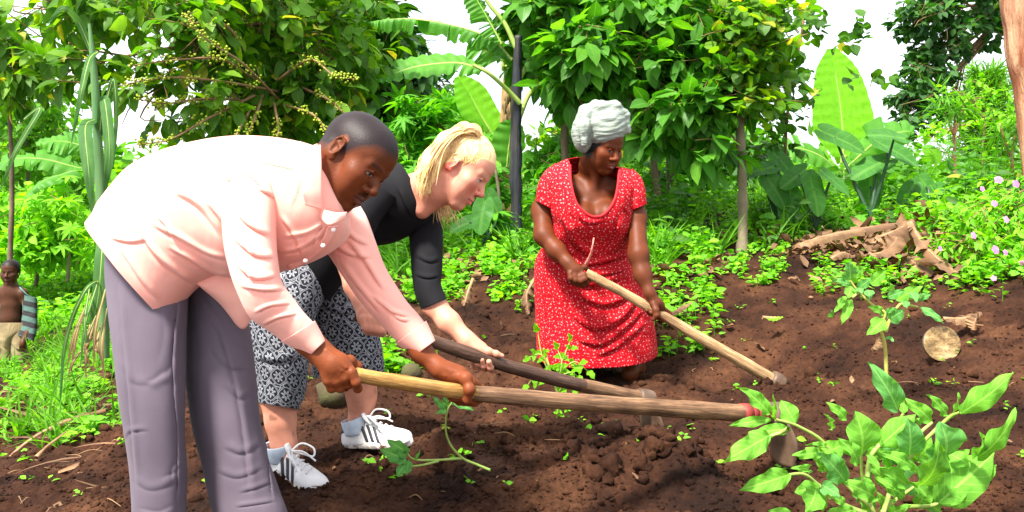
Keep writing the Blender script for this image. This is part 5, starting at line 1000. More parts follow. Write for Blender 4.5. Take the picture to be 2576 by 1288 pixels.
fN = [([(420, 930), (395, 955), (370, 965)], 12, .016), ([(455, 880), (430, 930), (400, 960)], 14, .014), ([(460, 930), (440, 1000), (452, 1070)], 14, .012), ([(315, 1110), (330, 1085), (380, 1080)], 9, .012), ([(395, 740), (420, 830), (400, 940)], 20, .010), ([(462, 1150), (435, 1180), (440, 1230)], 10, .014), ([(470, 1110), (455, 1180), (400, 1210)], 12, .010), ([(330, 1200), (380, 1230), (450, 1210)], 14, .010), ([(300, 900), (340, 960), (400, 960)], 16, .008), ([(440, 1270), (400, 1290), (340, 1280)], 12, .010)]
fF = [([(500, 720), (540, 780), (600, 840)], 18, .016), ([(530, 870), (570, 920), (636, 930)], 14, .018), ([(520, 800), (580, 860), (630, 880)], 12, .012), ([(560, 960), (600, 1000), (645, 980)], 14, .014), ([(560, 1120), (610, 1140), (660, 1110)], 14, .016), ([(540, 1180), (600, 1200), (670, 1170)], 12, .012), ([(600, 1240), (650, 1225), (690, 1210)], 9, .014), ([(590, 1275), (640, 1268), (700, 1260)], 8, .012), ([(480, 760), (500, 860), (500, 1000)], 18, .010)]
fL = [(440, 640, 600, 640, 2.46, .14), (466, 700, 604, 700, 2.46, .14), (468, 760, 616, 770, 2.45, .13), (466, 860, 630, 850, 2.43, .12), (468, 960, 640, 940, 2.41, .11), (486, 1080, 652, 1060, 2.40, .10), (512, 1180, 676, 1160, 2.40, .10), (528, 1250, 700, 1235, 2.40, .10), (545, 1310, 722, 1295, 2.40, .105), (565, 1400, 740, 1390, 2.41, .11)]
V1, Q1, U1 = trousers(nL, fN, 2.33, 11); V2, Q2, U2 = trousers(fL, fF, 2.44, 12)
mb = MB(); mb.add(V1, Q1, U=U1); mb.add(V2, Q2, U=U2)
tro = mb.build('trousers', MTROU, man); solidify(tro, .003)
def seam(line, mat, par, dm, w=.0016, target=None, nm='seam'):
    """a stitched crease laid on the nearest surface of target along a picture line"""
    V = np.array([v.co[:] for v in target.data.vertices]); pp = proj(V); near = V[:, 1] < dm; V, pp = V[near], pp[near]; c = catmull(line, 40); out = []
    for q in c:
        i = np.argsort(((pp - q) ** 2).sum(1))[:4]; out.append(P(q[0], q[1], V[i, 1].mean() - .0028))
    out = np.array(out); mb = MB().add(*tube(out, [w], 6, 60)); return mb.build(nm, mat, par)
MSEAM = noisy_mat('dark_thread', (.05, .04, .06), (.05, .04, .06), bumpS=0)
MSEAMP = noisy_mat('pink_thread', (.66, .30, .25), (.7, .34, .28), bumpS=0)
seam([(556, 716), (566, 745), (600, 748)], MSEAM, tro, 2.44, .0008, tro)
seam([(650, 408), (690, 414), (735, 424)], MSEAMP, MSH, 2.2, .0009, MSH)
seam([(640, 430), (612, 470), (604, 520), (606, 600)], MSEAMP, MSH, 2.2, .0010, bpy.data.objects['sleeve'])
hoe('long hoe gripped by the man in pink, red binding at its head', HH, [.0165, .0180, .0205, .0235, .0265, .027], (P(1955, 1042, 2.775), (.03, .12, -1), (.42, -.90, 0), .17, .13), [MWOODP, MWOOD, .34], 3, bind=(P(1862, 1039, 2.705), P(1925, 1042, 2.75)))
# ---------------------------------------------------------------- fair-haired woman in black
MBLACK = cloth_mat('black_jersey', (.0025, .0025, .004), (.005, .005, .007), weave=1500, wr=.2, wscale=7, sheen=0)
MHAIR = noisy_mat('blond_hair', (.58, .34, .11), (.86, .62, .30), scale=30, rough=.42, bumpS=.5, bscale=160, bdist=.003, stretch=(1, 1, 1), spec=.6)
SKG = (.58, .25, .165)
_c, _s = math.cos(R(14)), math.sin(R(14))
frG = head_frame(P(1158, 425, 2.72), (.80 * _c, -_s, -.60 * _c), (.60, .10, .80), .96)
sd = SDF(); W = add_head(sd, frG, 1.0, full=.005, skull=1.02)
sd.chain([W(0, -.028, -.04), W(0, -.035, -.09), P(1058, 480, 2.78), P(1010, 490, 2.84)], [.050, .046, .052, .062], .03)
sd.cap(W(0, .01, -.085), P(1062, 525, 2.74), .024, .03, .03)
sd.chain([W(0, -.03, -.075), P(1040, 500, 2.80), P(1052, 540, 2.79)], [.046, .046, .026], .04)
hd = sd.mesh(.0024); hd = (relax(hd[0], hd[1], 2, .4), hd[1]); nhG = len(hd[0])
# near arm's hand on the butt (behind the man's sleeve); far forearm and the hand laid along the handle
G0 = [P(893, 792, 2.55), P(985, 815, 2.57), P(1100, 862, 2.60), P(1250, 912, 2.68), P(1400, 955, 2.80), P(1560, 990, 2.93), P(1625, 1003, 2.98)]
sd = SDF(); sd.chain([P(868, 640, 2.66), P(893, 720, 2.60), P(918, 785, 2.545)], [.036, .030, .024], .02)
sd.ell(P(930, 806, 2.530), (.036, .020, .030), np.array(Matrix.Rotation(R(35), 3, 'Y')), .02)
for i in range(4):
    x = 915 + i * 13; finger(sd, [P(x, 800 + i * 2, 2.515), P(x + 5, 824 + i * 2, 2.510), P(x + 8, 833 + i * 2, 2.545), P(x + 6, 822 + i * 2, 2.575)], .0112, .0088, .005)
finger(sd, [P(930, 790, 2.54), P(960, 800, 2.56), P(985, 808, 2.585)], .0125, .009, .006)
h1 = sd.mesh(.0025); h1 = (relax(h1[0], h1[1], 2, .4), h1[1])
sd = SDF(); sd.chain([P(1082, 745, 2.755), P(1092, 768, 2.745), P(1130, 812, 2.71), P(1175, 856, 2.68)], [.034, .036, .033, .024], .02)
sd.ell(P(1205, 876, 2.675), (.046, .030, .017), np.array(Matrix.Rotation(R(28), 3, 'Y')), .02); sd.cap(P(1175, 856, 2.68), P(1205, 876, 2.68), .024, .019, .02)
finger(sd, [P(1200, 872, 2.665), P(1228, 884, 2.66), P(1248, 890, 2.665), P(1263, 895, 2.668)], .0125, .0068, .006)
for i in range(4):
    bx = 1240 - i * 15; tx, ty = ((1234, 925), (1216, 920), (1202, 914), (1190, 905))[i]
    finger(sd, [P(bx - 6, 888 - i * 4, 2.70), P(bx + 4, 900 - i * 4, 2.735), P(bx + 2, 922 - i * 3, 2.735), P((bx + tx) / 2, 930 - i * 3, 2.695), P(tx, ty, 2.652), P(tx - 4, ty - 15, 2.640)], .0112, .0082, .004)
h2 = sd.mesh(.0022); h2 = (relax(h2[0], h2[1], 2, .4), h2[1])
# shins and ankles
sd = SDF()
sd.chain([P(700, 880, 2.96), P(702, 1000, 2.93), P(706, 1060, 2.92), P(714, 1118, 2.91), P(722, 1160, 2.90)], [.060, .056, .046, .038, .040], .03)
sd.chain([P(895, 860, 3.12), P(905, 960, 3.13), P(910, 1000, 3.13), P(906, 1060, 3.13), P(908, 1095, 3.12)], [.060, .053, .047, .037, .040], .03)
for a, b in ((P(722, 1160, 2.90), P(770, 1190, 2.84)), (P(908, 1092, 3.12), P(965, 1105, 3.06))): sd.cap(a, lerp(a, b, .55), .032, .020, .02)
sd.chain([P(950, 540, 2.90), P(860, 600, 2.98), P(810, 660, 3.06)], [.06, .07, .08], .05)
sd.chain([P(760, 690, 3.0), P(710, 820, 2.94), P(702, 900, 2.95)], [.07, .06, .055], .04); sd.chain([P(830, 680, 3.10), P(870, 790, 3.11), P(890, 880, 3.12)], [.07, .06, .055], .04)
sd.chain([P(1060, 560, 2.9), P(1075, 650, 2.84), P(1082, 735, 2.765)], [.036, .030, .028], .03); sd.chain([P(935, 520, 2.74), P(880, 600, 2.68), P(872, 650, 2.66)], [.035, .033, .033], .03)
sd.chain([P(1010, 490, 2.84), P(950, 540, 2.88)], [.06, .06], .04)
bd = sd.mesh(.006); bd = (relax(bd[0], bd[1], 2, .5), bd[1])
def paintG(V, col):
    c = col[:nhG]; L = to_local(frG, V[:nhG]); x, y, z = L.T
    ck = np.exp(-(((np.abs(x) - .042) / .022) ** 2 + ((z + .03) / .025) ** 2)) * (y > .03); c[:] = c * (1 - .45 * ck[:, None] * np.array([.1, 1, 1]))
    er = np.exp(-(((np.abs(x) - .08) / .014) ** 2 + ((y + .01) / .025) ** 2)) * (np.abs(z) < .045); c[:] = c * (1 - .55 * er[:, None] * np.array([.05, 1, 1]))
    c[:] = c * (1 - .4 * np.exp(-((x / .014) ** 2 + ((z + .027) / .014) ** 2))[:, None] * (y > .09)[:, None] * np.array([.05, 1, 1]))
    hl = lambda x, y, z: np.clip((z - np.interp(y, [-.12, -.05, 0, .03, .06, .09], [-.06, -.05, .008, .03, .066, .078])) / .006 + .5, 0, 1)
    face_paint(frG, V[:nhG], c, SKG, (.52, .12, .11), (.42, .24, .12), (.70, .50, .24), hl, 1.0, iris=(.05, .10, .12), lipst=.75)
    rest = V[nhG:]; n = noise3(rest, 30, 2, seed=2); dirt = np.clip((n - .8) * 3, 0, .6) * (rest[:, 2] < CZ - .62); col[nhG:] = col[nhG:] * (1 - dirt[:, None]) + dirt[:, None] * np.array((.10, .045, .02))
girl = body_obj('person', [hd, h1, h2, bd], MSKIN_L, skin=SKG, paint=paintG)
tag(girl, 'blond woman in black top and patterned trousers hoeing beside the man in pink', 'person')
# hair: cap hugging the skull, ponytail, loose strands
o, M, s = frG; Wg = lambda x, y, z: o + M @ (np.array((x, y, z)) * s)
sd = SDF(); sd.ell(Wg(0, -.016, .040), np.array((.0815, .101, .0875)) * s, M, .01); sd.ell(Wg(0, .016, .052), np.array((.070, .066, .060)) * s, M, .02)
sd.ell(Wg(0, .095, -.040), np.array((.095, .090, .095)) * s, M, .012, -1); 
for q in (-1, 1): sd.ell(Wg(q * .088, -.004, -.010), np.array((.03, .030, .042)) * s, M, .010, -1)
sd.ell(Wg(0, -.01, -.095), np.array((.09, .12, .055)) * s, M, .02, -1)
hc = sd.mesh(.0025); Vh = relax(hc[0], hc[1], 2, .4); Vn = Vh - o; L = to_local(frG, Vh)
ang = np.arctan2(L[:, 0], L[:, 1] + .09) * 26 + noise3(L, 30, 2, seed=4) * 1.2; Vh = Vh + (Vn / np.linalg.norm(Vn, axis=1)[:, None]) * (.0013 * np.sin(ang) + .0011 * np.sin(ang * 2.7 + 1))[:, None]
hair = mesh_obj('hair', Vh, hc[1], MHAIR, girl)
def strands(name, base, curves, spread, n, r, mat, par, seed, jit=.01):
    """n thin locks following randomly blended guide curves"""
    rr = np.random.RandomState(seed); mb = MB(); G = [catmull(c, 14) for c in curves]
    for _ in range(n):
        w = rr.dirichlet(np.ones(len(G)) * .6); c = sum(wi * g for wi, g in zip(w, G)); off = rr.normal(0, 1, 3) * spread; ph = rr.uniform(0, 6, 3)
        t_ = np.linspace(0, 1, 14)[:, None]; c = c + off * (.35 + .65 * t_) + jit * np.sin(t_ * rr.uniform(3, 7) + ph) * t_; cut = rr.randint(9, 15); c = c[:cut]
        rad = r * rr.uniform(.6, 1.3) * np.interp(np.linspace(0, 1, cut), [0, .2, .8, 1], [.7, 1, .8, .15]); mb.add(*tube(c, rad, 5, 18, cap=False)[:2])
    return mb.build(name, mat, par)
kn = P(1190, 333, 2.70)
pt = lambda *a: [P(*q) for q in a]
tie = MB().add(*tube([kn + np.array([-.010, 0, -.014]), kn + np.array([.010, 0, .008])], [.022, .020], 12, 6)).build('hair_tie', MHAIR, hair)
sd = SDF(); sd.chain([P(1192, 338, 2.70), P(1168, 328, 2.70), P(1125, 358, 2.70), P(1092, 400, 2.69), P(1078, 440, 2.68), (P(1078, 478, 2.675))], [.016, .023, .030, .034, .030, .014], .02); sd.chain([P(1118, 368, 2.68), P(1088, 415, 2.66), P(1074, 462, 2.65)], [.024, .022, .005], .02)
pm = sd.mesh(.003); Vp = relax(pm[0], pm[1], 2, .4); kk = Vp - kn; aa = np.arctan2(kk[:, 1] * 1.3 + .02, kk[:, 0] + kk[:, 2]) * 30; Vp = Vp + (.0016 * np.sin(aa + 2 * noise3(Vp, 12, 2)) * 1.0)[:, None] * np.array([0, -1, .4]); mesh_obj('ponytail', Vp, pm[1], MHAIR, hair)
strands('ponytail', None, [pt((1190, 335, 2.70), (1165, 316, 2.69), (1130, 345, 2.68), (1090, 385, 2.67), (1068, 430, 2.66), (1060, 490, 2.66)), pt((1190, 335, 2.70), (1172, 318, 2.72), (1122, 355, 2.73), (1075, 395, 2.74), (1052, 430, 2.73), (1072, 480, 2.69)), pt((1188, 338, 2.68), (1150, 335, 2.65), (1112, 368, 2.63), (1090, 410, 2.62), (1076, 450, 2.62), (1066, 488, 2.63))], .0085, 520, .0017, MHAIR, hair, 5, .008)
strands('ponytail', None, [pt((1210, 338, 2.70), (1200, 318, 2.70), (1175, 318, 2.69), (1150, 332, 2.68)), pt((1205, 345, 2.68), (1195, 328, 2.66), (1170, 330, 2.66), (1145, 350, 2.66))], .005, 120, .0017, MHAIR, hair, 6, .003)
strands('loose_strand', None, [pt((1108, 505, 2.80), (1112, 530, 2.80), (1125, 560, 2.80)), pt((1130, 515, 2.82), (1150, 535, 2.82), (1160, 560, 2.82)), pt((1095, 500, 2.80), (1100, 540, 2.80), (1108, 575, 2.80))], .012, 80, .0010, MHAIR, hair, 8, .006)
strands('loose_strand', None, [[Wg(q * .083, .015, .03), Wg(q * .086, .010, .005), Wg(q * .084, -.02, -.02), Wg(q * .08, -.05, -.05), Wg(q * .07, -.08, -.10)] for q in (-1,)] + [[Wg(-.083, -.01, .03), Wg(-.087, -.02, 0), Wg(-.084, -.03, -.03), Wg(-.08, -.06, -.07), Wg(-.07, -.07, -.11)]], .003, 40, .0015, MHAIR, hair, 9, .004)
rr = np.random.RandomState(12); mb = MB()      # combed-back locks over the cap
for i in range(800):
    a = rr.uniform(-1, 1); x0 = .075 * a; y0 = .070 * math.sqrt(max(0, 1 - a * a)) + rr.uniform(-.03, .0); z0 = float(np.interp(y0, [0, .03, .06, .09], [.012, .034, .064, .076])) + rr.uniform(-.004, .020)
    end = np.array((rr.normal(0, .006), -.045 + rr.normal(0, .008), .128)); c = []
    for t_ in np.linspace(0, 1, 9):
        p = lerp(np.array((x0, y0, z0)), end, t_); cc = np.array((0, -.012, .040)); v = p - cc; e = np.array((.083, .103, .089)); k = 1 / np.linalg.norm(v / e); p2 = cc + v * k; p2 = lerp(p2, end, max(0, (t_ - .8) / .2)) ; c.append(Wg(*(p2 + rr.normal(0, .0007, 3))))
    mb.add(*tube(c, [.0016, .0019, .0017, .0012], 5, 9, cap=False)[:2]) if False else mb.add(*tube(c, .0011 * np.ones(9), 5, 12, cap=False)[:2])
for i in range(420):
    q = 1 if rr.rand() < .75 else -1; x0 = q * .074; y0 = rr.uniform(-.105, .0); z0 = rr.uniform(-.045, -.02) if y0 < -.035 else rr.uniform(.018, .035); end = np.array((rr.normal(0, .006), -.045 + rr.normal(0, .008), .128)); c = []
    for t_ in np.linspace(0, 1, 9):
        p = lerp(np.array((x0, y0, z0)), end, t_) + np.array((q * .02 * math.sin(3.14 * t_), 0, 0)); cc = np.array((0, -.012, .040)); v = p - cc; k = 1 / np.linalg.norm(v / np.array((.084, .104, .089))); c.append(Wg(*(lerp(cc + v * k, end, max(0, (t_ - .8) / .2)) + rr.normal(0, .0007, 3))))
    mb.add(*tube(c, .0011 * np.ones(9), 5, 12, cap=False)[:2])
mb.build('combed_hair', MHAIR, hair)
# black top
st = [(690, 600, 830, 760, 3.02, .15), (760, 540, 880, 690, 3.0, .15), (830, 490, 925, 628, 2.95, .15), (880, 455, 985, 612, 2.90, .155), (925, 432, 1035, 590, 2.86, .15), (960, 418, 1075, 560, 2.83, .13), (985, 412, 1082, 530, 2.81, .10), (1008, 410, 1075, 515, 2.80, .07)]
V, Q, T, U = loft(st, 150, 120, 2.2); V = folds(V, 2.88, [([(900, 480), (950, 520), (1000, 560)], 12, .006), ([(880, 560), (940, 590), (1000, 595)], 10, .006), ([(1000, 470), (1020, 520), (1040, 555)], 8, .005)])
top = mesh_obj('black_top', V, Q, MBLACK, girl, uv=U); solidify(top, .003)
def piece(name, st, mat, par, nr=90, sg=60, pw=2.0, fl=None, dm=0, nz=.002, seed=1, fs=1.0):
    V, Q, T, U = loft(st, nr, sg, pw)
    if fl: V = folds(V, dm, fl, fs)
    V[:, 1] -= nz * noise3(V, 12, 2, seed=seed); o = mesh_obj(name, V, Q, mat, par, uv=U); solidify(o, .0025); return o
piece('sleeve', [(1010, 540, 1105, 520, 2.88, .07), (1028, 580, 1112, 575, 2.85, .068), (1034, 630, 1112, 630, 2.82, .06), (1038, 690, 1110, 685, 2.79, .055), (1046, 740, 1108, 715, 2.765, .05), (1062, 778, 1122, 752, 2.745, .048)], MBLACK, top, fl=[([(1040, 640), (1080, 660), (1108, 650)], 8, .005), ([(1040, 690), (1075, 700), (1105, 695)], 7, .005)], dm=2.8)
piece('sleeve', [(900, 430, 1000, 500, 2.74, .07), (870, 490, 955, 555, 2.69, .07), (845, 560, 925, 620, 2.66, .06), (845, 620, 905, 640, 2.64, .05)], MBLACK, top)
# patterned three-quarter trousers
m, t, b = new_mat('damask_print_cloth'); uvn = N(t, 'ShaderNodeUVMap'); sp = N(t, 'ShaderNodeSeparateXYZ'); t.links.new(uvn.outputs[0], sp.inputs[0])
cell = .050
def frac_(v): return math_(t, 'FRACT', v)
u0 = math_(t, 'MULTIPLY', sp.outputs[0], 1 / cell); v0 = math_(t, 'MULTIPLY', sp.outputs[1], 1 / (cell * 1.15)); row = math_(t, 'FLOOR', v0)
uo = math_(t, 'ADD', u0, math_(t, 'MULTIPLY', math_(t, 'MODULO', math_(t, 'ABSOLUTE', row), 2), .5))
fu = math_(t, 'SUBTRACT', frac_(uo), .5); fv = math_(t, 'SUBTRACT', frac_(v0), .5)
au = math_(t, 'ABSOLUTE', fu); rr_ = math_(t, 'SQRT', math_(t, 'ADD', math_(t, 'MULTIPLY', fu, fu), math_(t, 'MULTIPLY', fv, fv))); an = math_(t, 'ARCTAN2', au, fv)
pet = math_(t, 'ADD', .25, math_(t, 'MULTIPLY', .09, math_(t, 'COSINE', math_(t, 'MULTIPLY', an, 7))))
inn = math_(t, 'LESS_THAN', rr_, pet); core = math_(t, 'LESS_THAN', rr_, math_(t, 'MULTIPLY', pet, .5)); motif = math_(t, 'SUBTRACT', inn, core, True)
og = math_(t, 'ADD', .44, math_(t, 'MULTIPLY', .035, math_(t, 'COSINE', math_(t, 'MULTIPLY', an, 4)))); ring1 = math_(t, 'LESS_THAN', math_(t, 'ABSOLUTE', math_(t, 'SUBTRACT', rr_, og)), .022); ring2 = math_(t, 'LESS_THAN', math_(t, 'ABSOLUTE', math_(t, 'SUBTRACT', rr_, math_(t, 'ADD', og, .075))), .016)
sc = N(t, 'ShaderNodeTexVoronoi', Scale=55); sc.feature = 'DISTANCE_TO_EDGE'; t.links.new(uvn.outputs[0], sc.inputs['Vector']); scr = math_(t, 'LESS_THAN', sc.outputs['Distance'], .06); outer = math_(t, 'GREATER_THAN', rr_, math_(t, 'ADD', og, .05)); scr = math_(t, 'MULTIPLY', scr, outer)
petg = math_(t, 'LESS_THAN', math_(t, 'ABSOLUTE', math_(t, 'SUBTRACT', rr_, .1)), .02)
pat = math_(t, 'MAXIMUM', math_(t, 'MAXIMUM', motif, ring1), math_(t, 'MAXIMUM', math_(t, 'MAXIMUM', ring2, scr), petg))
nn = N(t, 'ShaderNodeTexNoise', Scale=260, Detail=2); t.links.new(uvn.outputs[0], nn.inputs['Vector']); pat = math_(t, 'MULTIPLY', pat, math_(t, 'ADD', .35, math_(t, 'MULTIPLY', nn.outputs['Fac'], .9)), True)
c = mixc(t, pat, (.012, .015, .025), (.36, .37, .40)); t.links.new(c, b.inputs['Base Color']); b.inputs['Roughness'].default_value = .8; b.inputs['Specular IOR Level'].default_value = .2
MDAM = m
nr_ = [(672, 560, 850, 690, 3.03, .15), (650, 640, 830, 720, 3.0, .15), (628, 720, 800, 780, 2.95, .13), (616, 800, 778, 850, 2.93, .12), (626, 880, 775, 920, 2.92, .105), (640, 950, 768, 985, 2.93, .095), (650, 1012, 750, 1030, 2.93, .085)]
fr_2 = [(770, 600, 900, 640, 3.12, .14), (775, 660, 905, 690, 3.11, .14), (775, 740, 915, 745, 3.10, .13), (778, 800, 935, 790, 3.10, .12), (782, 860, 955, 850, 3.11, .11), (784, 910, 964, 905, 3.12, .10), (786, 950, 966, 945, 3.13, .095)]
V1, Q1, _, U1 = loft(nr_, 160, 90, 2.1); V1 = folds(V1, 2.95, [([(650, 780), (700, 800), (770, 790)], 16, .008), ([(640, 900), (700, 910), (760, 890)], 14, .006), ([(690, 700), (700, 780), (690, 860)], 14, .006)])
V2, Q2, _, U2 = loft(fr_2, 160, 90, 2.1); V2 = folds(V2, 3.11, [([(790, 700), (850, 730), (910, 720)], 12, .008), ([(800, 760), (860, 790), (930, 770)], 12, .008), ([(870, 800), (880, 860), (870, 940)], 14, .006)])
mb = MB(); mb.add(V1, Q1, U=U1); mb.add(V2, Q2, U=U2 + .31); gt = mb.build('patterned_trousers', MDAM, girl); solidify(gt, .002)
# shoes
MSHOE = noisy_mat('white_leather', (.80, .79, .80), (.62, .60, .60), scale=22, rough=.45, bumpS=.25, bscale=70, bdist=.002, lo=.3, hi=.8)
MSTR = noisy_mat('shoe_stripe_black', (.02, .022, .032), (.035, .035, .045), rough=.5, bumpS=.1)
MSOLE = noisy_mat('muddy_white_sole', (.72, .66, .60), (.10, .05, .03), scale=30, rough=.8, bumpS=.5, bscale=60, bdist=.003, lo=.48, hi=.62)
MSOCK = noisy_mat('pale_sock', (.50, .60, .74), (.62, .70, .80), scale=60, rough=.9, bumpS=.5, bscale=300, bdist=.002)
def shoe(par, heel, toe, roll, dirt=0.0, L=.265):
    """low leather trainer; heel, toe: world points on the sole line"""
    y = unit(toe - heel); z = np.array((0, 0, 1.0)); z = unit(z - y * (z @ y)); x = np.cross(y, z); Rm = np.array(Matrix.Rotation(roll, 3, Vector(y))); x = Rm @ x; z = Rm @ z; M = np.stack([x, y, z], 1); k = L / .28
    Wd = lambda a: heel + (np.asarray(a) * k) @ M.T
    def ringy(yy, w, h, zb=.018, flat=.6, seg=28, off=0):
        th = np.linspace(0, 2 * np.pi, seg, endpoint=False); c, s_ = np.cos(th), np.sin(th); c = np.sign(c) * np.abs(c) ** .75; s2 = np.where(s_ < 0, s_ * .35, s_); return np.stack([off + w * c * np.where(s_ > 0, 1 - .35 * s_ * (h > .05), 1), np.full(seg, yy), zb + h * np.maximum(s2, -.2)], 1)
    secs = [(-.010, .020, .035), (.0, .031, .062), (.02, .036, .068), (.05, .037, .062), (.085, .036, .066), (.11, .036, .074), (.14, .040, .062), (.175, .045, .049), (.21, .046, .040), (.24, .042, .034), (.262, .030, .026), (.271, .014, .014), (.2745, .001, .002)]
    c = catmull([list(q) for q in secs], 60); Vu = np.concatenate([ringy(q[0], max(q[1], .0004), max(q[2], .001)) for q in c]); ns = 28
    # open collar: press the top between heel and tongue down to a hollow
    yy, zz, xx = Vu[:, 1], Vu[:, 2], Vu[:, 0]; hol = np.clip(1 - np.abs(yy - .045) / .052, 0, 1) ** .4 * (zz > .066) * (np.abs(xx) < .026); Vu[:, 2] = np.where(hol > 0, .04, zz)
    up = mesh_obj('shoe', Wd(Vu), _gridq(60, ns, True), MSHOE, par)
    th = np.linspace(0, 2 * np.pi, 60, endpoint=False); so = []
    for zz, gr in ((-.004, .94), (.0, 1.0), (.012, 1.03), (.022, 1.0), (.024, .9)):
        yy = .131 + .145 * np.cos(th) * gr; w = np.interp(yy, [-.014, .0, .03, .08, .13, .19, .24, .277], [.006, .028, .037, .033, .040, .048, .043, .006]); so.append(np.stack([np.sign(np.sin(th)) * w * gr * np.abs(np.sin(th)) ** .25, yy, np.full(60, zz)], 1))
    mesh_obj('sole', Wd(np.concatenate(so)), [_gridq(5, 60, True), ], MSOLE, up)
    from_ = lambda yy: np.interp(yy, c[:, 0], c[:, 1]); hh = lambda yy: np.interp(yy, c[:, 0], c[:, 2])
    def surf(yy, tt, sx, out=.0016):
        th_ = tt; cc = np.cos(th_) ** .75; s_ = np.sin(th_); w, h = from_(yy), hh(yy); return np.array((sx * (w * cc * (1 - .35 * s_ * (h > .05)) + out), yy, .018 + h * s_ + out * .4))
    for sx in (-1, 1):
        for i in range(3):
            mb = []; 
            for a in np.linspace(.06, 1.02, 9):
                for w_ in (-.0065, .0065): mb.append(surf(.098 + i * .026 + .026 * (1.0 - a) * 0 + (a - .5) * -.030 + w_, a, sx))
            o_ = mesh_obj('stripe', Wd(np.array(mb)), _gridq(9, 2, False), MSTR, up); solidify(o_, .0015, 0)
        mb = [surf(yy, a, sx, .0018) for a in np.linspace(.55, 1.15, 6) for yy in np.linspace(-.006, .022, 6)]; o_ = mesh_obj('heel_tab', Wd(np.array(mb)), _gridq(6, 6, False), MSTR, up); solidify(o_, .0015, 0)
    tg = MB(); tg.add(*tube(Wd([(0, .12, .075), (0, .098, .098), (0, .085, .118)]), [.020, .024, .018], 12, 14, flat=.35)); tg.build('tongue', MSHOE, up)
    lc = MB()
    for i in range(5):
        yy = .108 + i * .021; z_ = .018 + hh(yy) + .003; w = .017 + .001 * i
        lc.add(*tube(Wd([(-w, yy, z_ - .006), (0, yy + .004, z_ + .003), (w, yy + .008, z_ - .006)]), [.0032] * 3, 6, 10))
    kz = .018 + hh(.108) + .008
    for sx, ln in ((-1, 1.0), (1, .8)):
        lc.add(*tube(Wd([(0, .108, kz), (sx * .03, .125, kz + .022 * ln), (sx * .052, .160, kz + .008), (sx * .045, .168, kz - .016), (sx * .025, .140, kz - .010), (0, .110, kz)]), [.0034] * 6, 6, 40))
        lc.add(*tube(Wd([(0, .108, kz), (sx * .025, .140, kz - .002), (sx * .046, .180, kz - .030)]), [.003] * 3, 6, 16))
    lc.build('lace', MSHOE, up)
    sk = MB().add(*tube(Wd([(0, .046, .045), (0, .044, .080), (0, .040, .100)]), [.040, .0445, .0435], 24, 10, cap=False)[:2]); so_ = sk.build('sock', MSOCK, up); solidify(so_, .003)
    return up
shoe(girl, P(672, 1172, 2.93), P(800, 1236, 2.82), R(8))
shoe(girl, P(874, 1118, 3.13), P(1010, 1118, 3.05), R(6))
hoe('dark wooden hoe held by the blond woman, its blade raised over broken soil', G0, [.0180, .0185, .0200, .0205, .0215, .0225, .023], (P(1622, 1003, 2.975), (.06, .06, -1), (.55, -1.0, 0), .175, .13), [MWOODD, MWOOD, .78], 5)
# ---------------------------------------------------------------- woman in the red dotted dress
m, t, b = new_mat('red_dotted_cotton'); uvn = N(t, 'ShaderNodeUVMap')
def dots(scale, r, off):
    v = N(t, 'ShaderNodeTexVoronoi', Scale=scale); v.voronoi_dimensions = '2D'; v.inputs['Randomness'].default_value = .75; mp = N(t, 'ShaderNodeMapping'); mp.inputs['Location'].default_value = (off, off * .7, 0); t.links.new(uvn.outputs[0], mp.inputs[0]); t.links.new(mp.outputs[0], v.inputs['Vector'])
    return math_(t, 'LESS_THAN', v.outputs['Distance'], r)
dm_ = math_(t, 'MAXIMUM', dots(46, .125, 0), dots(66, .085, .37))
nn = N(t, 'ShaderNodeTexNoise', Scale=6, Detail=3); t.links.new(uvn.outputs[0], nn.inputs['Vector']); rc = ramp(t, [(.3, (.36, .001, .006)), (.7, (.50, .003, .012))], nn.outputs['Fac'])
c = mixc(t, math_(t, 'MULTIPLY', dm_, .55), rc.outputs[0], (.85, .50, .46)); t.links.new(c, b.inputs['Base Color']); b.inputs['Roughness'].default_value = .8; b.inputs['Specular IOR Level'].default_value = .2
co = N(t, 'ShaderNodeTexCoord'); n2 = N(t, 'ShaderNodeTexNoise', Scale=9, Detail=3, Distortion=.8); t.links.new(co.outputs['Object'], n2.inputs['Vector']); bump(t, b, n2.outputs['Fac'], .45, .03)
MRED = m; MREDT = noisy_mat('red_trim', (.50, .003, .008), (.58, .004, .012), bumpS=.2)
SKW = (.105, .025, .007); SKWH = (.10, .026, .009)
frW = head_frame(P(1514, 369, 4.0), (.58, -.74, -.34), (.04, 0, 1), .99)
sd = SDF(); W = add_head(sd, frW, .7, full=.003)
sd.chain([W(0, -.028, -.05), W(0, -.035, -.10), P(1490, 465, 4.10), P(1488, 500, 4.10)], [.050, .050, .058, .08], .035)
sd.cap(W(-.045, -.01, -.03), P(1482, 498, 4.015), .014, .012, .03); sd.cap(W(.03, -.01, -.04), P(1498, 500, 4.01), .012, .011, .03)
sd.chain([P(1400, 456, 4.08), P(1465, 492, 4.09), P(1530, 492, 4.09), P(1583, 470, 4.08)], [.050, .070, .068, .045], .05)
sd.cap(P(1425, 452, 4.045), P(1480, 502, 4.01), .014, .013, .035); sd.cap(P(1566, 456, 4.045), P(1502, 502, 4.01), .013, .013, .035)
sd.ell(P(1466, 550, 4.0), (.070, .085, .075), None, .04); sd.ell(P(1526, 545, 4.0), (.068, .085, .075), None, .035)
sd.chain([P(1390, 460, 4.03), P(1364, 530, 4.0), P(1368, 592, 3.93), P(1400, 630, 3.88), P(1430, 662, 3.84)], [.048, .046, .041, .036, .026], .03)
sd.chain([P(1592, 478, 4.03), P(1600, 545, 3.97), P(1606, 640, 3.88), P(1616, 690, 3.85), P(1634, 736, 3.82)], [.040, .043, .042, .035, .0235], .03)
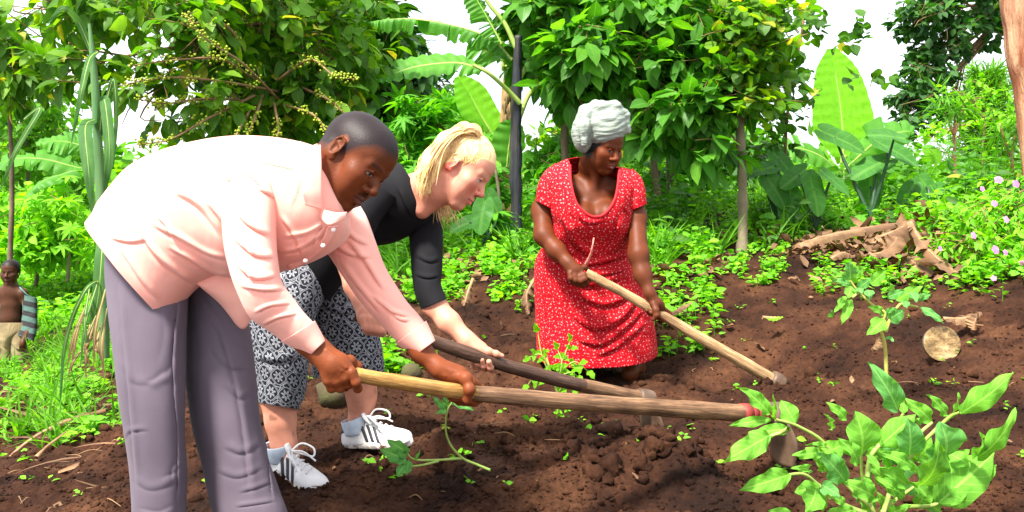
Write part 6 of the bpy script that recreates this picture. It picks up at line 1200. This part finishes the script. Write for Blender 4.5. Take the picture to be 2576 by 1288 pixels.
# right hand round the butt
sd.ell(P(1448, 684, 3.825), (.040, .022, .034), np.array(Matrix.Rotation(R(40), 3, 'Y')), .02); sd.cap(P(1430, 662, 3.84), P(1442, 678, 3.83), .027, .026, .02)
for i in range(4):
    x, y = ((1436, 700), (1448, 705), (1461, 707), (1471, 702))[i]
    finger(sd, [P(x - 2, y - 12, 3.805), P(x, y, 3.800), P(x + 5, y + 10, 3.815), P(x + 10, y + 4, 3.85), P(x + 10, y - 6, 3.86)], .0125, .0095, .006)
finger(sd, [P(1455, 675, 3.83), P(1470, 672, 3.84), P(1480, 678, 3.86)], .013, .010, .006)
# left hand over the handle
sd.cap(P(1634, 736, 3.82), P(1648, 762, 3.815), .0235, .024, .02); sd.ell(P(1654, 768, 3.825), (.036, .022, .030), np.array(Matrix.Rotation(R(45), 3, 'Y')), .02)
finger(sd, [P(1644, 764, 3.80), P(1650, 780, 3.785), P(1652, 793, 3.780), P(1645, 803, 3.785)], .0145, .0105, .006)
for i in range(4):
    x, y = 1684 - i * 11, 789 - i * 6
    finger(sd, [P(x - 12, y - 10, 3.835), P(x, y, 3.850), P(x - 4, y + 15, 3.845), P(x - 16, y + 17, 3.815), P(x - 24, y + 10, 3.795)], .0125, .0090, .005)
# legs
sd.chain([P(1440, 700, 4.2), P(1445, 860, 4.2), P(1450, 920, 4.2), P(1470, 940, 4.14)], [.08, .06, .045, .04], .03); sd.chain([P(1560, 700, 4.2), P(1585, 860, 4.2), P(1596, 925, 4.2), P(1585, 940, 4.12)], [.08, .06, .046, .04], .03); sd.cap(P(1500, 560, 4.1), P(1500, 700, 4.2), .09, .12, .05)
bw = sd.mesh(.0042); bw = (relax(bw[0], bw[1], 2, .4), bw[1])
sdh = SDF(); add_head(sdh, frW, .7, full=.003); hw = sdh.mesh(.0026); hw = (relax(hw[0], hw[1], 1, .4), hw[1])
def paintW(V, col):
    c = col; L = to_local(frW, V); x, y, z = L.T; ck = np.exp(-(((np.abs(x) - .04) / .025) ** 2 + ((z + .015) / .03) ** 2)) * (y > .03) * (np.abs(x) < .09)
    c[:] = c * (1 + .35 * ck[:, None] * np.array([1.3, .8, .5])); hl = lambda x, y, z: (np.clip((.02 - y) / .01, 0, 1) * np.clip((z + .06) / .01, 0, 1))
    face_paint(frW, V, c, SKW, (.17, .055, .045), (.012, .008, .007), (.010, .008, .008), hl, .7, lipst=.8)
    hd = ((V[:, 2] < P(0, 640, 3.9)[2]) & (V[:, 2] > P(0, 830, 3.8)[2]) & (V[:, 1] < 3.9)); c[hd] = SKWH
wom = body_obj('person', [bw, hw], MSKIN_D, skin=SKW, paint=paintW); tag(wom, 'woman in red dotted dress and pale grey head wrap hoeing on the right', 'person')
o, M, s = frW; Ww = lambda x, y, z: o + M @ (np.array((x, y, z)) * s)
sd = SDF(); sd.ell(Ww(0, -.012, .03), np.array((.083, .104, .085)) * s, M, .01); sd.ell(Ww(0, .10, -.045), np.array((.08, .088, .088)) * s, M, .01, -1); sd.ell(Ww(0, -.02, -.12), np.array((.1, .12, .07)) * s, M, .01, -1)
hh_ = sd.mesh(.004); mesh_obj('hair', relax(*hh_, 1), hh_[1], noisy_mat('black_hair', (.006, .005, .005), (.012, .010, .010), scale=200, rough=.8, bumpS=1, bscale=300, bdist=.004), wom)
# dress
rows = [(1452, 396, 1556, 424, 4.02, .05), (1420, 404, 1575, 424, 4.02, .085), (1394, 420, 1592, 434, 4.02, .115), (1378, 455, 1604, 462, 4.0, .14), (1384, 520, 1594, 515, 3.98, .155), (1392, 570, 1588, 570, 4.0, .165), (1372, 612, 1586, 612, 4.07, .17), (1350, 650, 1592, 650, 4.12, .18),
        (1345, 700, 1606, 690, 4.13, .185), (1348, 780, 1630, 760, 4.14, .19), (1350, 840, 1646, 825, 4.15, .20), (1353, 893, 1653, 885, 4.15, .205, 0, 0, 0, 36)]
V, Q, T, U = loft(rows, 300, 200, 2.25)
fw = [([(1410, 540), (1450, 620), (1500, 650)], 12, .020), ([(1560, 540), (1545, 600), (1520, 640)], 12, .014), ([(1360, 640), (1440, 668), (1520, 660), (1590, 640)], 9, .016), ([(1400, 700), (1480, 720), (1570, 700)], 11, .012), ([(1450, 745), (1520, 770), (1600, 740)], 12, .014), ([(1430, 790), (1500, 830), (1570, 800), (1610, 740)], 13, .016), ([(1440, 850), (1510, 870), (1570, 830), (1620, 780)], 12, .014),
      ([(1400, 680), (1430, 760), (1430, 880)], 10, .010), ([(1500, 900), (1560, 870), (1630, 810)], 11, .012), ([(1440, 520), (1470, 560), (1520, 560)], 8, .008), ([(1380, 560), (1400, 610), (1390, 660)], 9, .010), ([(1440, 690), (1500, 694), (1580, 680)], 7, .010), ([(1560, 470), (1565, 510), (1580, 550)], 7, .008), ([(1420, 470), (1430, 520), (1450, 560)], 7, .008), ([(1360, 720), (1365, 800), (1370, 880)], 12, .008)]
V = folds(V, 4.1, fw); V[:, 1] -= .006 * noise3(V, 7, 2, seed=31)
neck = np.array([(1428, 395), (1434, 415), (1436, 458), (1448, 506), (1466, 530), (1486, 543), (1502, 545), (1518, 540), (1534, 524), (1547, 500), (1554, 470), (1557, 440), (1560, 424), (1556, 395)])
def inside(p, poly):
    x, y = p.T; c = np.zeros(len(p), bool); n = len(poly)
    for i in range(n):
        x1, y1 = poly[i]; x2, y2 = poly[(i + 1) % n]; m_ = ((y1 > y) != (y2 > y)) & (x < (x2 - x1) * (y - y1) / (y2 - y1 + 1e-9) + x1); c ^= m_
    return c
cen = V[Q].mean(1); cut = inside(proj(cen), neck) & (cen[:, 1] < 4.03)
dress = mesh_obj('dress', V, Q[~cut], MRED, wom, uv=U); solidify(dress, .003)
pp = proj(V); nearv = V[:, 1] < 4.03; tr = []
for q in catmull(neck[1:-1], 60):
    i = np.argsort(((pp[nearv] - q) ** 2).sum(1))[:4]; tr.append(P(q[0], q[1], V[nearv][i, 1].mean() - .002))
tr = np.array(tr); k5 = np.ones(5) / 5; tr[2:-2, 1] = np.convolve(tr[:, 1], k5, 'valid'); MB().add(*tube(tr, [.006], 8, 80)).build('neckline_trim', MREDT, dress)
def dpiece(st, nm='sleeve'):
    V, Q, T, U = loft(st, 60, 60, 2.1); V = folds(V, 3.99, [([(1365, 450), (1385, 480), (1400, 520)], 7, .006), ([(1590, 450), (1600, 480), (1600, 520)], 7, .006)]); V[:, 1] -= .004 * noise3(V, 12, 2, seed=3); o = mesh_obj(nm, V, Q, MRED, dress, uv=U); solidify(o, .003)
dpiece([(1398, 412, 1440, 452, 4.03, .07), (1372, 432, 1425, 478, 4.01, .075), (1355, 464, 1410, 505, 3.99, .070), (1349, 505, 1398, 532, 3.98, .062)])
dpiece([(1556, 462, 1590, 424, 4.02, .07), (1566, 484, 1612, 448, 4.0, .070), (1576, 506, 1622, 480, 3.98, .064), (1580, 532, 1626, 514, 3.97, .058)])
MB().add(*tube([P(1494, 598, 3.83), P(1490, 622, 3.83), P(1484, 645, 3.86), P(1470, 672, 3.91)], [.003, .004, .006, .008], 8, 20, bumpy=.2)).build('tie_cord', noisy_mat('pink_cord', (.62, .16, .12), (.72, .3, .24), scale=40), dress)
# head wrap
MWRAP = None
m, t, b = new_mat('grey_printed_wrap'); co = N(t, 'ShaderNodeTexCoord'); v = N(t, 'ShaderNodeTexVoronoi', Scale=13); t.links.new(co.outputs['Object'], v.inputs['Vector'])
sp_ = math_(t, 'SINE', math_(t, 'MULTIPLY', v.outputs['Distance'], 55)); ring_ = math_(t, 'MULTIPLY', math_(t, 'GREATER_THAN', sp_, .55), math_(t, 'LESS_THAN', v.outputs['Distance'], .36))
c = mixc(t, math_(t, 'MULTIPLY', ring_, .45), (.225, .265, .225), (.27, .26, .15)); t.links.new(c, b.inputs['Base Color']); b.inputs['Roughness'].default_value = .8
n2 = N(t, 'ShaderNodeTexNoise', Scale=14, Detail=4); mp = N(t, 'ShaderNodeMapping'); mp.inputs['Scale'].default_value = (1, 1, 3.5); mp.inputs['Rotation'].default_value = (0, R(-22), 0); t.links.new(co.outputs['Object'], mp.inputs[0]); t.links.new(mp.outputs[0], n2.inputs['Vector']); bump(t, b, n2.outputs['Fac'], .6, .02); MWRAP = m
sd = SDF(); My = lambda a: np.array(Matrix.Rotation(R(a), 3, 'Y'))
sd.ell(P(1520, 330, 4.0), (.098, .118, .078), My(-24), .02); sd.ell(P(1514, 305, 4.0), (.112, .115, .065), My(-14), .03)
sd.chain([P(1480, 285, 3.93), P(1510, 270, 3.93), P(1545, 272, 3.94), P(1572, 290, 3.97), P(1578, 330, 3.97)], [.020, .026, .027, .022, .014], .012)
sd.chain([P(1470, 275, 3.96), P(1500, 268, 4.03), P(1550, 270, 4.06)], [.022, .028, .028], .02)
sd.ell(P(1470, 320, 3.96), (.045, .055, .092), My(8), .02); sd.ell(P(1466, 345, 3.97), (.038, .05, .07), My(-8), .02); sd.chain([P(1476, 283, 3.915), P(1472, 320, 3.895), P(1470, 362, 3.90)], [.020, .022, .014], .015)
sd.ell(P(1482, 272, 3.95), (.03, .03, .018), None, .01)
hw_ = sd.mesh(.004); Vw = relax(hw_[0], hw_[1], 2, .4); cW = P(1512, 320, 4.0); nW = Vw - cW; nW /= np.linalg.norm(nW, axis=1)[:, None]
ph = (Vw[:, 2] * math.cos(R(24)) - Vw[:, 0] * math.sin(R(24))) * 120 + 3.0 * noise3(Vw, 9, 2, seed=7); lft = proj(Vw)[:, 0] < 1488
ph = np.where(lft, (Vw[:, 0] + .25 * Vw[:, 2]) * 130 + 3.0 * noise3(Vw, 9, 2, seed=8), ph)
Vw = Vw + nW * (.0030 * np.abs(np.sin(ph)) ** .8 + .005 * noise3(Vw, 14, 2, seed=9))[:, None]
mesh_obj('head_wrap', Vw, hw_[1], MWRAP, wom)
W0 = [P(1474, 687, 3.835), P(1560, 732, 3.825), P(1655, 787, 3.83), P(1800, 872, 3.84), P(1920, 942, 3.86), P(1962, 968, 3.865)]
hoe('pale wooden hoe held by the woman in the red dress', W0, [.0195, .021, .0225, .0245, .0275, .031], (P(1952, 962, 3.862), (.10, .15, -1), (.8, -.6, 0), .155, .14), [MWOODT], 8, bend=None)

# ---------------------------------------------------------------- child watching at the left edge
cd = 6.8; frC = head_frame(P(27, 684, cd), (.12, -.98, -.10), (0, 0, 1), .80)
SKC = (.070, .026, .013); sd = SDF(); W = add_head(sd, frC, .6, full=.004, skull=1.04)
sd.chain([W(0, -.02, -.06), P(27, 724, cd + .02)], [.036, .040], .02)
sd.chain([P(2, 738, cd), P(27, 732, cd), P(55, 738, cd)], [.042, .055, .042], .04); sd.ell(P(27, 765, cd), (.082, .062, .11), None, .04); sd.ell(P(27, 800, cd), (.078, .062, .07), None, .04); sd.ell(P(27, 835, cd), (.085, .065, .06), None, .03)
sd.chain([P(57, 740, cd), P(76, 785, cd), P(70, 838, cd - .06), P(58, 860, cd - .10)], [.036, .030, .025, .022], .02); sd.chain([P(-4, 740, cd), P(-22, 790, cd), P(-18, 840, cd - .05)], [.036, .030, .022], .02)
sd.ell(P(-18, 856, cd - .07), (.022, .018, .03), None, .01); sd.ell(P(56, 866, cd - .11), (.022, .018, .026), None, .01)
for hx, hy, s_ in ((-18, 856, 1), (56, 866, 1)):
    for i in range(4): sd.cap(P(hx - 6 + i * 4, hy + 4, cd - .10), P(hx - 6 + i * 4, hy + 15, cd - .09), .007, .006, .003)
sd.chain([P(8, 840, cd), P(6, 900, cd), P(4, 950, cd)], [.055, .045, .032], .02); sd.chain([P(42, 840, cd), P(46, 900, cd), P(46, 950, cd)], [.055, .045, .032], .02)
for x in (4, 46): sd.cap(P(x, 957, cd), P(x + 3, 966, cd - .10), .028, .022, .02)
bc = sd.mesh(.005); sdh = SDF(); add_head(sdh, frC, .6, full=.004, skull=1.04); hc_ = sdh.mesh(.0035)
def paintC(V, col):
    hl = lambda x, y, z: np.clip((z - np.interp(y, [-.12, -.04, .015, .06, .09], [-.05, -.02, .0, .064, .080])) / .008 + .5, 0, 1)
    face_paint(frC, V, col, SKC, (.12, .045, .04), (.012, .008, .007), (.014, .010, .009), hl, .6, lipst=.7)
kid = body_obj('person', [(relax(*bc, 1), bc[1]), (relax(*hc_, 1), hc_[1])], MSKIN_D, skin=SKC, paint=paintC); tag(kid, 'small barefoot child with open striped cardigan and khaki trousers at left edge', 'person')
MKHA = cloth_mat('dirty_khaki', (.26, .20, .10), (.17, .12, .06), wr=.6, wscale=16)
mb = MB(); v_ = loft([(-14, 812, 68, 812, cd, .085), (-15, 835, 69, 835, cd, .09), (-14, 855, 30, 858, cd, .085), (-13, 900, 26, 900, cd, .07), (-14, 950, 24, 950, cd, .062)], 80, 50, 2.1); mb.add(folds(v_[0], cd, [([(0, 850), (10, 870), (22, 880)], 6, .01), ([(-5, 910), (10, 920), (22, 915)], 6, .01)]), v_[1], U=v_[3])
v_ = loft([(20, 830, 68, 830, cd, .08), (24, 858, 68, 855, cd, .085), (26, 900, 66, 900, cd, .07), (26, 952, 62, 952, cd, .062)], 80, 50, 2.1); mb.add(folds(v_[0], cd, [([(30, 860), (45, 880), (64, 875)], 6, .01), ([(30, 920), (45, 930), (60, 925)], 6, .01)]), v_[1], U=v_[3])
o_ = mb.build('trousers', MKHA, kid); solidify(o_, .004)
m, t, b = new_mat('striped_knit'); uvn = N(t, 'ShaderNodeUVMap'); sp = N(t, 'ShaderNodeSeparateXYZ'); t.links.new(uvn.outputs[0], sp.inputs[0]); st_ = math_(t, 'GREATER_THAN', math_(t, 'FRACT', math_(t, 'MULTIPLY', sp.outputs[1], 13)), .5)
t.links.new(mixc(t, st_, (.060, .12, .10), (.018, .016, .018)), b.inputs['Base Color']); b.inputs['Roughness'].default_value = .9; MSTRI = m
MTEAL = noisy_mat('teal_knit', (.07, .15, .13), (.11, .20, .18), scale=30, rough=.9)
def kp(st, mat, nm): 
    V, Q, T, U = loft(st, 70, 50, 2.1); V[:, 1] -= .004 * noise3(V, 25, 2, seed=3); o = mesh_obj(nm, V, Q, mat, kid, uv=U); solidify(o, .004); return o
kp([(48, 722, 62, 740, cd, .055), (52, 722, 78, 752, cd, .055), (60, 738, 92, 752, cd, .05)], MTEAL, 'shoulder')
kp([(58, 742, 92, 750, cd, .048), (58, 775, 93, 785, cd - .01, .045), (54, 815, 92, 825, cd - .03, .043), (44, 842, 84, 858, cd - .06, .038)], MSTRI, 'sleeve')
kp([(-30, 722, -2, 722, cd, .05), (-40, 760, -8, 760, cd, .045), (-38, 820, -8, 820, cd - .02, .040), (-32, 850, -8, 850, cd - .05, .035)], MSTRI, 'sleeve')
V, Q, T, U = loft([(-2, 722, 58, 722, cd + .02, .06), (-12, 750, 64, 750, cd + .02, .085), (-14, 800, 66, 800, cd + .02, .088), (-14, 830, 66, 830, cd + .02, .09)], 60, 60, 2.2); cen = V[Q].mean(1); pc = proj(cen); cutc = (cen[:, 1] < cd + .03) & (pc[:, 0] > 0) & (pc[:, 0] < 56)
o_ = mesh_obj('cardigan', V, Q[~cutc], MTEAL, kid, uv=U); solidify(o_, .004)
# ---------------------------------------------------------------- foreground crop plants, leaf by leaf
def big_leaf(base, tip, w, d0, d1, mat, root, rs, fold=None, nrm=None, curl=0.0, wave=.10):
    """broad leaf between two picture points; w: half width in picture units"""
    a, b = P(base[0], base[1], d0), P(tip[0], tip[1], d1); L_ = np.linalg.norm(b - a); W_ = S(w, (d0 + d1) / 2); nrm = unit(np.array(nrm if nrm is not None else (rs.uniform(-.35, .35), -.95, .42)) ); fold = rs.uniform(.02, .35) if fold is None else fold; W_ = W_ * 1.15
    nr, nc = 22, 9; y = unit(b - a); n_ = unit(nrm - y * (nrm @ y)); x = np.cross(y, n_); V = []; U = []; ph = rs.uniform(0, 6); arch = rs.uniform(.03, .14)
    tt_ = np.linspace(0, 1, nr); prof = np.clip(np.sin(np.pi * tt_ ** .78) ** .85, .01, 1) * (1 - .12 * tt_); prof[0] = .05
    for i in range(nr):
        t_ = i / (nr - 1); wl = 1 + wave * math.sin(t_ * 13 + ph) * (t_ > .1)
        for j in range(nc):
            s_ = (j / (nc - 1)) * 2 - 1; ww = W_ * prof[i] * (wl if s_ > 0 else 1 + wave * math.sin(t_ * 12 + ph + 2) * (t_ > .1)); e = abs(s_)
            h = fold * ww * e + .012 * math.sin(t_ * 15 + ph + s_ * 2) * e * e * L_ / .1 * .5 + arch * L_ * math.sin(math.pi * t_) - .0035 * (math.cos(t_ * 44 - e * 6) * e * (1 - e)) - curl * W_ * e ** 3
            V.append(a + y * L_ * t_ + x * s_ * ww * (1 - .12 * fold * e) + n_ * h); U.append((j / (nc - 1), t_))
    o = mesh_obj('leaf', V, _gridq(nr, nc, False), mat, root, uv=U); return o
def stem(pts, r, root, mat=None, name='stem'): return mesh_obj(name, *tube([P(*q) for q in pts], r, 8, 10 * len(pts), bumpy=.1)[:2], mat or MSTEMG, root)
re_ = np.random.RandomState(4)
# the big eggplant at the lower right
E = lambda x, y: (1761 + x * .3652, 817.6 + y * .3653)
r_ = plant_root('eggplant_plant', 2235, 1325, 2.2, 'large leafy eggplant bush filling the lower right corner', 'crop plant')
LV = [((480, 610), (280, 430), 58), ((500, 640), (508, 490), 20), ((490, 650), (200, 692), 34), ((615, 715), (360, 750), 44), ((480, 760), (165, 938), 78), ((655, 680), (555, 515), 62), ((1010, 650), (865, 530), 36), ((905, 720), (868, 615), 26), ((1112, 900), (1068, 592), 150), ((1360, 590), (1155, 250), 78),
      ((1395, 610), (1405, 520), 26), ((1600, 670), (1400, 503), 52), ((1705, 620), (1565, 478), 42), ((1790, 610), (2160, 330), 72), ((1720, 640), (1785, 468), 18), ((1240, 830), (1488, 615), 78), ((1440, 900), (1435, 640), 98), ((1680, 900), (1660, 672), 142), ((1500, 1110), (1650, 805), 118), ((1880, 930), (2182, 596), 62),
      ((1640, 1225), (2030, 878), 130), ((1840, 1140), (2045, 963), 52), ((1860, 940), (1945, 748), 46), ((1850, 960), (1706, 885), 56), ((1475, 990), (1225, 870), 50), ((1430, 1105), (1240, 980), 60), ((1405, 1185), (1212, 1045), 52), ((1000, 1080), (820, 878), 86), ((1225, 990), (1138, 880), 34), ((620, 1030), (272, 1137), 70),
      ((840, 880), (636, 900), 40), ((750, 1000), (620, 990), 30), ((825, 1112), (650, 1150), 52), ((800, 1130), (728, 1290), 82), ((838, 1100), (972, 1185), 50), ((1210, 1190), (985, 1080), 62), ((840, 1150), (848, 1290), 24), ((870, 1310), (1075, 1272), 42), ((640, 1310), (470, 1280), 36), ((965, 920), (830, 845), 24),
      ((870, 830), (735, 822), 18), ((1640, 1225), (1865, 1130), 50), ((1085, 960), (950, 780), 60), ((1330, 1200), (1290, 1120), 40), ((1300, 1300), (1450, 1240), 40), ((1180, 1150), (1130, 1040), 36), ((1000, 1230), (905, 1180), 30), ((1560, 1180), (1480, 1100), 50), ((1300, 1000), (1240, 850), 40), ((1500, 640), (1520, 690), 26)]
for i, (a, b_, w) in enumerate(LV):
    A, B_ = E(*a), E(*b_); back = a[1] < 720; d0 = 2.12 + (.10 if back else 0) + re_.uniform(-.03, .03); big = w > 90; d1 = d0 + re_.uniform(-.10, .03)
    big_leaf(A, B_, w * .3652, d0, d1, ML_EGG if i not in (9, 16, 17, 27, 34) else ML_EGGD, r_, re_, fold=(.12 if big else None), curl=.25 if i in (13, 19, 20, 15) else 0.05, wave=.09)
for pts in ([(1250, 1400), (1180, 1250), (1120, 1050), (1110, 890)], [(1180, 1250), (1000, 1080), (870, 830), (680, 700), (520, 650)], [(1150, 1300), (980, 1230), (830, 1115), (720, 1030), (610, 1030)], [(1150, 1050), (1180, 900), (1300, 760), (1400, 610)], [(1250, 1400), (1400, 1260), (1640, 1225), (1850, 960), (1880, 920)], [(1250, 1330), (1350, 1050), (1500, 850), (1700, 650), (1790, 600)], [(1400, 900), (1500, 760), (1600, 670)], [(615, 715), (560, 740), (480, 765)], [(1250, 1300), (1300, 1240), (1480, 1110)]):
    q = [E(*p_) for p_ in pts]; stem([(p_[0], p_[1], 2.15 + .03 * math.sin(i_)) for i_, p_ in enumerate(q)], np.linspace(.0065, .0032, len(q)), r_)
for i in range(34):
    cx, cy = re_.uniform(780, 1750), re_.uniform(880, 1330); a_ = re_.uniform(0, 6.28); l_ = re_.uniform(90, 210); dd = 2.2 + re_.uniform(0, .12); big_leaf(E(cx, cy), E(cx + l_ * math.cos(a_), cy - l_ * abs(math.sin(a_))), l_ * .36 * .30, dd, dd - .03, ML_EGG if i % 3 else ML_EGGD, r_, re_, wave=.07)
# seedling in the middle distance
E = lambda x, y: (1823.9 + .3906 * x, 440.3 + .3906 * y)
r_ = plant_root('eggplant_seedling', 2230, 944, 3.3, 'young eggplant with thin curved stem standing alone behind the large bush', 'crop plant')
LV = [((780, 660), (652, 598), 24), ((805, 675), (795, 556), 46), ((835, 660), (897, 588), 24), ((810, 705), (688, 675), 24), ((850, 735), (945, 665), 30), ((815, 715), (790, 795), 36), ((862, 722), (882, 765), 26), ((940, 705), (1040, 616), 38), ((925, 740), (930, 806), 30), ((775, 780), (702, 888), 22), ((812, 800), (748, 965), 30), ((1065, 772), (1062, 695), 30), ((1045, 790), (1165, 742), 26), ((1100, 805), (1275, 715), 36), ((1190, 755), (1235, 820), 34), ((1240, 795), (1328, 772), 24), ((1160, 810), (1168, 860), 24), ((1255, 850), (1408, 955), 24), ((1020, 895), (915, 848), 28), ((1028, 930), (915, 1032), 48), ((1050, 930), (1158, 868), 48), ((1030, 885), (1100, 855), 16), ((1035, 1045), (1088, 1072), 20), ((672, 915), (692, 870), 18), ((850, 760), (860, 700), 20)]
for a, b_, w in LV: d0 = 3.3 + re_.uniform(-.05, .05); big_leaf(E(*a), E(*b_), w * .39, d0, d0 - .04, ML_EGGD if re_.rand() < .6 else ML_EGG, r_, re_)
for pts in ([(1040, 1310), (1030, 1100), (1000, 970), (1030, 890), (940, 830), (850, 740), (805, 680)], [(1035, 1010), (1060, 940), (1130, 830), (1250, 780)], [(870, 750), (820, 790)], [(1130, 830), (1240, 850)]):
    q = [E(*p_) for p_ in pts]; stem([(*p_, 3.3) for p_ in q], np.linspace(.0075, .004, len(q)), r_, noisy_mat('yellow_stem', (.38, .32, .06), (.30, .34, .08)))
# wilted cutting between the hoes
E = lambda x, y: (754.7 + .3418 * x, 754.7 + .3418 * y)
p0 = P(*E(1300, 1210), 2.72); r_ = empty('wilted_plant', tuple(p0)); tag(r_, 'uprooted wilted eggplant stalk lying on soil below the long pale handle', 'crop plant'); bpy.context.view_layer.update()
LV = [((1080, 812), (972, 708), 24), ((1080, 815), (995, 832), 18), ((1075, 775), (1058, 688), 15), ((1085, 790), (1075, 740), 22), ((1120, 750), (1285, 812), 24), ((775, 1110), (638, 1028), 42), ((765, 1170), (588, 1098), 48), ((785, 1182), (650, 1188), 28), ((795, 1130), (765, 1062), 18), ((800, 1180), (782, 1290), 32), ((772, 1215), (712, 1300), 36), ((848, 1172), (886, 1102), 12), ((780, 1150), (720, 1120), 30)]
for a, b_, w in LV: d0 = 2.62 + (.04 if a[1] < 1000 else .05) + re_.uniform(-.02, .02); big_leaf(E(*a), E(*b_), w * .3418, d0, d0 - .02, ML_EGGD, r_, re_)
for pts in ([(1400, 1252, 2.70), (1300, 1210, 2.72), (1200, 1165, 2.72), (1110, 1070, 2.70), (1072, 950, 2.68), (1086, 812, 2.65), (1120, 752, 2.65)], [(1200, 1165, 2.72), (1000, 1178, 2.70), (840, 1172, 2.68), (775, 1110, 2.66)], [(1020, 1185, 2.70), (900, 1215, 2.68), (800, 1225, 2.67)]):
    stem([(*E(p_[0], p_[1]), p_[2]) for p_ in pts], np.linspace(.0042, .0024, len(pts)), r_)
# tomato plant in front of the red dress
E = lambda x, y: (1257.9 + .4396 * x, 628.9 + .4396 * y)
r_ = plant_root('tomato_plant', E(330, 830)[0], E(330, 830)[1], 3.5, 'small tomato plant with compound leaves in front of the red dress', 'crop plant')
def frond(pts, d, n, w, mat=ML_LITE):
    c = catmull([E(*p_) for p_ in pts], 40); stem([(*c[0], d), (*c[20], d - .02), (*c[-1], d)], [.003, .0024, .0015], r_)
    for i in range(n):
        q = c[8 + int(30 * i / n)]; tg_ = c[min(39, 12 + int(30 * i / n))] - c[6 + int(30 * i / n)]; tg_ = tg_ / np.linalg.norm(tg_); nm_ = np.array((-tg_[1], tg_[0]))
        for s_ in (-1, 1): e = q + (nm_ * s_ * .85 + tg_ * .5) * w * re_.uniform(.8, 1.2) + np.array((0, w * .3)); big_leaf(q, e, w * .30, d, d - .02, mat, r_, re_, wave=.16)
    q = c[-1]; big_leaf(q, q + (c[-1] - c[-8]) / np.linalg.norm(c[-1] - c[-8]) * w * 1.2, w * .36, d, d - .02, mat, r_, re_, wave=.16)
for pts, d, n, w in (([(330, 800), (260, 700), (240, 560), (215, 470)], 3.52, 2, 22), ([(310, 760), (330, 640), (400, 570), (400, 525)], 3.46, 3, 20), ([(310, 740), (380, 660), (450, 640), (500, 690)], 3.42, 3, 24), ([(310, 750), (280, 640), (210, 590), (170, 610)], 3.44, 3, 19), ([(310, 760), (240, 720), (190, 730), (160, 770)], 3.42, 2, 22), ([(320, 780), (350, 700), (350, 620), (330, 570)], 3.40, 3, 20), ([(330, 830), (360, 780), (410, 800)], 3.42, 2, 16), ([(335, 850), (330, 920), (350, 970)], 3.36, 3, 14), ([(340, 850), (380, 900), (390, 950)], 3.36, 2, 12), ([(310, 740), (400, 700), (440, 720)], 3.40, 2, 18)): frond(pts, d, n, w)
stem([(*E(340, 860), 3.5), (*E(320, 790), 3.5), (*E(290, 700), 3.5), (*E(250, 560), 3.52)], [.006, .0055, .005, .003], r_)
